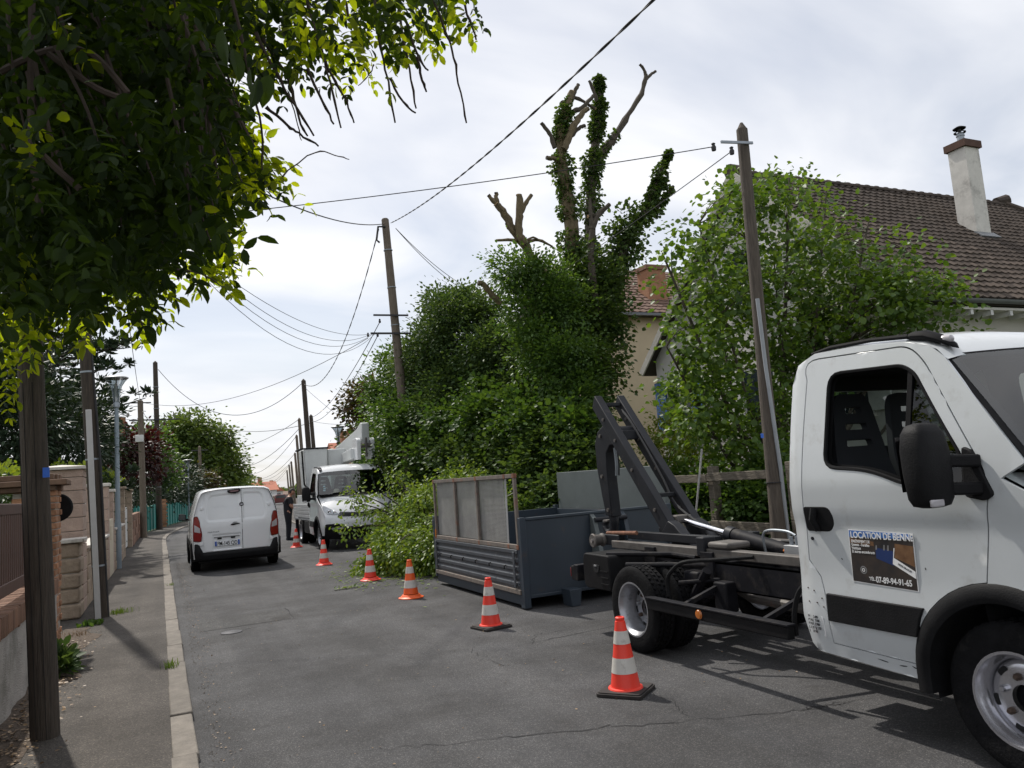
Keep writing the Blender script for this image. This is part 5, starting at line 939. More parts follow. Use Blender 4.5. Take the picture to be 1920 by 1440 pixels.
# ================================================================== traffic cones
def cone(label, px, red, base, bands=True, rz=0.0):
    c = G(*px); m = 'cone_red' if red else 'cone_orange'; r_ = root('traffic_cone', label, 'traffic cone', (c[0], c[1], 0), 'traffic cones along the works'); H_ = .53
    if base == 'square': mb = MB(); q = rnd([(-.17, -.17), (.17, -.17), (.17, .17), (-.17, .17)], .03); q2 = [(x*.93, y*.93) for x, y in q]; mb.prism(q, lambda x, y: (c[0]+x, c[1]+y, .002), lambda x, y: (c[0]+x, c[1]+y, .025)); mb.prism(q2, lambda x, y: (c[0]+x, c[1]+y, .0251), lambda x, y: (c[0]+x, c[1]+y, .034)); b = mb.build('base', 'cone_base', r_, bevel=.003); z0 = .034
    else: mb = MB(); mb.lathe([(0, .002), (.175, .002), (.178, .012), (.15, .022), (.14, .03), (.125, .05), (.10, .055)], (c[0], c[1], 0), n=32); b = mb.build('base', m, r_); z0 = .05
    rad = lambda z: .108+(.032-.108)*((z-z0)/(H_-z0))**.98
    pr_ = [(.126, z0), (.122, z0+.008)] if base == 'square' else []
    pr_ += [(rad(z0+.012), z0+.012)]+[(rad(z), z) for z in np.linspace(z0+.03, H_-.03, 12)]+[(.030, H_-.028), (.034, H_-.018), (.034, H_-.005), (.028, H_), (.018, H_), (.018, H_-.05)]
    mb = MB(); mb.lathe(pr_, (c[0], c[1], 0), n=32); mb.build('cone_body', m, r_)
    for a, bb in ((.145, .25), (.345, .435)): mb = MB(); mb.lathe([(rad(z)+.0022, z) for z in np.linspace(a, bb, 5)], (c[0], c[1], 0), n=32); mb.build('white_band', 'cone_white', r_)
    return r_
cone('nearest red and white cone on a black square base by the rear wheel', (1174, 1298), True, 'square').rotation_euler = (0, 0, R(38))
cone('red and white cone on a black square base in front of the skip', (921, 1177), True, 'square').rotation_euler = (0, 0, R(12))
cone('orange and white cone with orange round base beside the cut branches', (771, 1121), False, 'round')
cone('red and white cone directly in front of the cut branch heap', (695, 1088), True, 'round')
cone('red and white cone in front of the lift truck wheel', (608, 1059), True, 'round')
cone('farthest red and white cone at the feet of the man', (556, 1026), True, 'round')
# ================================================================== white panel van, seen from behind
vn = root('panel_van', 'white panel van with twin rear doors driving away along the kerb', 'van', (1.42, 20.4, 0)); VX, VY = 1.42, 18.32
def vp(name, m, fn, par=vn, bevel=0, smooth=True, **k): mb = MB(); fn(mb); return mb.build(name, m, par, bevel=bevel, smooth=smooth, **k)
def vprof(zt, wt, wb, zb=.30):   # half section from roof centre down to sill
    return [(0, zt), (wt*.5, zt-.008), (wt*.82, zt-.03), (wt*.95, zt-.075), (wt, zt-.15), (wt+(wb-wt)*.45, 1.45 if zt > 1.6 else zt-.2), (wb*.985, 1.18 if zt > 1.3 else min(1.0, zt-.12)), (wb, .98 if zt > 1.2 else zt-.2), (wb, .70), (wb*.99, .5), (wb*.97, zb)]
ST = [(.05, 1.785, .745, .895), (.09, 1.80, .76, .915), (.25, 1.815, .77, .922), (.9, 1.83, .775, .925), (1.9, 1.835, .775, .925), (2.6, 1.80, .75, .925), (2.95, 1.70, .67, .925), (3.3, 1.42, .68, .92), (3.6, 1.16, .74, .915), (3.95, 1.06, .72, .89), (4.2, .96, .66, .84), (4.32, .80, .6, .78)]
def body(mb):
    rows = []
    for dy, zt, wt, wb in ST: h = vprof(zt, wt, wb); rows.append([(VX-x, VY+dy, z) for x, z in h[::-1]]+[(VX+x, VY+dy, z) for x, z in h[1:]])
    mb.grid(rows); n = len(rows[-1]); mb.add(rows[-1], [tuple(range(n))])
vp('body', 'white_clean', body, sharp=50)
ry = lambda x, z: VY+.045+.075*sstep(.95, 1.8, z)**1.0*1.0+.05*(abs(x-VX)/.9)**4-.02
hp = vprof(1.785, .745, .895, .36); outl = [(VX-x*.992, z-.004) for x, z in hp[::-1]]+[(VX+x*.992, z-.004) for x, z in hp[1:]]
vp('tail_frame', 'white_clean', lambda mb: mb.panel(outl, lambda x, z: (x, ry(x, z), z), (), .06), sharp=60)
SEAM = VX+.12
wl_ = rnd([(VX-.60, 1.085), (VX-.63, 1.22), (VX-.555, 1.60), (VX-.50, 1.655), (SEAM-.03, 1.675), (SEAM-.03, 1.09)], [.08, .1, .1, .06, .02, .02], 5); wr_ = rnd([(SEAM+.03, 1.09), (SEAM+.03, 1.675), (VX+.52, 1.655), (VX+.565, 1.60), (VX+.64, 1.22), (VX+.60, 1.085)], [.02, .02, .06, .1, .1, .08], 5)
def pdist(x, z, P):
    m_ = 9
    for i in range(len(P)):
        a, b = np.array(P[i-1]), np.array(P[i]); ab = b-a; t = np.clip(np.dot((x, z)-a, ab)/max(1e-9, ab@ab), 0, 1); m_ = min(m_, np.linalg.norm((x, z)-a-ab*t))
    return m_ if inpoly(x, z, P) else -m_
def vdoor(P, wp, nm):
    def mp(x, z):
        y = ry(x, z)-.016; d = pdist(x, z, wp); y += .016*sstep(-.012, .022, d)
        if VX-.50 < x < SEAM-.02 and .46 < z < .80: y += .022*sstep(0, .03, min(x-VX+.50, SEAM-.02-x, z-.46, .80-z))
        return (x, y, z)
    return vp(nm, 'white_clean', lambda mb: mb.panel(P, mp, (), .022), sharp=70, solid=.012)
dl = vdoor(rnd([(VX-.66, .45), (VX-.70, .78), (VX-.755, 1.05), (VX-.72, 1.25), (VX-.63, 1.70), (VX-.56, 1.745), (SEAM-.006, 1.76), (SEAM-.006, .45)], [.04, .04, .06, .1, .06, .05, .01, .01]), wl_, 'rear_door')
dr = vdoor(rnd([(SEAM+.006, .45), (SEAM+.006, 1.76), (VX+.56, 1.745), (VX+.63, 1.70), (VX+.72, 1.25), (VX+.755, 1.05), (VX+.70, .78), (VX+.66, .45)], [.01, .01, .05, .06, .1, .06, .04, .04]), wr_, 'rear_door')
vp('door_gap', 'rubber', lambda mb: mb.add([(SEAM-.008, ry(SEAM, z)-.004, z) for z in (.45, 1.1, 1.755)]+[(SEAM+.008, ry(SEAM, z)-.004, z) for z in (.45, 1.1, 1.755)], [(0, 1, 4, 3), (1, 2, 5, 4)]), smooth=False)
vp('high_brake_light', 'rubber', lambda mb: mb.prism(rnd([(SEAM-.30, 1.75), (SEAM-.27, 1.685), (SEAM-.12, 1.665), (SEAM-.02, 1.70), (SEAM-.015, 1.765)], .03), lambda x, z: (x, ry(x, z)-.05, z), lambda x, z: (x, ry(x, z)-.01, z)), dl, bevel=.008); vp('brake_lens', 'lens_dark', lambda mb: mb.prism(rnd([(SEAM-.25, 1.735), (SEAM-.22, 1.70), (SEAM-.06, 1.71), (SEAM-.05, 1.745)], .015), lambda x, z: (x, ry(x, z)-.056, z), lambda x, z: (x, ry(x, z)-.05, z)), dl)
bd_ = vp('badge', 'steel_dark', lambda mb: mb.lathe([(0, -.018), (.035, -.016), (.046, -.006), (.048, .01)], (SEAM, ry(SEAM, 1.42)-.016, 1.42), 'y', 24)); vp('badge_emblem', 'chrome', lambda mb: mb.tube([(SEAM-.02, ry(SEAM, 1.42)-.036, 1.40), (SEAM-.005, ry(SEAM, 1.42)-.036, 1.437), (SEAM+.018, ry(SEAM, 1.42)-.036, 1.43), (SEAM+.005, ry(SEAM, 1.42)-.036, 1.405), (SEAM+.02, ry(SEAM, 1.42)-.036, 1.395)], .005, 5), bd_)
vp('door_handle', 'black_plastic', lambda mb: mb.prism(rnd([(SEAM-.25, .985), (SEAM-.22, 1.01), (SEAM-.06, 1.015), (SEAM-.05, .995), (SEAM-.20, .97)], .01), lambda x, z: (x, ry(x, z)-.032, z), lambda x, z: (x, ry(x, z)-.012, z)), dl, bevel=.004); vp('handle_cup', 'poster_grey', lambda mb: mb.add([(SEAM-.15+.055*math.cos(a), ry(SEAM, 1.03)-.019, 1.02+.025*math.sin(a)) for a in np.linspace(0, math.pi, 10)], [tuple(range(10))]), dl)
text('PARTNER', .045, frame_at((VX-.60, ry(VX-.5, .86)-.022, .845), (1, 0, 0), (0, 0, 1)), 'ink_soft', vn, .0, 1.25)
# plate with its two lamps
pt = vp('number_plate', 'plate_white', lambda mb: mb.box(VX-.46, VX+.06, ry(VX, .6)-.022, ry(VX, .6)-.012, .545, .655), bevel=.003); PYp = ry(VX, .6)-.0225
for a, b in ((VX-.457, VX-.418), (VX+.018, VX+.057)): vp('plate_band', 'plate_blue', lambda mb: mb.box(a, b, PYp-.001, PYp+.001, .548, .652), pt, smooth=False)
text('FM-145 QD', .118, frame_at((VX-.20, PYp-.0005, .558), (1, 0, 0), (0, 0, 1)), 'ink', pt, .0022, .72, 'CENTER')
for x in (VX-.36, VX-.08): vp('plate_lamp', 'black_plastic', lambda mb: mb.box(x-.045, x+.045, ry(x, .7)-.03, ry(x, .7)-.002, .695, .728), dl, bevel=.008)
vp('plate_recess_lip', 'poster_grey', lambda mb: mb.box(VX-.47, SEAM-.06, ry(VX, .74)-.019, ry(VX, .74)-.006, .728, .75), dl, bevel=.006)
# tail lamps
for sx in (-1, 1):
    P = rnd([(VX+sx*.735, .68), (VX+sx*.72, .84), (VX+sx*.765, 1.10), (VX+sx*.80, 1.215), (VX+sx*.875, 1.20), (VX+sx*.90, .95), (VX+sx*.895, .70)], .035); tl = vp('tail_light', 'lens_red', lambda mb: mb.panel(P, lambda x, z: (x, ry(x, z)-.028+.02*(abs(x-VX)/.9)**6, z), (), .05), solid=.03)
    Q = rnd([(VX+sx*.745, .86), (VX+sx*.755, .965), (VX+sx*.865, 1.045), (VX+sx*.87, .89)], .015); vp('clear_lens', 'lens_clear', lambda mb: mb.panel(Q, lambda x, z: (x, ry(x, z)-.032+.02*(abs(x-VX)/.9)**6, z), (), .05), tl)
    vp('lamp_dark_frame', 'lens_dark', lambda mb: mb.panel(rnd([(VX+sx*.728, .665), (VX+sx*.71, .84), (VX+sx*.755, 1.11), (VX+sx*.795, 1.23), (VX+sx*.885, 1.215), (VX+sx*.91, .95), (VX+sx*.905, .685)], .035), lambda x, z: (x, ry(x, z)-.022+.02*(abs(x-VX)/.9)**6, z), (), .05), tl)  # dark red border slightly larger than the tail light
# black bumper wrapping the corners
def bump(mb):
    rows = []
    for u in np.linspace(-1, 1, 25):
        x = VX+u*.93; yb = VY-.035+.16*abs(u)**7; zt = .44 if abs(u) < .80 else .44+.22*sstep(.80, .85, abs(u)); rows.append([(x, yb+.10, zt), (x, yb+.03, zt-.005), (x, yb, zt-.05), (x, yb-.004, .36), (x, yb+.03, .27), (x, yb+.14, .245)])
    mb.grid(rows)
vp('rear_bumper', 'black_plastic', bump, solid=.02, sharp=50)
for sx in (-1, 1):
    vp('bumper_side', 'black_plastic', lambda mb: mb.prism([(VY+.12, .27), (VY+.12, .64), (VY+.45, .62), (VY+.55, .30)], lambda y, z: (VX+sx*.925, y, z), lambda y, z: (VX+sx*.945, y, z)), bevel=.01)
    vp('side_strip', 'black_plastic', lambda mb: mb.box(VX+sx*.926-.008, VX+sx*.926+.008, VY+1.4, VY+3.1, .52, .66), bevel=.006)
    vp('side_window', 'window_dark', lambda mb: mb.add([(VX+sx*(.935), VY+2.2, 1.18), (VX+sx*.935, VY+3.0, 1.16), (VX+sx*.80, VY+2.75, 1.58), (VX+sx*.79, VY+2.2, 1.62)], [(0, 1, 2, 3)]), solid=.01)
    vp('door_line', 'rubber', lambda mb: (mb.bar((VX+sx*.928, VY+1.35, .5), (VX+sx*.928, VY+1.35, 1.2), .004, .008)))
    for wy in (.78, 3.55):
        vp('wheel_arch', 'black_plastic', lambda mb: mb.tube([(VX+sx*.925, VY+wy+.37*math.cos(a), .32+.37*math.sin(a)) for a in np.linspace(-.1, math.pi+.1, 16)], .02, 6)); vp('arch_dark_disc', 'interior', lambda mb: mb.add([(VX+sx*.9262, VY+wy+.36*math.cos(a), .32+.36*math.sin(a)) for a in np.linspace(-.15, math.pi+.15, 18)], [tuple(range(18))]), smooth=False)  # flat dark disc stands in for the shade inside the wheel arch
        wheel(vn, VX+sx*.835, VY+wy, .315, .315, .20, sx, nuts=5, holes=5)
    mz = vp('door_mirror', 'black_plastic', lambda mb: mb.prism(rnd([(VX+sx*.965, 1.08), (VX+sx*.965, 1.24), (VX+sx*1.13, 1.26), (VX+sx*1.15, 1.10)], .04), lambda x, z: (x, VY+2.88, z), lambda x, z: (x, VY+3.0, z)), bevel=.02, sharp=60); vp('mirror_glass', 'window_dark', lambda mb: mb.prism(rnd([(VX+sx*.98, 1.10), (VX+sx*.98, 1.225), (VX+sx*1.115, 1.24), (VX+sx*1.13, 1.115)], .03), lambda x, z: (x, VY+2.876, z), lambda x, z: (x, VY+2.879, z)), mz, smooth=False); vp('mirror_stalk', 'black_plastic', lambda mb: mb.bar((VX+sx*.88, VY+2.98, 1.10), (VX+sx*.99, VY+2.95, 1.11), .06, .05), mz, bevel=.008)
vp('windscreen', 'window_dark', lambda mb: mb.grid([[(VX+u*.60*(1+.12*t), VY+2.97+.36*t, 1.69-.29*t+.012) for u in np.linspace(-1, 1, 7)] for t in np.linspace(0, 1, 4)]))
vp('underbody', 'interior', lambda mb: mb.box(VX-.78, VX+.78, VY+.15, VY+4.1, .20, .42)); vp('exhaust_silencer', 'chassis', lambda mb: mb.box(VX-.3, VX+.35, VY+.14, VY+.34, .20, .30), bevel=.04)
vp('front_bumper', 'black_plastic', lambda mb: mb.box(VX-.80, VX+.80, VY+4.25, VY+4.40, .25, .55), bevel=.05)
for x_, z_ in ((VX-.735, .62), (VX-.70, 1.38), (VX+.735, .62), (VX+.70, 1.38)): vp('door_hinge', 'white_clean', lambda mb: mb.box(x_-.035, x_+.035, ry(x_, z_)-.03, ry(x_, z_)-.004, z_-.035, z_+.035), bevel=.008)
vp('roof_aerial', 'rubber', lambda mb: mb.tube([(VX, VY+2.5, 1.80), (VX, VY+2.4, 1.97)], .006, 5))

# ================================================================== aerial lift truck facing the camera
lt = root('aerial_lift_truck', 'white aerial lift truck with folded bucket parked behind the cut branches', 'truck', (4.75, 23.5, 0)); OX, OY = .09, 18.95
n2, f2, nose2, _, ws2 = cab(lt, OX, OY, 'white_clean', 2); XC = 4.62+OX
def lp(name, m, fn, par=lt, bevel=.008, smooth=True, **k): mb = MB(); fn(mb); return mb.build(name, m, par, bevel=bevel, smooth=smooth, **k)
for sx in (-1, 1):
    wheel(lt, XC+sx*.84, 2.53+OY, .365, .365, .215, sx, nuts=6); wheel(lt, XC+sx*.80, 5.95+OY, .365, .365, .20, sx, dual=True, rimr=.225); wheel(lt, XC+sx*.56, 5.95+OY, .365, .365, .20, sx, dual=True, rimr=.225)
    lp('chassis_rail', 'chassis', lambda mb: mb.box(XC+sx*.40-.035, XC+sx*.40+.035, 2.2+OY, 7.6+OY, .52, .75))
    q = nose2(XC, 1.1, .0)
    side_b = lp('drop_side', 'alu', lambda mb: [mb.box(XC+sx*.86-.02, XC+sx*.86+.02, 4.05+OY, 7.5+OY, .80+.105*k, .80+.105*k+.092) for k in range(4)] and None)
    lp('bed_corner', 'alu', lambda mb: mb.box(XC+sx*.86-.03, XC+sx*.86+.03, 3.98+OY, 4.045+OY, .74, 1.22)); lp('side_skirt', 'alu', lambda mb: mb.box(XC+sx*.84-.02, XC+sx*.84+.02, 4.2+OY, 5.4+OY, .36, .52)); lp('under_box', 'black_plastic', lambda mb: mb.box(XC+sx*.75-.14, XC+sx*.75+.14, 4.15+OY, 5.3+OY, .38, .70))
    lp('stabiliser_leg', 'chassis', lambda mb: (mb.box(XC+sx*.80-.05, XC+sx*.80+.05, 7.25+OY, 7.36+OY, .02, .72))); lp('stabiliser_pad', 'steel_dark', lambda mb: mb.box(XC+sx*.80-.14, XC+sx*.80+.14, 7.16+OY, 7.45+OY, .0, .03))
lp('bed_floor', 'alu', lambda mb: mb.box(XC-.86, XC+.86, 3.98+OY, 7.5+OY, .72, .78)); lp('front_board', 'alu', lambda mb: mb.box(XC-.83, XC+.83, 3.97+OY, 4.01+OY, .785, 1.2))
lp('storage_box', 'box_grey', lambda mb: mb.box(XC-.80, XC-.16, 4.9+OY, 7.1+OY, .781, 1.48)); lp('control_box', 'alu', lambda mb: mb.box(XC-.80, XC-.45, 4.25+OY, 4.55+OY, .781, 1.28))
lp('control_pedestal', 'chassis', lambda mb: mb.box(XC-.3, XC+.1, 7.15+OY, 7.4+OY, .781, 1.75)); lp('turret', 'box_grey', lambda mb: mb.lathe([(.42, 0), (.42, .25), (.34, .3), (.30, .55)], (XC+.25, 6.2+OY, .781), n=20)); lp('turret_post', 'box_grey', lambda mb: mb.prism([(6.6+OY, 1.2), (6.6+OY, 2.2), (6.2+OY, 2.55), (5.9+OY, 2.4), (5.9+OY, 1.2)], lambda y, z: (XC+.08, y, z), lambda y, z: (XC+.44, y, z)))
lp('lower_boom', 'box_grey', lambda mb: mb.bar((XC+.26, 6.3+OY, 2.36), (XC+.30, 3.3+OY, 2.58), .26, .30), bevel=.02)
for dx_ in (-.20, .20): lp('knuckle_cheek', 'white_clean', lambda mb: mb.prism(rnd([(3.0+OY, 2.38), (2.92+OY, 2.95), (3.1+OY, 3.02), (3.55+OY, 2.98), (3.7+OY, 2.40)], .06), lambda y, z: (XC+.55+dx_-.06, y, z), lambda y, z: (XC+.55+dx_+.06, y, z)), bevel=.015)
lp('upper_boom', 'box_grey', lambda mb: mb.prism([(3.05+OY, 2.75), (2.98+OY, 3.42), (3.15+OY, 3.45), (3.7+OY, 3.3), (6.9+OY, 2.95), (6.9+OY, 2.72)], lambda y, z: (XC+.46, y, z), lambda y, z: (XC+.68, y, z)), bevel=.02); lp('knuckle_pins', 'rail_steel', lambda mb: mb.tube([(XC+.40, 2.95+OY, 2.78), (XC+.70, 2.95+OY, 2.78)], .07, 12)); lp('knuckle_link', 'rail_steel', lambda mb: mb.bar((XC+.55, 2.93+OY, 2.45), (XC+.55, 2.90+OY, 3.0), .07, .05))
# bucket: fibreglass tub with rim and inner lip
bk_ = lp('bucket', 'box_grey', lambda mb: mb.prism(rnd([(XC-.93, 1.74), (XC-.98, 2.83), (XC-.28, 2.83), (XC-.30, 1.70), (XC-.92, 1.66)], .06), lambda x, z: (x, 4.35+OY, z), lambda x, z: (x, 5.35+OY, z)), bevel=.03); lp('bucket_rim', 'black_plastic', lambda mb: mb.tube([(XC-1.05, 4.33+OY, 2.84), (XC-.27, 4.33+OY, 2.84), (XC-.27, 5.37+OY, 2.84), (XC-1.05, 5.37+OY, 2.84)], .025, 8, closed=True), bk_, bevel=0); lp('bucket_guard', 'rubber', lambda mb: mb.tube([(XC-1.03, 4.34+OY, 2.78), (XC-1.0, 4.33+OY, 1.80), (XC-.92, 4.34+OY, 1.68)], .025, 8), bk_, bevel=0)
lp('second_tub', 'box_grey', lambda mb: mb.box(XC-.26, XC+.30, 4.5+OY, 5.3+OY, 2.05, 2.80), bevel=.04); lp('bucket_bracket', 'chassis', lambda mb: mb.box(XC-.70, XC-.30, 4.6+OY, 5.1+OY, 1.35, 1.66)); lp('bucket_rest', 'alu', lambda mb: mb.tube([(XC-.60, 4.6+OY, .79), (XC-.60, 4.6+OY, 1.66)], .03, 8))
# lettering on bonnet and nose, hat on the dashboard
vv = nose2(XC, 1.28, .012); text('TAMI', .17, frame_at(nose2(XC-.12, 1.20, .03), (1, 0, 0), (0, .80, .60)), 'ink', lt, .003, 1.2); text('IVECO', .13, frame_at(nose2(XC-.28, 1.035, .03), (1, 0, 0), (0, .55, .83)), 'ink', lt, .003, 1.25)
lp('straw_hat', 'cream', lambda mb: mb.lathe([(.17, 0), (.16, .012), (.085, .02), (.078, .08), (.05, .11), (0, .115)], (XC-.45, 2.42+OY, 1.49), n=20), bevel=0)
for k, (u, t) in enumerate(((.06, .62), (.065, .72), (.06, .80))): lp('windscreen_sticker', 'paper_blue', lambda mb: mb.add([(lambda p: (p[0], p[1]+.01, p[2]))(ws2(u+a, t+b)) for a, b in ((0, 0), (.03, 0), (.03, .06), (0, .06))], [(0, 1, 2, 3)]), bevel=0, smooth=False)

# ================================================================== man beside the lift truck
mn = root('person', 'person in black t-shirt and black trousers standing beside the lift truck bed', 'person', (3.78, 27.3, 0)); MX, MY = 3.78, 27.3
def skin(name, m, J, E, par, rootv=0, sub=2):
    me = bpy.data.meshes.new(name); o3 = origin(par); me.from_pydata([tuple(Vector(j[0])-o3) for j in J], E, []); o = link(name, me, par); md = o.modifiers.new('skin', 'SKIN'); md.use_smooth_shade = True
    for i, (p, r_) in enumerate(J): sv = me.skin_vertices[0].data[i]; sv.radius = (r_ if hasattr(r_, '__len__') else (r_, r_)); sv.use_root = (i == rootv)
    s2 = o.modifiers.new('sub', 'SUBSURF'); s2.levels = sub; s2.render_levels = sub; me.materials.append(MATS[m]); return o
# facing the truck (+X, a little towards the camera), head bent, forearms on the bed side
def mp(x, y, z): return (MX+x, MY+y, z)
J = [(mp(0, 0, .93), (.155, .115)), (mp(.0, 0, 1.10), (.145, .11)), (mp(.03, 0, 1.28), (.165, .12)), (mp(.05, 0, 1.40), (.13, .10)), (mp(.075, 0, 1.47), .058), (mp(.10, 0, 1.53), .055),
     (mp(.04, -.17, 1.37), .07), (mp(.08, -.215, 1.12), .055), (mp(.30, -.20, 1.03), .042), (mp(.36, -.19, 1.02), .036),
     (mp(.04, .17, 1.37), .07), (mp(.08, .215, 1.12), .055), (mp(.30, .16, 1.06), .042), (mp(.36, .15, 1.06), .036),
     (mp(-.01, -.09, .86), .105), (mp(.0, -.095, .50), .078), (mp(-.03, -.10, .10), .058), (mp(-.02, -.10, .05), .05), (mp(.12, -.115, .035), .04),
     (mp(-.01, .09, .86), .105), (mp(.01, .10, .50), .078), (mp(-.02, .11, .10), .058), (mp(-.01, .11, .05), .05), (mp(.14, .12, .035), .04)]
E_ = [(0, 1), (1, 2), (2, 3), (3, 4), (4, 5), (3, 6), (6, 7), (7, 8), (8, 9), (3, 10), (10, 11), (11, 12), (12, 13), (0, 14), (14, 15), (15, 16), (16, 17), (17, 18), (0, 19), (19, 20), (20, 21), (21, 22), (22, 23)]
J = [(p, tuple(a*1.18 for a in r_) if hasattr(r_, '__len__') else r_*1.2) for p, r_ in J]; bodyo = skin('body', 'skin', J, E_, mn); bpy.context.view_layer.update()
ev = bpy.data.meshes.new_from_object(bodyo.evaluated_get(bpy.context.evaluated_depsgraph_get())); bodyo.modifiers.clear(); bodyo.data = ev; ev.materials.clear(); ev.materials.append(MATS['skin']); ev.materials.append(MATS['cloth_black'])
for pg in ev.polygons:      # one continuous figure: the clothing is a colour zone of the same skin
    c3 = pg.center+origin(mn); bare = c3.z > 1.455 or (.93 < c3.z < 1.21 and (c3.x-MX > .16 or abs(c3.y-MY) > .165)); pg.material_index = 0 if bare else 1; pg.use_smooth = True
for s_, y in ((1, -.105), (2, .115)): mb = MB(); mb.prism(rnd([(-.09, y-.045), (.14, y-.05), (.20, y-.02), (.20, y+.03), (.14, y+.05), (-.09, y+.045)], .04), lambda a, b: mp(a, b, .002), lambda a, b: mp(a*.9, b*.99, .085)); mb.build('shoe', 'cloth_black', mn, bevel=.015)
# head with face, ears and hair
hc = Vector(mp(.145, -.01, 1.605)); rows = []
HM = Matrix.Translation(hc) @ Matrix.Rotation(R(28), 4, 'Y')
for i in range(13):
    t = math.pi*i/12; row = []
    for k in range(20):
        a = 2*math.pi*k/20; x, y, z = .098*math.sin(t)*math.cos(a), .076*math.sin(t)*math.sin(a), .118*math.cos(t)
        if x > 0: x *= 1-.12*max(0, -z/.118); 
        if abs(a if a < math.pi else a-2*math.pi) < .2 and -.045 < z < .02: x += .022*(1-abs(z+.02)/.05)   # nose
        row.append(HM @ Vector((x, y, z)))
    rows.append(row+[row[0]])
mb = MB(); mb.grid(rows); hd = mb.build('head', 'skin', mn, sharp=80)
mb = MB(); mb.grid([[HM @ Vector(((.104 if math.cos(a) < .3 else .103)*math.sin(t)*math.cos(a)-.006, .083*math.sin(t)*math.sin(a), .125*math.cos(t)+.004)) for a in np.linspace(0, 2*math.pi, 21)] for t in np.linspace(0, 1.15, 6)]); mb.grid([[HM @ Vector((.105*math.sin(t)*math.cos(a)-.006, .083*math.sin(t)*math.sin(a), .125*math.cos(t))) for a in np.linspace(1.75, 2*math.pi-1.75, 12)] for t in np.linspace(1.1, 2.05, 6)]); mb.build('hair', 'hair', hd)
for sy in (-1, 1):
    mb = MB(); mb.lathe([(.0, -.008), (.028, -.004), (.030, .004), (.0, .010)], HM @ Vector((-.005, sy*.078, -.01)), 'y', 10); mb.build('ear', 'skin', hd); mb = MB(); mb.lathe([(0, 0), (.011, .004), (0, .009)], HM @ Vector((.084, sy*.030, .012)), 'x', 8); mb.build('eye', 'hair', hd)
mb = MB(); mb.bar(HM @ Vector((.085, -.022, -.062)), HM @ Vector((.085, .022, -.062)), .012, .006); mb.build('mouth', 'lens_dark', hd)
# hands: palm and five curled fingers
for sy, wr in ((-1, Vector(mp(.36, -.19, 1.02))), (1, Vector(mp(.36, .15, 1.06)))):
    JJ = [(wr-Vector((.02, 0, 0)), .026), (wr+Vector((.05, 0, -.005)), (.036, .016)), (wr+Vector((.085, 0, -.008)), (.038, .014))]; EE = [(0, 1), (1, 2)]; hnd = skin('hand', 'skin', JJ, EE, mn, sub=1)
    for q, (dy, L) in enumerate(((-.030, .062), (-.010, .074), (.010, .070), (.029, .055))):
        b0 = wr+Vector((.085, dy, -.008)); skin('finger', 'skin', [(b0, .0095), (b0+Vector((L*.55, dy*.1, -.012)), .0085), (b0+Vector((L*.85, dy*.1, -.04)), .0075), (b0+Vector((L*.8, 0, -.065)), .0065)], [(0, 1), (1, 2), (2, 3)], hnd, sub=1)
    b0 = wr+Vector((.03, -sy*.025, -.004)); skin('thumb', 'skin', [(b0, .011), (b0+Vector((.03, -sy*.028, -.008)), .010), (b0+Vector((.062, -sy*.030, -.022)), .008)], [(0, 1), (1, 2)], hnd, sub=1)
# ================================================================== houses
def tile_mesh(w, h, name, m):
    mb = MB(); rows = []
    for v, dz in ((-.10*h, .012), (1.0*h, .045)):     # upper end tucks under the course above
        rows.append([(w*u, -v, dz+.036*math.sin(math.pi*u*1.0)**2*(1 if u < .55 else .55)) for u in (0, .12, .25, .40, .55, .70, .85, 1.0)])
    rows.append([(p[0], p[1], p[2]-.040) for p in rows[-1]]); mb.grid(rows); o = mb.build(name, m, smooth=False); me = o.data; bpy.data.objects.remove(o); return me
hs = root('tiled_house', 'house with steep brown tiled roof and tall white chimney behind the truck', 'house', (18, 14, 0))
GX, RY, RZ, EYF, EZ, EYR = 13.0, 14.4, 8.70, 9.72, 4.38, 19.1; RX = 23.5
def hp_(name, m, fn, par=hs, bevel=0, smooth=False, **k): mb = MB(); fn(mb); return mb.build(name, m, par, bevel=bevel, smooth=smooth, **k)
hp_('front_wall', 'wall_grey', lambda mb: mb.box(GX+.25, 28, EYF+.45, EYF+.75, 0, EZ-.02))
hp_('gable_wall', 'wall_light', lambda mb: mb.prism([(EYF+.451, 0), (EYR-.45, 0), (EYR-.45, EZ+.25), (RY, RZ-.18), (EYF+.451, EZ+.25)], lambda y, z: (GX+.20, y, z), lambda y, z: (GX+.50, y, z)))
sl_l = math.hypot(RY-EYF, RZ-EZ); sy, sz = (RY-EYF)/sl_l, (RZ-EZ)/sl_l
rf = hp_('roof', 'tile_bed', lambda mb: (mb.prism([(EYF, EZ), (RY, RZ), (EYR, EZ), (EYR, EZ-.12), (RY, RZ-.14), (EYF, EZ-.12)], lambda y, z: (GX, y, z), lambda y, z: (RX, y, z)), mb.add([(RX, EYF, EZ), (RX, RY, RZ), (28.2, EYF, EZ), (RX, EYR, EZ), (28.2, EYR, EZ)], [(0, 2, 1), (1, 2, 4), (1, 4, 3)])))
tw, th_ = .235, .245; TM = tile_mesh(tw+.012, th_, 'tile', 'tile'); nrow = int(sl_l/th_); SLM = Matrix(((1, 0, 0), (0, sy, -sz), (0, sz, sy))).to_4x4()
cand = []
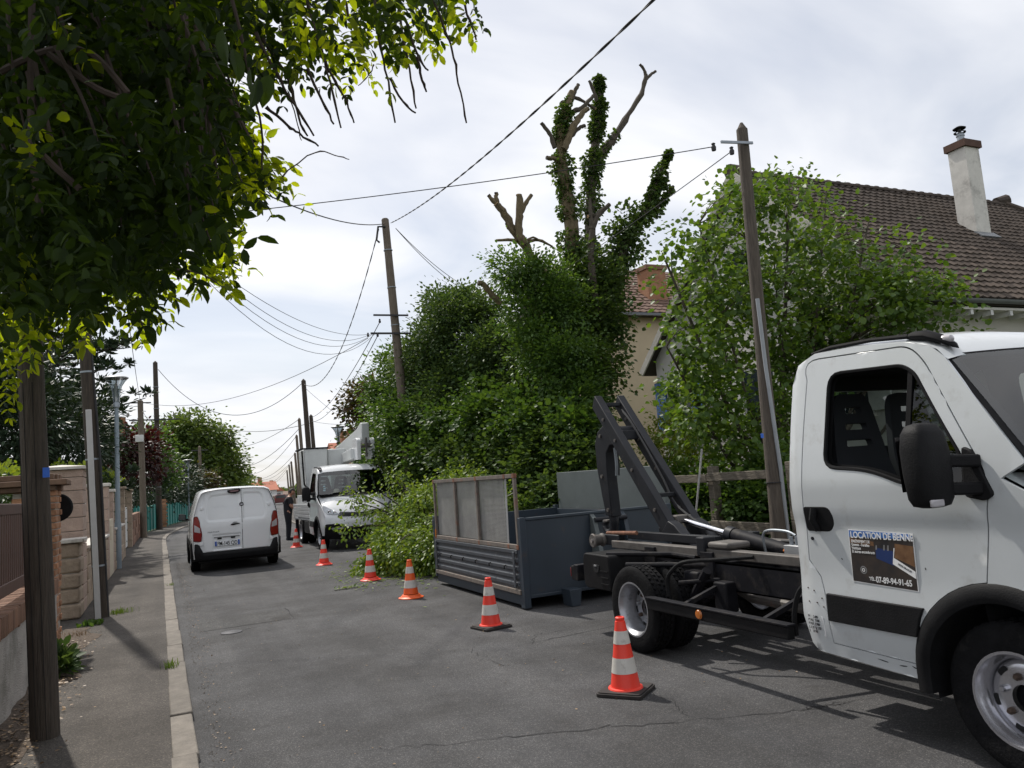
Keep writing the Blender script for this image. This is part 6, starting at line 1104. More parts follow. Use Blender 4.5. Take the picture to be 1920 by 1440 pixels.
for i in range(nrow+1):
    for j in range(int((27.5-GX)/tw)):
        x = GX+j*tw; d = i*th_+.02; y, z = EYF+sy*(d+th_), EZ+sz*(d+th_)
        if d+th_ > sl_l+.06 or (x > RX-.1 and (x-RX)/(28.2-RX) > 1-d/sl_l-.04): continue
        p = np.array([x+tw/2, y, z])-np.array([0, 0, CAMH]); dep = p@AF; px = 960+FPX*(p@AR)/dep; py = 720-FPX*(p@AU)/dep
        vis = (1500 < px < 1925) and not (1785 < px < 1850 and py < 445); cand.append((0 if vis else 1, dep, x, y, z))
cand.sort(); joined = MB(); tvs = [v.co.copy() for v in TM.vertices]; tfs = [tuple(p.vertices) for p in TM.polygons]
for k, (vis, dep, x, y, z) in enumerate(cand):
    M = Matrix.Translation((x, y, z)) @ SLM @ Matrix.Rotation(rng.normal(0, .006), 4, 'Z') @ Matrix.Translation((0, 0, rng.normal(0, .003)))
    if k < 300: o = link('tile', TM, rf); o.matrix_local = Matrix.Translation(-origin(hs)) @ M
    else: joined.add([M @ v for v in tvs], tfs)
o = joined.build('tile_field', 'tile', rf, smooth=False, rec=False); o['kind'] = 'stuff'
for k in range(int((RX-GX)/.36)): x = GX+k*.36; hp_('ridge_tile', 'tile', lambda mb: mb.grid([[(x+dx_, RY+.13*math.cos(a), RZ+.0+.10*math.sin(a)*s_) for a in np.linspace(-.25, math.pi+.25, 9)] for dx_, s_ in ((0, .92), (.30, .92), (.301, 1.12), (.38, 1.15))]), rf, smooth=True)
hp_('ridge_end', 'tile', lambda mb: mb.tube([(GX-.06, RY, RZ+.02), (GX+.30, RY, RZ+.06)], [.19, .15], 12), rf); hp_('hip_cap', 'tile', lambda mb: mb.tube([(RX-.1, RY, RZ+.09), (28.2, EYF, EZ+.08)], .09, 8), rf); hp_('ridge_end', 'tile', lambda mb: mb.tube([(RX-.35, RY, RZ+.08), (RX+.1, RY, RZ+.16), (RX+.25, RY, RZ+.1)], [.13, .19, .1], 10), rf)
for sgn, e in ((1, EYF), (-1, EYR)): hp_('verge_board', 'wall_grey', lambda mb: mb.bar((GX-.03, e, EZ-.06), (GX-.03, RY-sgn*.02, RZ-.08), .05, .20, up=(0, -sgn*sz, sy)), rf)
hp_('gutter', 'gutter', lambda mb: mb.grid([[(x, EYF-.07+.075*math.cos(a), EZ-.02+.075*math.sin(a)) for a in np.linspace(math.pi, 2*math.pi, 8)] for x in (GX, 28)]), rf, smooth=True, solid=.006); hp_('soffit', 'wall_light', lambda mb: mb.box(GX+.1, 28, EYF+.02, EYF+.449, EZ-.20, EZ-.15), rf)
for k in range(18): hp_('rafter_end', 'frame_white', lambda mb: mb.box(GX+.8+k*.6, GX+.88+k*.6, EYF+.03, EYF+.448, EZ-.30, EZ-.202), rf)
ch = hp_('chimney', 'chimney', lambda mb: mb.box(18.90, 19.45, 12.33, 12.80, 6.2, 9.17), rf); hp_('chimney_crown', 'crown_clay', lambda mb: mb.box(18.84, 19.51, 12.27, 12.86, 9.175, 9.36), rf); hp_('chimney_flashing', 'gutter', lambda mb: mb.bar((18.80, 12.25, EZ+sz/sy*(12.25-EYF)+.08), (19.55, 12.25, EZ+sz/sy*(12.25-EYF)+.08), .25, .05, up=(0, -sz, sy)), rf)
FL0 = 9.36; hp_('flue_pipe', 'galva', lambda mb: mb.lathe([(.09, FL0), (.09, FL0+.2), (.105, FL0+.2), (.105, FL0+.23), (.085, FL0+.23), (.085, FL0+.29)], (19.15, 12.56, 0), n=16), rf, smooth=True); hp_('flue_collar', 'black_plastic', lambda mb: mb.lathe([(.14, FL0+.29), (.15, FL0+.31), (.09, FL0+.33)], (19.15, 12.56, 0), n=18), rf, smooth=True); hp_('flue_cowl', 'black_plastic', lambda mb: mb.lathe([(.15, FL0+.40), (.16, FL0+.42), (.07, FL0+.47), (0, FL0+.475)], (19.15, 12.56, 0), n=18), rf, smooth=True); hp_('flue_stem', 'steel_dark', lambda mb: mb.lathe([(.04, FL0+.28), (.04, FL0+.43)], (19.15, 12.56, 0), n=8), rf, smooth=True)
sk_ = atY(1905, 405, 12.9); hp_('roof_window', 'window_dark', lambda mb: mb.bar((22.6, 12.2, EZ+sz/sy*(12.2-EYF)+.07), (23.4, 12.2, EZ+sz/sy*(12.2-EYF)+.07), 1.0, .08, up=(0, -sz, sy)), rf)
def hwin(par, x, y, z, w_, h_, shutter=None):
    f_ = hp_('window', 'frame_white', lambda mb: mb.box(x-.06, x+.02, y-w_/2-.06, y+w_/2+.06, z-.06, z+h_+.06), par, bevel=.008); hp_('pane', 'window_dark', lambda mb: mb.box(x-.066, x-.061, y-w_/2, y-.02, z, z+h_), f_); hp_('pane', 'window_dark', lambda mb: mb.box(x-.066, x-.061, y+.02, y+w_/2, z, z+h_), f_); hp_('sill', 'capstone', lambda mb: mb.box(x-.16, x+.01, y-w_/2-.1, y+w_/2+.1, z-.13, z-.065), f_)
    if shutter:
        for s_ in (-1, 1): hp_('shutter', shutter, lambda mb: mb.box(x-.10, x-.055, y+s_*(w_/2+.07+w_*.25)-w_*.25, y+s_*(w_/2+.07+w_*.25)+w_*.25, z-.02, z+h_+.02), f_, bevel=.005)
for (y, z) in ((17.6, 2.6), (14.4, 2.4), (11.8, 2.4), (14.4, 5.4)): hwin(hs, GX+.19, y, z, 1.0, 1.35, 'shutter_blue' if y == 17.6 else 'frame_white')
# yellow house behind
yh = root('yellow_house', 'yellow rendered house with brown tiles and brick chimney behind the pollarded tree', 'house', (19, 27, 0)); Yf = 24.5
e0 = atY(1185, 590, Yf); EZ2 = float(e0[2]); X0h = float(e0[0])-1.5
def yp(name, m, fn, par=yh, bevel=0, smooth=False, **k): mb = MB(); fn(mb); return mb.build(name, m, par, bevel=bevel, smooth=smooth, **k)
yp('wall', 'wall_yellow', lambda mb: mb.box(X0h, X0h+9, Yf, Yf+8, 0, EZ2-.03)); yr = yp('roof', 'tile_bed', lambda mb: mb.prism([(Yf-.35, EZ2), (Yf+4, EZ2+3.0), (Yf+8.35, EZ2), (Yf+8.35, EZ2-.1), (Yf-.35, EZ2-.1)], lambda y, z: (X0h-.3, y, z), lambda y, z: (X0h+9.3, y, z)))
sl2 = math.hypot(4.35, 3.0); s2y, s2z = 4.35/sl2, 3.0/sl2; SL2 = Matrix(((1, 0, 0), (0, s2y, -s2z), (0, s2z, s2y))).to_4x4(); jb = MB(); TM2 = tile_mesh(.31, .32, 'tile', 'tile_orange'); tv2 = [v.co.copy() for v in TM2.vertices]; tf2 = [tuple(p.vertices) for p in TM2.polygons]
for i in range(int(sl2/.32)):
    for j in range(32):
        d = (i+1)*.32; jb.add([Matrix.Translation((X0h-.3+j*.30, Yf-.35+s2y*d, EZ2+s2z*d)) @ SL2 @ v for v in tv2], tf2)
o = jb.build('tile_field', 'tile_orange', yr, smooth=False, rec=False); o['kind'] = 'stuff'
yp('gutter', 'gutter', lambda mb: mb.box(X0h-.3, X0h+9.3, Yf-.50, Yf-.36, EZ2-.12, EZ2-.02), yr); cq = atY(1232, 560, Yf+.9); yp('chimney', 'brick', lambda mb: mb.box(cq[0]-.45, cq[0]+.45, Yf+.8, Yf+1.5, EZ2+.4, EZ2+2.1), yr); yp('chimney_crown', 'brick_dark', lambda mb: mb.box(cq[0]-.52, cq[0]+.52, Yf+.73, Yf+1.57, EZ2+2.1, EZ2+2.28), yr)
for (x, z) in ((X0h+3.0, 4.0), (X0h+6, 4.0), (X0h+3, 1.2)):
    f_ = yp('window', 'frame_white', lambda mb: mb.box(x-.55, x+.55, Yf-.06, Yf+.02, z, z+1.5)); yp('pane', 'window_dark', lambda mb: mb.box(x-.47, x-.03, Yf-.066, Yf-.0605, z+.07, z+1.43), f_); yp('pane', 'window_dark', lambda mb: mb.box(x+.03, x+.47, Yf-.066, Yf-.0605, z+.07, z+1.43), f_)
# far houses with red roofs at the end of the street
def farhouse(label, px, py_top, Y, wpx, hw, roofm, wallm, ridge='x'):
    t = atY(px, py_top, Y); W_ = wpx*Y*1.1/FPX; r_ = root('far_house', label, 'house', (t[0], Y+4, 0), 'small houses at the end of the street'); top = float(t[2]); ev = top*.58
    mb = MB(); mb.box(t[0]-W_/2, t[0]+W_/2, Y, Y+9, 0, ev); mb.build('wall', wallm, r_, smooth=False); mb = MB()
    if ridge == 'x': mb.prism([(Y-.4, ev), (Y+4.5, top), (Y+9.4, ev)], lambda y, z: (t[0]-W_/2-.4, y, z), lambda y, z: (t[0]+W_/2+.4, y, z))
    else: mb.prism([(t[0]-W_/2-.4, ev), (t[0], top), (t[0]+W_/2+.4, ev)], lambda x, z: (x, Y-.4, z), lambda x, z: (x, Y+9.4, z))
    rr = mb.build('roof', roofm, r_, smooth=False); mb = MB(); mb.box(t[0]-.4, t[0]+.3, Y+3.6, Y+4.4, top-.6, top+.9); mb.build('chimney', 'brick', rr, smooth=False)
    for k in (-1, 1): mb = MB(); mb.box(t[0]+k*W_*.22-.5, t[0]+k*W_*.22+.5, Y-.06, Y-.005, ev*.42, ev*.80); mb.build('window', 'window_dark', r_, smooth=False)
farhouse('left far house with long dark red roof and white wall', 492, 903, 150, 44, 0, 'roof_red', 'frame_white'); farhouse('right far house with orange red gable roof', 514, 908, 165, 26, 0, 'roof_red', 'wall_light', 'y')
farhouse('pale far house with beige wall beside the last poles', 530, 921, 190, 30, 0, 'tile_orange', 'cream'); farhouse('roof corner showing behind the purple tree', 668, 822, 60, 40, 0, 'roof_red', 'wall_light'); farhouse('pale house half hidden behind the dark pine', 222, 796, 62, 60, 0, 'tile', 'wall_light')
# small parked car far down the street
cr = root('parked_car', 'tiny dark red car parked at the far end beyond the man', 'car', (11.2, 92, 0)); q = G(527, 946); cr.location = (q[0], q[1], 0); cx_, cy_ = float(q[0]), float(q[1])
mb = MB(); mb.prism(rnd([(-.85, .25), (-.86, .85), (-.68, 1.40), (.68, 1.40), (.86, .85), (.85, .25)], .12), lambda x, z: (cx_+x, cy_, z), lambda x, z: (cx_+x, cy_+3.8, z)); mb.build('body', 'lens_dark', cr, bevel=.1); mb = MB(); mb.box(cx_-.62, cx_+.62, cy_-.012, cy_+.02, .92, 1.30); mb.build('rear_window', 'window_dark', cr, smooth=False)
for sx in (-1, 1):
    mb = MB(); mb.box(cx_+sx*.72-.1, cx_+sx*.72+.1, cy_-.015, cy_+.02, .62, .82); mb.build('tail_light', 'lens_red', cr, smooth=False)
    for wy in (.7, 3.0): mb = MB(); mb.lathe([(0, -.09), (.30, -.09), (.31, 0), (.30, .09), (0, .09)], (cx_+sx*.76, cy_+wy, .31), 'x', 18); mb.build('wheel', 'tyre', cr)
# rail fence and brick gate pier in front of the tiled house
rfn = root('rail_fence', 'weathered wooden rail fence with leaning posts behind the hooklift arm', 'fence', (7.95, 10, 0)); FXr = 7.95
for z0, z1 in ((1.30, 1.43), (.50, .66)):
    for a, b in ((8.45, 10.12), (10.13, 12.6), (12.61, 15.2)): mb = MB(); mb.bar((FXr, a, (z0+z1)/2+rng.normal(0, .015)), (FXr, b, (z0+z1)/2+rng.normal(0, .015)), .06, z1-z0); mb.build('rail', 'rail_wood', rfn, bevel=.01)
for y in (8.35, 10.12, 12.6, 15.2): mb = MB(); mb.bar((FXr+.10, y, 0), (FXr+.10+rng.normal(0, .03), y+rng.normal(.02, .03), 1.52), .14, .14); mb.build('post', 'rail_wood', rfn, bevel=.012)
st = tag(MB().tube([tuple(atX(1303, 985, 7.75)), tuple(atX(1316, 842, 7.80))], .016, 8).build('white_stake', 'pvc'), 'thin white stake leaning against the rail fence', 'stake')
bpr = root('brick_gate_pier', 'dark brick gate pier with pale slab beside the truck cab', 'gate pier', (8.05, 7.75, 0)); mb = MB(); mb.box(7.87, 8.23, 7.57, 7.93, 0, 1.42); mb.build('mortar_core', 'mortar', bpr, smooth=False)
for k in range(18):
    for (dx_, dy_, rz_) in ([(-.10, -.15, 0), (.12, -.15, 0), (-.15, .05, 90)] if k % 2 else [(0, -.15, 0), (-.15, -.08, 90), (-.15, .13, 90)]): o = link('brick', bd2, bpr, (dx_*1.1, dy_*1.1, .08+k*.0745)); o.rotation_euler = (0, 0, R(rz_)); o.data = bd2
mb = MB(); mb.box(7.78, 8.32, 7.48, 8.02, 1.425, 1.49); mb.build('cap', 'capstone', bpr, bevel=.01)
# ================================================================== vegetation
def L(px, py, Y, rx, ry, rd=None):
    c = atY(px, py, Y); dep = (c-np.array([0, 0, CAMH]))@AF; k = dep/FPX; return (c, (rx*k, (rd*k if rd else rx*k), ry*k))
def plant(name, label, cat, base, lobes, m, size, per_area, leaves_per, spread, kind='oval', trunk=.08, bark='bark', group=None, fill=.25, flip=.5, stems=None, crown='crown', extra=None):
    r_ = root(name, label, cat, (base[0], base[1], 0), group); sub = []
    for c, rr in lobes:          # uneven bulges break the outline
        rr = np.array(rr if hasattr(rr, '__len__') else (rr,)*3, float)
        for _ in range(5): d = unit(rng.normal(0, 1, (1, 3)))[0]; sub.append((np.array(c)+d*rr*rng.uniform(.75, 1.05), rr*rng.uniform(.22, .42)))
    P, D = clump_points(list(lobes)+sub, per_area, leaves_per, spread, fill); ok = P[:, 2] > .05; P, D = P[ok], D[ok]
    leaf_mesh(crown, P, D, size, m, r_, kind, flip)
    if trunk:
        mb = MB(); b = np.array([base[0], base[1], -.05]); cc = np.mean([l[0] for l in lobes], axis=0); mid = b*.4+cc*.6; mid[:2] = b[:2]*.6+cc[:2]*.4; limb(mb, [b, (b+mid)/2+rng.normal(0, .05, 3), mid], trunk, trunk*.6, 8); mb.build('trunk', bark, r_)
        for c, rr in lobes: mb = MB(); limb(mb, [mid, (mid+c)/2+rng.normal(0, .15, 3), c], trunk*.55, trunk*.12, 6); mb.build('limb', bark, r_)
    return r_
# ---- pollarded tree wrapped in ivy
pt_ = root('pollarded_tree', 'tall lopped tree with bare cut limbs and ivy-wrapped stems', 'tree', (9.7, 16.8, 0)); Yt = 16.8
def LP(pts, Y0=Yt, dy=0): return [atY(x, y, Y0+dy*i/max(1, len(pts)-1)) for i, (x, y) in enumerate(pts)]
tb_ = np.array(atY(1095, 640, Yt)); base_t = np.array([tb_[0]+.1, Yt, -.1])
limbs = [([(1100, 700), (1082, 560), (1074, 470), (1068, 400), (1054, 310), (1052, 245), (1062, 205), (1072, 172)], 0.0, .24, .075, 'bark_pale'),
 ([(1100, 690), (1112, 560), (1106, 450), (1110, 330), (1118, 250), (1125, 190), (1122, 142)], .7, .22, .05, 'bark'),
 ([(1118, 310), (1132, 283), (1152, 258), (1178, 215), (1203, 175), (1211, 140)], .9, .13, .055, 'bark'),
 ([(1212, 150), (1208, 132), (1200, 121)], .9, .05, .04, 'bark'), ([(1211, 150), (1220, 140), (1229, 134)], .9, .045, .04, 'bark'),
 ([(1115, 640), (1150, 540), (1178, 440), (1208, 400), (1232, 340), (1255, 286)], -.4, .16, .05, 'bark'),
 ([(1222, 372), (1238, 350), (1250, 340), (1252, 325)], -.4, .06, .035, 'bark'), ([(1225, 400), (1242, 375), (1262, 350)], -.4, .07, .045, 'bark'),
 ([(1090, 640), (1050, 560), (1005, 500), (982, 455), (962, 432), (942, 395), (930, 382)], -.7, .16, .075, 'bark_pale'),
 ([(936, 390), (926, 378), (916, 366)], -.7, .055, .045, 'bark_pale'), ([(934, 388), (931, 375), (930, 362)], -.7, .055, .045, 'bark_pale'),
 ([(985, 458), (974, 440), (974, 405), (973, 366)], -.9, .10, .075, 'bark_pale'), ([(976, 402), (984, 385), (996, 366)], -.9, .06, .045, 'bark_pale'), ([(972, 448), (958, 430), (950, 418)], -.8, .06, .05, 'bark_pale'),
 ([(985, 455), (960, 450), (931, 451)], -.8, .05, .03, 'bark_pale'), ([(985, 455), (1010, 450), (1035, 462)], -.8, .045, .025, 'bark_pale'), ([(985, 452), (1000, 445), (1012, 452)], -.85, .03, .02, 'bark_pale'),
 ([(1058, 280), (1066, 258), (1078, 232), (1092, 212), (1102, 204)], -.2, .10, .065, 'bark_pale'), ([(1062, 225), (1075, 208), (1090, 203), (1112, 180)], .1, .075, .05, 'bark'), ([(1072, 182), (1090, 188), (1116, 204)], .2, .05, .04, 'bark'),
 ([(1072, 188), (1078, 172), (1084, 159)], 0, .06, .05, 'bark'), ([(1060, 205), (1056, 195), (1054, 190)], 0, .06, .05, 'bark_pale'), ([(1040, 277), (1030, 250), (1015, 231)], -.1, .06, .045, 'bark'), ([(1048, 300), (1036, 297), (1025, 296)], -.1, .06, .05, 'bark_pale'), ([(1072, 255), (1086, 240), (1096, 236)], -.1, .05, .05, 'bark'), ([(1120, 190), (1112, 168), (1105, 152)], .6, .05, .04, 'bark'),
 ([(1130, 640), (1116, 560), (1108, 480), (1110, 430), (1108, 402), (1106, 372)], -1.0, .11, .03, 'bark'), ([(1110, 430), (1122, 402), (1142, 384)], -1.0, .08, .055, 'bark'), ([(1122, 405), (1108, 404), (1102, 406)], -1.0, .05, .04, 'bark'),
 ([(940, 570), (918, 548), (906, 533), (897, 530)], -1.2, .07, .055, 'bark_pale'), ([(1035, 700), (1028, 640), (1012, 590), (990, 575)], -1.4, .12, .10, 'bark_pale')]
mb = MB(); limb(mb, [base_t, base_t+np.array([.05, 0, 2.2]), tb_], .42, .30, 12); mb.build('trunk', 'bark', pt_)
ivyP, ivyD = [], []
for k, (pts, dy, r0, r1, m) in enumerate(limbs):
    P3 = LP(pts, Yt+dy); mb = MB(); limb(mb, P3, r0, r1, 9, 4); o = mb.build('limb', m, pt_)
    e, d = np.array(P3[-1]), np.array(P3[-1])-np.array(P3[-2]); d = d/np.linalg.norm(d); mb = MB(); mb.tube([e-d*.01, e+d*.012], r1*1.0, 9); mb.build('cut_end', 'cut_wood' if k in (0, 8, 11, 19, 28) else 'bark', o)
    dens = {0: (5600, .0, .92, .42), 1: (6800, 0, .97, .42), 2: (420, 0, .45, .16), 5: (4200, 0, 1.0, .36), 7: (500, 0, .9, .18), 6: (220, 0, .6, .14), 26: (300, 0, .5, .2)}.get(k)
    if dens:
        n, a, b, rr = dens; sp_ = np.array(spline(P3, 10)); cum = np.linspace(0, 1, len(sp_)); t = a+(b-a)*rng.random(n)**1.25; pos = np.stack([np.interp(t, cum, sp_[:, i]) for i in range(3)], 1); wv = .55+.45*np.sin(t*37+k)*np.sin(t*13); dirs = unit(rng.normal(0, 1, (n, 3))); fat = (1.45-1.0*t)[:, None]; ivyP.append(pos+dirs*rr*fat*wv[:, None]*rng.uniform(.5, 1.1, (n, 1))); ivyD.append(dirs+np.array([0, 0, -.4]))
P = np.concatenate(ivyP); D = np.concatenate(ivyD); leaf_mesh('ivy', P, D, .085, 'leaf_ivy', pt_, 'broad', .6)
lob = [L(1112, 560, 16.3, 44, 60, 40), L(1122, 640, 15.8, 42, 75, 40), L(1090, 520, 16.5, 40, 60, 40), L(1165, 470, 16.4, 24, 40, 25), L(1142, 540, 16.2, 28, 55, 30), L(1080, 600, 15.8, 45, 60, 40), L(1105, 700, 15, 50, 70, 45), L(1060, 660, 15.6, 50, 60, 40), L(1150, 600, 15.7, 18, 55, 25), L(1178, 425, 16.3, 26, 30, 25)]
P, D = clump_points(lob, 12.0, 30, .19, .3); leaf_mesh('ivy_mass', P, D, .09, 'leaf_ivy', pt_, 'broad', .6)
# ---- feathery young robinia among the ivy
plant('feathery_robinia', 'loose mid-green feathery foliage in front of the lopped trunk', 'tree', (9.0, 15.4), [L(965, 505, 15.6, 45, 32, 30), L(1015, 530, 15.6, 48, 42, 30), L(985, 590, 15.3, 42, 40, 30), L(1050, 580, 15.1, 40, 60, 30), L(1060, 690, 14.4, 55, 60, 30), L(1095, 765, 13.9, 45, 50, 30), L(1010, 660, 15, 40, 45, 30)], 'leaf_mid', .075, 17, 40, .20, 'oval', .08, fill=.35)
# ---- dark evergreen mass
plant('laurel_tree', 'big dense dark evergreen laurel behind the skip', 'tree', (8.0, 19.6), [L(862, 640, 20, 70, 70), L(806, 700, 21.5, 68, 62), L(948, 680, 18.2, 75, 75), L(885, 750, 19.4, 95, 60), L(1010, 715, 16.6, 55, 70), L(828, 590, 20.8, 34, 36), L(888, 578, 20.2, 40, 30), L(850, 566, 20.4, 30, 18), L(930, 600, 19, 40, 40), L(805, 650, 21.5, 30, 40)], 'leaf_laurel', .092, 11, 40, .23, 'oval', .16, 'bark_dark', fill=.35)
plant('bushy_maple', 'lighter green broad-leaved bush in front of the dark laurel', 'bush', (7.9, 16.0), [L(795, 800, 20.2, 55, 40), L(855, 795, 18.0, 50, 34), L(925, 785, 16.2, 60, 38), L(1000, 790, 14.6, 60, 38), L(1065, 800, 13.4, 50, 40), L(1090, 840, 13.0, 40, 50), L(830, 850, 18.6, 60, 40), L(760, 770, 21.5, 45, 40), L(900, 740, 17.2, 30, 24), L(985, 745, 15.2, 30, 20)], 'leaf_maple', .10, 12, 30, .19, 'broad', .07, fill=.25)
plant('ivy_bank', 'dark ivy-covered bank directly behind the skip', 'bush', (7.7, 14.5), [L(760, 870, 21.8, 50, 60), L(835, 900, 19.0, 62, 62), L(925, 890, 15.9, 70, 62), L(1010, 900, 13.9, 72, 66), L(1085, 900, 12.6, 60, 70), L(880, 860, 17, 60, 45), L(970, 850, 15, 70, 45), L(1050, 850, 13.6, 60, 45), L(1140, 930, 12.0, 50, 50), L(900, 960, 15, 60, 40), L(1000, 960, 13, 60, 40)], 'leaf_ivy', .085, 17, 30, .16, 'broad', .05, 'bark_dark', fill=.2)
plant('pale_green_shrub', 'paler shrub climbing round the tall pole left of the laurel', 'bush', (7.0, 24.3), [L(742, 680, 24.5, 34, 30), L(722, 720, 25, 34, 40), L(765, 720, 23.5, 40, 44), L(712, 780, 26, 32, 48), L(745, 800, 24, 40, 60), L(735, 860, 23.5, 28, 55)], 'leaf_mid', .115, 9, 22, .19, 'oval', .06)
plant('purple_leaved_tree', 'loose purple-brown leaved tree behind the lift truck boom', 'tree', (8.4, 33.0), [L(662, 755, 33.5, 20, 24), L(680, 738, 33, 22, 18), L(690, 775, 32.5, 26, 36), L(668, 795, 33, 18, 30), L(700, 745, 32, 18, 24), L(690, 815, 32, 26, 26)], 'leaf_redgreen', .17, 4.5, 12, .26, 'oval', .10, 'bark_dark', fill=.2)
plant('garden_shrub', 'green garden shrub below the purple-leaved tree', 'bush', (8.0, 30.0), [L(705, 850, 29.5, 34, 36), L(690, 840, 31, 26, 30), L(725, 880, 28, 30, 40)], 'leaf_mid', .14, 7, 18, .22, 'oval', .06)
r_ = root('slim_cypress', 'slim dark green cypress beside the purple-leaved tree', 'tree', (0, 0, 0)); c = atY(682, 840, 35.5); r_.location = (c[0], 35.5, 0); n = 2600; t = rng.random(n)**.8; rr = .75*(1-t)**.6*(.85+.25*rng.random(n)); a = rng.uniform(0, 2*math.pi, n); ztop = float(atY(681, 808, 35.5)[2])+.3; P = np.stack([c[0]+rr*np.cos(a), 35.5+rr*np.sin(a), .2+t*(ztop-.2)], 1); D = np.stack([np.cos(a)*.35, np.sin(a)*.35, np.ones(n)], 1); leaf_mesh('crown', P, D, .22, 'leaf_pine', r_, 'thin', .5)
mb = MB(); mb.tube([(c[0], 35.5, -.05), (c[0], 35.5, ztop*.8)], [.12, .03], 8); mb.build('trunk', 'bark_dark', r_)
# ---- multi-stemmed tree in front of the tiled house
ht = root('hazel_tree', 'airy bright green multi-stemmed tree in front of the tiled house', 'tree', (10.4, 11.0, 0)); base_h = np.array([10.4, 11.0, 0])
poly = [(1255, 560), (1245, 455), (1300, 395), (1360, 345), (1440, 330), (1490, 315), (1535, 345), (1572, 398), (1625, 448), (1668, 480), (1690, 510), (1775, 512), (1805, 585), (1790, 640), (1640, 690), (1520, 760), (1520, 880), (1460, 930), (1330, 890), (1285, 800), (1262, 720), (1285, 640)]
tips = []
while len(tips) < 300:
    x, y = rng.uniform(1210, 1810), rng.uniform(310, 935)
    if inpoly(x, y, poly): tips.append(atY(x, y, rng.uniform(9.9, 12.2)))
for q in ((1690, 480), (1700, 515), (1735, 530), (1760, 525), (1790, 560), (1780, 590), (1800, 600), (1750, 560), (1730, 590), (1765, 620), (1700, 560), (1715, 620), (1740, 640), (1795, 625), (1690, 600), (1770, 545), (1755, 600), (1720, 550), (1650, 530), (1665, 560), (1680, 530), (1695, 545), (1700, 575), (1715, 560), (1725, 580), (1710, 535), (1690, 565), (1670, 590), (1640, 560), (1705, 600)): tips.append(atY(*q, rng.uniform(9.0, 9.6)))
tips = np.array(tips); stems = []
for k, q in enumerate([(1240, 470), (1310, 420), (1390, 360), (1480, 335), (1550, 350), (1630, 410), (1700, 470), (1785, 560), (1250, 650), (1660, 600), (1450, 470), (1340, 560)]):
    e = atY(*q, rng.uniform(10.3, 11.8)); b = base_h+np.array([rng.normal(0, .25), rng.normal(0, .2), -.05]); mid = b*.5+e*.5; mid[2] = e[2]*.42; pts = [b, b*.72+mid*.28+np.array([0, 0, .5]), mid, e]; mb = MB(); limb(mb, pts, .07 if k % 3 else .11, .014, 7, 6); mb.build('stem', 'bark', ht); stems.append(np.array(spline(pts, 10)))
allst = np.concatenate(stems); PP, DD = [], []; twm = MB()
for t in tips:
    d2 = np.sum((allst-t)**2, axis=1)+(allst[:, 2] > t[2]-.1)*2.0; s0 = allst[np.argmin(d2)]
    if np.linalg.norm(s0-t) < 2.6: twm.tube(spline([s0, (s0+t)/2+np.array([0, 0, .12]), t], 3), [.014, .012, .010, .008, .006, .005, .004], 5, cap=False)
    n = rng.poisson(rng.choice([26, 50, 85])); off = rng.normal(0, 1, (n, 3))*np.array([.22, .22, .15])*rng.uniform(.6, 1.5); PP.append(t+off); DD.append(unit(off)+np.array([0, 0, -.35])+rng.normal(0, .4, (n, 3)))
tw = twm.build('twigs', 'bark', ht); tw['kind'] = 'stuff'; leaf_mesh('crown', np.concatenate(PP), np.concatenate(DD), .102, 'leaf_bright', ht, 'broad', .55)
P3 = []
for q in ((1455, 318), (1480, 312), (1510, 322), (1440, 330), (1520, 315)):   # upright young shoots
    e = atY(*q, 10.9); n = 14; P3.append(e+np.stack([rng.normal(0, .05, n), rng.normal(0, .05, n), rng.uniform(-.35, .1, n)], 1))
P3 = np.concatenate(P3); leaf_mesh('shoots', P3, rng.normal(0, .6, P3.shape)+np.array([0, 0, .5]), .08, 'leaf_bright', ht, 'broad', .6, stuff=True)
plant('ivy_stump', 'dark ivied trunk showing through the bright tree', 'bush', (11.2, 11.6), [L(1520, 575, 11.6, 26, 55, 20), L(1535, 640, 11.6, 34, 40, 25), L(1500, 690, 11.4, 34, 40, 25)], 'leaf_ivy', .08, 16, 18, .12, 'broad', .10, 'bark_dark')
plant('low_hedge', 'low dark hedge growing behind the rail fence', 'hedge', (8.7, 10.5), [((8.75, 8.8, .55), (.5, .55, .65)), ((8.7, 9.9, .6), (.5, .75, .70)), ((8.75, 11.2, .6), (.55, .8, .8)), ((8.8, 12.6, .7), (.6, .9, .9)), ((9.3, 10.2, .8), (.5, 1.2, .8)), ((9.2, 8.3, .7), (.4, .7, .8))], 'leaf_mid', .075, 26, 18, .11, 'broad', .03, fill=.2)
plant('fence_shrub', 'yellowish shrub beside the yellow wall left of the rail fence', 'bush', (9.3, 14.2), [L(1240, 800, 14.2, 26, 40, 20), L(1255, 850, 13.6, 30, 40, 22), L(1225, 850, 13.8, 26, 40, 20), L(1290, 800, 12.8, 34, 50, 25), L(1300, 860, 12.2, 34, 40, 25)], 'leaf_hedge', .07, 15, 15, .12, 'oval', .03)
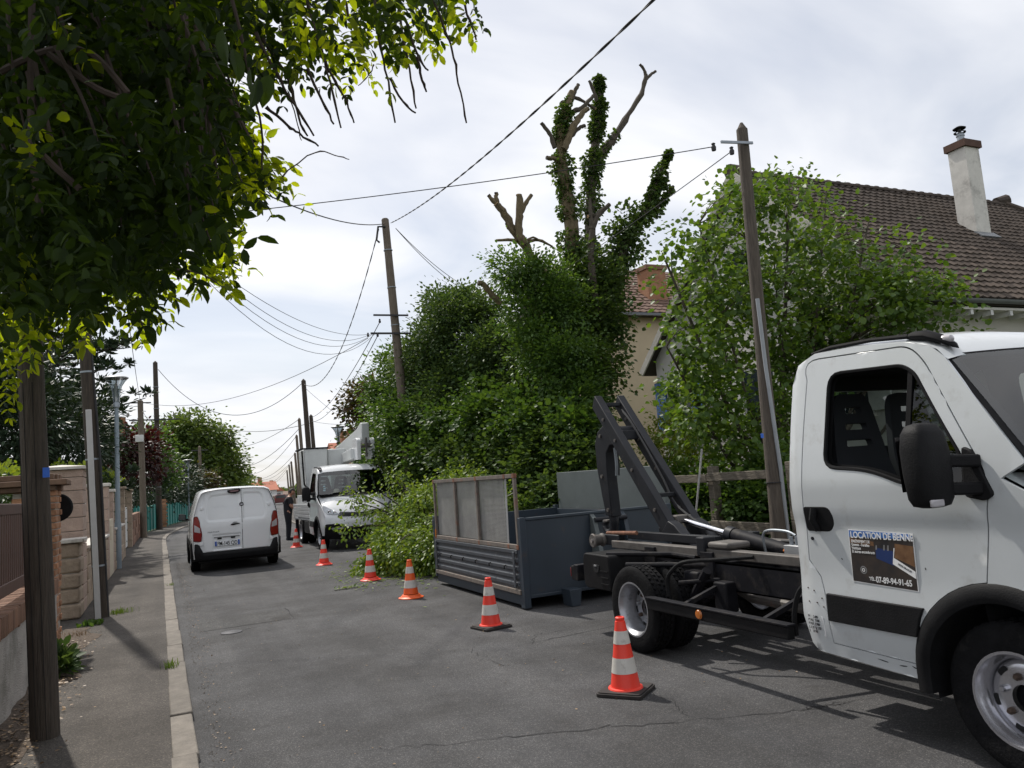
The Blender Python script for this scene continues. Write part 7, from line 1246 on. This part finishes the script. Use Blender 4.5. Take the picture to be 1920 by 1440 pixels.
# ---- cut branches heaped on the road
hp2 = root('cut_branch_heap', 'heap of freshly cut leafy green branches lying on the road', 'branch heap', (4.4, 14.6, 0))
hl = [((5.0, 14.9, .60), (1.0, 1.3, .98)), ((4.2, 14.1, .32), (.7, .9, .60)), ((5.6, 15.2, .85), (.8, 1.1, 1.05)), ((4.55, 13.2, .35), (.6, .65, .62)), ((3.65, 14.5, .12), (.55, .5, .26)), ((5.4, 13.4, .65), (.7, .8, .85)), ((4.5, 15.3, .55), (.65, .7, .65)), ((3.9, 13.5, .15), (.42, .45, .30))]
P, D = clump_points(hl, 15, 52, .12, .25); tip = []
for k in range(34):
    a = rng.uniform(0, 2*math.pi); b = np.array([5.0+rng.normal(0, .5), 14.6+rng.normal(0, .6), .25+rng.random()*.5]); el = rng.uniform(.02, .6); Ln = rng.uniform(.8, 1.5); e = b+Ln*np.array([math.cos(a)*math.cos(el), math.sin(a)*math.cos(el), math.sin(el)*.8]); e[2] = max(.06, e[2]); e[0] = max(3.0, e[0]); e[1] = max(12.5, e[1]); mb = MB(); limb(mb, [b, (b+e)/2+np.array([0, 0, .22]), e], rng.uniform(.012, .03), .006, 6); mb.build('branch', 'bark' if k % 2 else 'bark_pale', hp2); tip.append(e)
for px, py, Y in ((738, 893, 15.4), (752, 902, 15.6), (660, 940, 15.2), (672, 925, 15.4), (700, 960, 15.0), (780, 930, 14.4), (650, 990, 15.0), (800, 925, 13.9), (715, 925, 15.3)):
    e = atY(px, py, Y); b = np.array([4.6, 14.8, .5]); mb = MB(); limb(mb, [b, (b+e)/2+np.array([0, 0, .15]), e], .022, .007, 6); mb.build('branch', 'bark_dark', hp2); tip.append(e)
tip = np.array(tip); k = rng.integers(40, 90, len(tip)); rep = np.repeat(np.arange(len(tip)), k); off = rng.normal(0, 1, (len(rep), 3))*np.array([.14, .14, .11]); P = np.concatenate([P, tip[rep]+off]); D = np.concatenate([D, unit(off)])
D = D*.7+np.array([0, 0, -.55]); ok = (P[:, 2] > .02)&(np.hypot(P[:, 0]-3.17, P[:, 1]-13.3) > .42)&(np.hypot(P[:, 0]-3.09, P[:, 1]-17.1) > .4)&~((P[:, 0] < 3.25)&(P[:, 1] < 13.9)); P, D = P[ok], D[ok]; leaf_mesh('leaf_spray', P, D, .068, 'leaf_cut', hp2, 'oval', .9)
n = 520; P = np.stack([rng.normal(3.6, .55, n), rng.normal(13.9, 1.1, n), np.full(n, .012)], 1); ok = (P[:, 0] > 2.6)&(P[:, 0] < 4.0); P = P[ok]; o = leaf_mesh('fallen_leaves', P, np.stack([rng.normal(0, 1, len(P)), rng.normal(0, 1, len(P)), np.full(len(P), .05)], 1), .075, 'leaf_cut', None, 'thin', .2); o['kind'] = 'stuff'
q = G(655, 1104); tg = root('fallen_twig', 'small leafy twig lying alone on the road before the branch heap', 'twig', (q[0], q[1], 0)); mb = MB(); mb.tube([(q[0]-.25, q[1]-.05, .012), (q[0]+.28, q[1]+.03, .012)], .004, 5); mb.build('stalk', 'bark', tg); n = 40; P = np.stack([q[0]+rng.uniform(-.25, .28, n), q[1]+rng.normal(0, .02, n), np.full(n, .02)], 1); leaf_mesh('leaves_on_twig', P, np.stack([rng.normal(.3, .4, n), rng.normal(0, 1, n), rng.uniform(0, .3, n)], 1), .07, 'leaf_cut', tg, 'thin', .3)
# ---- left gardens
def hedge_box(name, label, x0, x1, y0, y1, z1, m, mtop, size, dens):
    r_ = root(name, label, 'hedge', ((x0+x1)/2, (y0+y1)/2, 0)); V = []; 
    for (n, f) in ((int((y1-y0)*z1*dens), lambda k: np.stack([x1+rng.normal(0, .05, k), rng.uniform(y0, y1, k), z1*rng.random(k)], 1)), (int((x1-x0)*z1*dens), lambda k: np.stack([rng.uniform(x0, x1, k), y0+rng.normal(0, .05, k), z1*rng.random(k)], 1)), (int((x1-x0)*(y1-y0)*dens*.5), lambda k: np.stack([rng.uniform(x0, x1, k), rng.uniform(y0, y1, k), z1*rng.random(k)], 1))): V.append(f(n))
    P = np.concatenate(V); leaf_mesh('foliage', P, rng.normal(0, 1, P.shape)+np.array([.5, -.5, .1]), size, m, r_, 'oval', .6)
    n = int((x1-x0)*(y1-y0)*dens*1.3+(x1-x0+y1-y0)*dens*.25); P = np.stack([rng.uniform(x0-.05, x1+.05, n), rng.uniform(y0-.05, y1, n), z1+rng.normal(0, .07, n)+.05*np.sin(rng.uniform(0, 6, n))], 1); leaf_mesh('bright_top', P, rng.normal(0, .6, P.shape)+np.array([0, 0, 1.]), size*1.05, mtop, r_, 'oval', .6); mb = MB()  # top leaves take the brighter material, the sides the darker one
    for k in range(int(y1-y0)+1): mb = MB(); mb.tube([((x0+x1)/2, y0+.3+k, -.02), ((x0+x1)/2+.05, y0+.3+k, z1*.9)], [.04, .015], 6); mb.build('stem', 'bark_dark', r_)
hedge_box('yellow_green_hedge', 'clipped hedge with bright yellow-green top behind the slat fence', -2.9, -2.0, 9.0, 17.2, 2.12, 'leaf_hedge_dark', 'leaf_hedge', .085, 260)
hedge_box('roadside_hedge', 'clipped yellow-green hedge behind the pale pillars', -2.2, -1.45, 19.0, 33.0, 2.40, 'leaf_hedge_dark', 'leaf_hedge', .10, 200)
# dark pine with tufted layers
pn = root('pine_tree', 'dark layered pine rising behind the stone pillars', 'tree', (-4.1, 28.5, 0)); tb0 = atY(100, 900, 28.5); tb0[2] = -.1; tt = atY(92, 520, 28.5); mb = MB(); limb(mb, [tb0, (tb0*2+tt)/3, (tb0+2*tt)/3, tt], .22, .07, 9); mb.build('trunk', 'bark_dark', pn); PP, DD = [], []
for k in range(64):
    f = rng.uniform(.20, 1.0); o_ = tb0+(tt-tb0)*f; a = rng.uniform(0, 2*math.pi); Ln = (1.0-.5*f)*rng.uniform(2.2, 4.0); e = o_+np.array([math.cos(a)*Ln, math.sin(a)*Ln, .25+rng.normal(0, .25)]); mid = (o_+e)/2+np.array([0, 0, -.12])
    mb = MB(); limb(mb, [o_, mid, e], .05, .015, 6, 3); mb.build('limb', 'bark_dark', pn)
    for q in range(int(5+Ln*3)):
        t = rng.uniform(.35, 1.05); c = o_*(1-t)**2+2*mid*t*(1-t)+e*t*t+np.array([rng.normal(0, .28), rng.normal(0, .28), rng.uniform(0, .22)]); n = 26; d = unit(rng.normal(0, .8, (n, 3))+np.array([0, 0, .9])); PP.append(np.repeat(c[None], n, 0)+d*.03); DD.append(d)
leaf_mesh('needles', np.concatenate(PP), np.concatenate(DD), .21, 'leaf_pine', pn, 'thin', .9)
plant('dark_conifer_bush', 'dark conifer mass below the pine at the left edge', 'bush', (-3.8, 22.0), [L(30, 800, 21, 80, 100), L(130, 830, 22, 60, 60), L(170, 790, 24, 40, 60), L(60, 720, 23, 50, 60), L(-30, 700, 21, 60, 90)], 'leaf_pine', .17, 7, 22, .26, 'thin', .12, 'bark_dark')
plant('copper_plum_tree', 'dark copper-red plum tree behind the short grey pole', 'tree', (-3.2, 46.0), [L(245, 850, 45, 26, 40), L(275, 860, 46, 26, 46), L(228, 850, 45, 16, 26)], 'leaf_red', .22, 4.0, 16, .34, 'oval', .14, 'bark_dark')
plant('yellow_green_bush', 'fresh light green tree between the copper plum and the tall brown pole', 'tree', (-2.0, 55.0), [L(285, 830, 55, 20, 26), L(300, 850, 55, 22, 34), L(315, 880, 56, 22, 26), L(272, 815, 56, 12, 16)], 'leaf_mid', .24, 3.4, 14, .36, 'oval', .12)
gt = [L(345, 830, 82, 40, 36), L(385, 850, 84, 40, 46), L(420, 870, 86, 32, 40), L(360, 880, 82, 50, 40), L(325, 820, 82, 26, 26), L(405, 820, 84, 24, 24), L(365, 800, 82, 26, 20), L(435, 885, 86, 20, 34), L(400, 905, 84, 40, 30)]
plant('round_green_tree', 'large round olive-green tree above the van roof', 'tree', (float(gt[3][0][0]), 83.0), gt, 'leaf_far', .36, 1.7, 15, .55, 'oval', .3, 'bark_dark', fill=.2)
sh = bpy.data.objects['round_green_tree']; PP, DD = [], []
for q in ((325, 772), (334, 775), (338, 778), (357, 764), (352, 772), (372, 776), (365, 785), (382, 782), (391, 783), (398, 788), (347, 785), (414, 795), (433, 808), (425, 812), (308, 778), (298, 785), (316, 782)):
    e = np.array(atY(*q, 83)); b = e+np.array([rng.normal(-.3, .4), 0, -3.2]); mb = MB(); mb.tube([b, (b+e)/2, e], [.08, .06, .04], 5); mb.build('shoot', 'bark', sh); n = 46; t = rng.uniform(0, 1, n)[:, None]; PP.append(b+(e-b)*t+rng.normal(0, .20, (n, 3))); DD.append(rng.normal(0, 1, (n, 3)))
leaf_mesh('shoot_leaves', np.concatenate(PP), np.concatenate(DD), .30, 'leaf_far', sh, 'oval', .6)
plant('conifer_hedge', 'dark green hedge rising behind the teal fence', 'hedge', (-1.0, 60.0), [L(300, 920, 58, 26, 30), L(330, 915, 62, 26, 34), L(350, 905, 66, 30, 34), L(280, 920, 54, 24, 28), L(240, 930, 46, 30, 30)], 'leaf_pine', .24, 4, 20, .36, 'thin', .1, 'bark_dark')
plant('red_shrub', 'reddish brown shrub just above the van roof', 'bush', (3.8, 70.0), [L(372, 908, 72, 18, 14), L(390, 906, 73, 16, 14), L(362, 915, 72, 16, 14)], 'leaf_redgreen', .26, 3.2, 14, .34, 'oval', .08, 'bark_dark')
plant('distant_tree', 'small distant tree beside the farthest left pole', 'tree', (8.6, 125.0), [L(452, 905, 125, 14, 18), L(440, 915, 120, 20, 20), L(465, 915, 130, 14, 12)], 'leaf_far', .5, 1.2, 12, .7, 'oval', .25, 'bark_dark')
n = 5200; x = rng.uniform(430, 720, n); P = []
for xi in x: yb = 936-.07*(xi-400); P.append(atY(xi, yb-rng.random()*rng.choice([6, 10, 14])*(0.6+.4*math.sin(xi*.09)), rng.uniform(200, 235)))
o = leaf_mesh('far_trees', np.array(P), rng.normal(0, 1, (n, 3)), 1.5, 'leaf_far', None, 'oval', .6); o['kind'] = 'stuff'
# ---- weeds at the kerb and walls
def tuft(label, px, n, h, m='grass', name='grass_tuft', cat='weed', kind='needle', spread=.06):
    q = G(*px, PZ); r_ = root(name, label, cat, (q[0], q[1], PZ)); P = np.stack([q[0]+rng.normal(0, spread, n), q[1]+rng.normal(0, spread*1.4, n), np.full(n, PZ)], 1); D = rng.normal(0, .45, (n, 3))+np.array([0, 0, 1.]); leaf_mesh('blades', P, D, h, m, r_, kind, .6, stuff=True); return r_
tuft('grass tuft at the foot of the leaning pole', (222, 1150), 160, .06, spread=.07); tuft('small weed beside the rough stone pier', (170, 1172), 70, .06, 'leaf_mid', kind='oval', spread=.06); tuft('tiny weed growing in the kerb joint', (322, 1252), 60, .06, 'grass', spread=.03); tuft('dry yellowish grass at the edge of the driveway', (148, 1192), 90, .05, 'litter', spread=.09); tuft('small weed farther along the kerb', (320, 1098), 30, .05, spread=.03)
q = G(128, 1268, PZ); wp = root('dark_leafy_weed', 'dark leafy weed growing from the wall foot behind the near pole', 'weed', (q[0], q[1], PZ)); n = 240; d = unit(rng.normal(0, 1, (n, 3))); d[:, 2] = np.abs(d[:, 2]); P = np.array([q[0]-.10, q[1]+.1, PZ+.03])+d*np.array([.16, .22, .26])*rng.uniform(.3, 1, (n, 1)); leaf_mesh('leaves_cluster', P, d+np.array([0, 0, -.1]), .09, 'leaf_laurel', wp, 'oval', .5)
for k in range(8): mb = MB(); e = P[k*25]; mb.tube([(q[0]-.1, q[1]+.1, PZ), tuple((e+np.array([q[0]-.1, q[1]+.1, PZ+.15]))/2), tuple(e)], .005, 5); mb.build('stalk', 'bark_dark', wp)

# ================================================================== tree overhanging the pavement at the upper left
ov = root('overhanging_tree', 'dark robinia overhanging the pavement with backlit leaflets and hanging bare twigs', 'tree', (-2.2, 2.6, 0))
mb = MB(); limb(mb, [(-2.2, 2.6, -.1), (-2.15, 2.7, 1.6), (-2.0, 2.9, 3.2), (-1.7, 3.2, 4.6)], .20, .13, 10); mb.build('trunk', 'bark_dark', ov)
for pts in ([(-1.9, 3.0, 3.6), (-1.2, 3.3, 3.9), (-.4, 3.6, 3.9), (.5, 3.9, 3.75)], [(-1.8, 3.1, 4.0), (-1.3, 4.0, 4.3), (-.8, 5.0, 4.3), (-.4, 5.8, 4.0)], [(-1.95, 2.95, 3.3), (-1.5, 3.6, 3.4), (-1.1, 4.4, 3.2)]): mb = MB(); limb(mb, pts, .075, .02, 8); mb.build('limb', 'bark_dark', ov)
dense_p = [(-90, -150), (450, -150), (460, 40), (420, 150), (405, 250), (415, 320), (395, 390), (370, 435), (310, 490), (275, 512), (215, 512), (150, 530), (90, 508), (55, 530), (-90, 530)]
strip_p = [(440, -150), (905, -150), (880, 40), (800, 75), (740, 110), (690, 100), (640, 130), (600, 110), (570, 130), (520, 170), (470, 190)]
right_p = [(410, 180), (465, 250), (500, 320), (480, 345), (430, 340)]
LPp, LD, SZ, YG = [], [], [], []
def compound(c, ax, nl, Ln, sz, young):
    ax = ax/np.linalg.norm(ax); side = np.cross(ax, rng.normal(0, 1, 3)); side /= np.linalg.norm(side)
    for k in range(nl):
        t = (k+1)/(nl+1); p = c+ax*Ln*t+np.array([0, 0, -.25])*Ln*t*t
        for s_ in (-1, 1): LPp.append(p); LD.append(ax*.45+side*s_+rng.normal(0, .15, 3)+np.array([0, 0, -.25])); SZ.append(sz*(1-.25*t)); YG.append(young)
    LPp.append(c+ax*Ln); LD.append(ax); SZ.append(sz); YG.append(young)
def fill_poly(pl, n, y0, y1, sz, young=0.0):  # young: share of leaflets given the colour painted as backlit
    xs = [p[0] for p in pl]; ys = [p[1] for p in pl]; k = 0
    while k < n:
        x, y = rng.uniform(min(xs), max(xs)), rng.uniform(min(ys), max(ys))
        if inpoly(x, y, pl): c = atY(x, y-12, rng.uniform(y0, y1)); compound(c, rng.normal(0, .55, 3)+np.array([.15, .1, -.7]), rng.integers(4, 7), rng.uniform(.16, .26), sz*rng.uniform(.8, 1.2), rng.random() < young); k += 1
fill_poly(dense_p, 1250, 3.0, 5.6, .074, .04); fill_poly(dense_p, 900, 4.4, 5.5, .082, .02); fill_poly(dense_p, 330, 2.4, 3.2, .062, .02); fill_poly([(-90, -900), (520, -900), (480, -100), (-90, -100)], 420, 3.6, 6.0, .09, 0); fill_poly(strip_p, 50, 2.6, 4.4, .066, .3); fill_poly(strip_p, 90, 4.0, 5.0, .08, .75); fill_poly([(440, -150), (900, -150), (860, 10), (700, 40), (560, 90), (470, 120)], 190, 2.4, 4.4, .055, .2); fill_poly(right_p, 44, 5.2, 6.1, .085, .8); fill_poly([(370, 150), (440, 160), (450, 330), (410, 410), (370, 460), (350, 330)], 120, 5.4, 6.1, .088, .7)  # the patch above the frame is unseen foliage added to shade the crown
edge = [(455, 440), (430, 470), (400, 500), (370, 520), (330, 545), (300, 560), (250, 575), (205, 570), (150, 590), (110, 580), (70, 600), (30, 590), (5, 560), (20, 620), (60, 620), (470, 390), (480, 350), (500, 320), (530, 325), (420, 505), (395, 520), (120, 555), (45, 560), (180, 600), (235, 600), (545, 340), (485, 290), (5, 600), (690, 130), (640, 120)]
for x, y in edge:
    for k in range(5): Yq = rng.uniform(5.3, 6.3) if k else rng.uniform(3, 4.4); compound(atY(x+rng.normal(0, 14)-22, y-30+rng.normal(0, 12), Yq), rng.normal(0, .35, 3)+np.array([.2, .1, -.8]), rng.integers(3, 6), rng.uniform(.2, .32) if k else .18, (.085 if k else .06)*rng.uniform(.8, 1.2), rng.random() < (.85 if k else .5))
for x, y in ((8, 690), (15, 655), (20, 700), (4, 730), (35, 640)): compound(atY(x, y-20, 3.6), np.array([.15, .1, -.9]), 5, .16, .038, True)
for (x, y, Y, s_) in ((418, 85, 1.75, .085), (437, 120, 1.75, .08), (482, 175, 1.8, .085), (505, 170, 1.8, .085), (470, 160, 1.85, .07)): LPp.append(atY(x, y-30, Y)); LD.append(np.array([rng.normal(0, .15), .05, -1.0])); SZ.append(s_); YG.append(False)
LPp, LD, SZ, YG = np.array(LPp), np.array(LD), np.array(SZ), np.array(YG, bool)
dep = (LPp-np.array([0, 0, CAMH]))@AF; px = 960+FPX*((LPp-np.array([0, 0, CAMH]))@AR)/dep; py = 720-FPX*((LPp-np.array([0, 0, CAMH]))@AU)/dep; inn = (px > 5)&(px < 1900)&(py > 5)&(py < 1400)
score = np.where(inn, dep-1.2*np.array([not inpoly(a, b, [(0, 0), (420, 0), (420, 420), (300, 500), (0, 520)]) for a, b in zip(px, py)]), 99); order = np.argsort(score); near_i, rest = order[:300], order[300:]
tv, tf = LEAF['leaflet']
lme = {}
for yg, mm in ((0, 'leaf_over'), (1, 'leaf_young_lit')):
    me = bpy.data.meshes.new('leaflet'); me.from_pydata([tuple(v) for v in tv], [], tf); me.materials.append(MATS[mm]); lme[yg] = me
X_, Y_, Z_ = leaf_frames(LD, .8); oo = np.array(origin(ov))
for i in near_i:
    o = link('leaflet', lme[int(YG[i])], ov); s_ = SZ[i]; o.matrix_local = Matrix(((X_[i][0]*s_, Y_[i][0]*s_, Z_[i][0]*s_, LPp[i][0]-oo[0]), (X_[i][1]*s_, Y_[i][1]*s_, Z_[i][1]*s_, LPp[i][1]-oo[1]), (X_[i][2]*s_, Y_[i][2]*s_, Z_[i][2]*s_, LPp[i][2]-oo[2]), (0, 0, 0, 1)))
for yg, mm, nm in ((False, 'leaf_over', 'foliage'), (True, 'leaf_young_lit', 'young_lit_foliage')): s2 = rest[YG[rest] == yg]; leaf_mesh(nm, LPp[s2], LD[s2], SZ[s2], mm, ov, 'leaflet', .8, stuff=True, jitter=.15)
# hanging twigs
twl = [[(700, -20), (712, 70), (722, 130), (742, 232)], [(730, 145), (755, 190), (778, 211)], [(745, -20), (757, 80), (768, 130), (780, 205)], [(756, 30), (782, 100), (802, 132)], [(782, 105), (792, 150), (800, 172)], [(806, -20), (832, 50), (848, 95), (860, 155), (874, 230)], [(858, -20), (876, 25), (894, 76)], [(640, -20), (660, 45), (686, 98)], [(570, -20), (595, 70), (612, 130), (640, 240)], [(600, 100), (622, 140), (648, 190), (664, 230)], [(575, 130), (605, 190), (626, 232)], [(478, 60), (520, 140), (545, 185), (588, 253)], [(490, 70), (540, 150), (560, 220), (576, 256)], [(452, 70), (470, 150), (490, 240), (492, 318)], [(500, 200), (540, 235), (560, 250), (598, 273)], [(545, 185), (558, 235), (565, 265)], [(530, 330), (590, 285), (625, 290), (655, 300)], [(330, 505), (380, 515), (420, 540)], [(250, 575), (272, 620), (285, 640)], [(700, 120), (690, 145), (672, 160)]]
for k, pts in enumerate(twl): mb = MB(); p3 = [atY(*q, 2.95+.05*i+.15*math.sin(k)) for i, q in enumerate(pts)]; N = len(spline(p3, 4)); th0 = .0065 if k < 15 else .003; mb.tube([q+rng.normal(0, .002, 3) for q in spline(p3, 4)], [th0*(1-.45*i/N)*(1.35 if i % 5 == 0 else 1) for i in range(N)], 6); mb.build('twig', 'twig', ov)
for k in range(46):
    x0, y0 = rng.uniform(-40, 430), rng.uniform(-60, 260); sl_ = rng.uniform(.1, .55); Ln = rng.uniform(120, 300); Yb = rng.uniform(2.6, 3.6); p3 = [atY(x0, y0, Yb), atY(x0+Ln*sl_*.5+rng.normal(0, 8), y0+Ln*.5, Yb+.05), atY(x0+Ln*sl_, y0+Ln, Yb+.1)]; mb = MB(); mb.tube(spline(p3, 4), [.008-.0006*i for i in range(9)], 5); mb.build('vine', 'twig', ov)
for pts in ([(-10, 245), (60, 275), (110, 320), (150, 355)], [(90, 100), (180, 165), (250, 190)], [(0, 135), (90, 95), (170, 100), (240, 175)], [(60, 0), (58, 150), (60, 280), (75, 400)]): mb = MB(); p3 = spline([atY(*q, 2.7) for q in pts], 5); mb.tube(p3, [.011]*len(p3), 6); mb.build('vine', 'twig', ov)
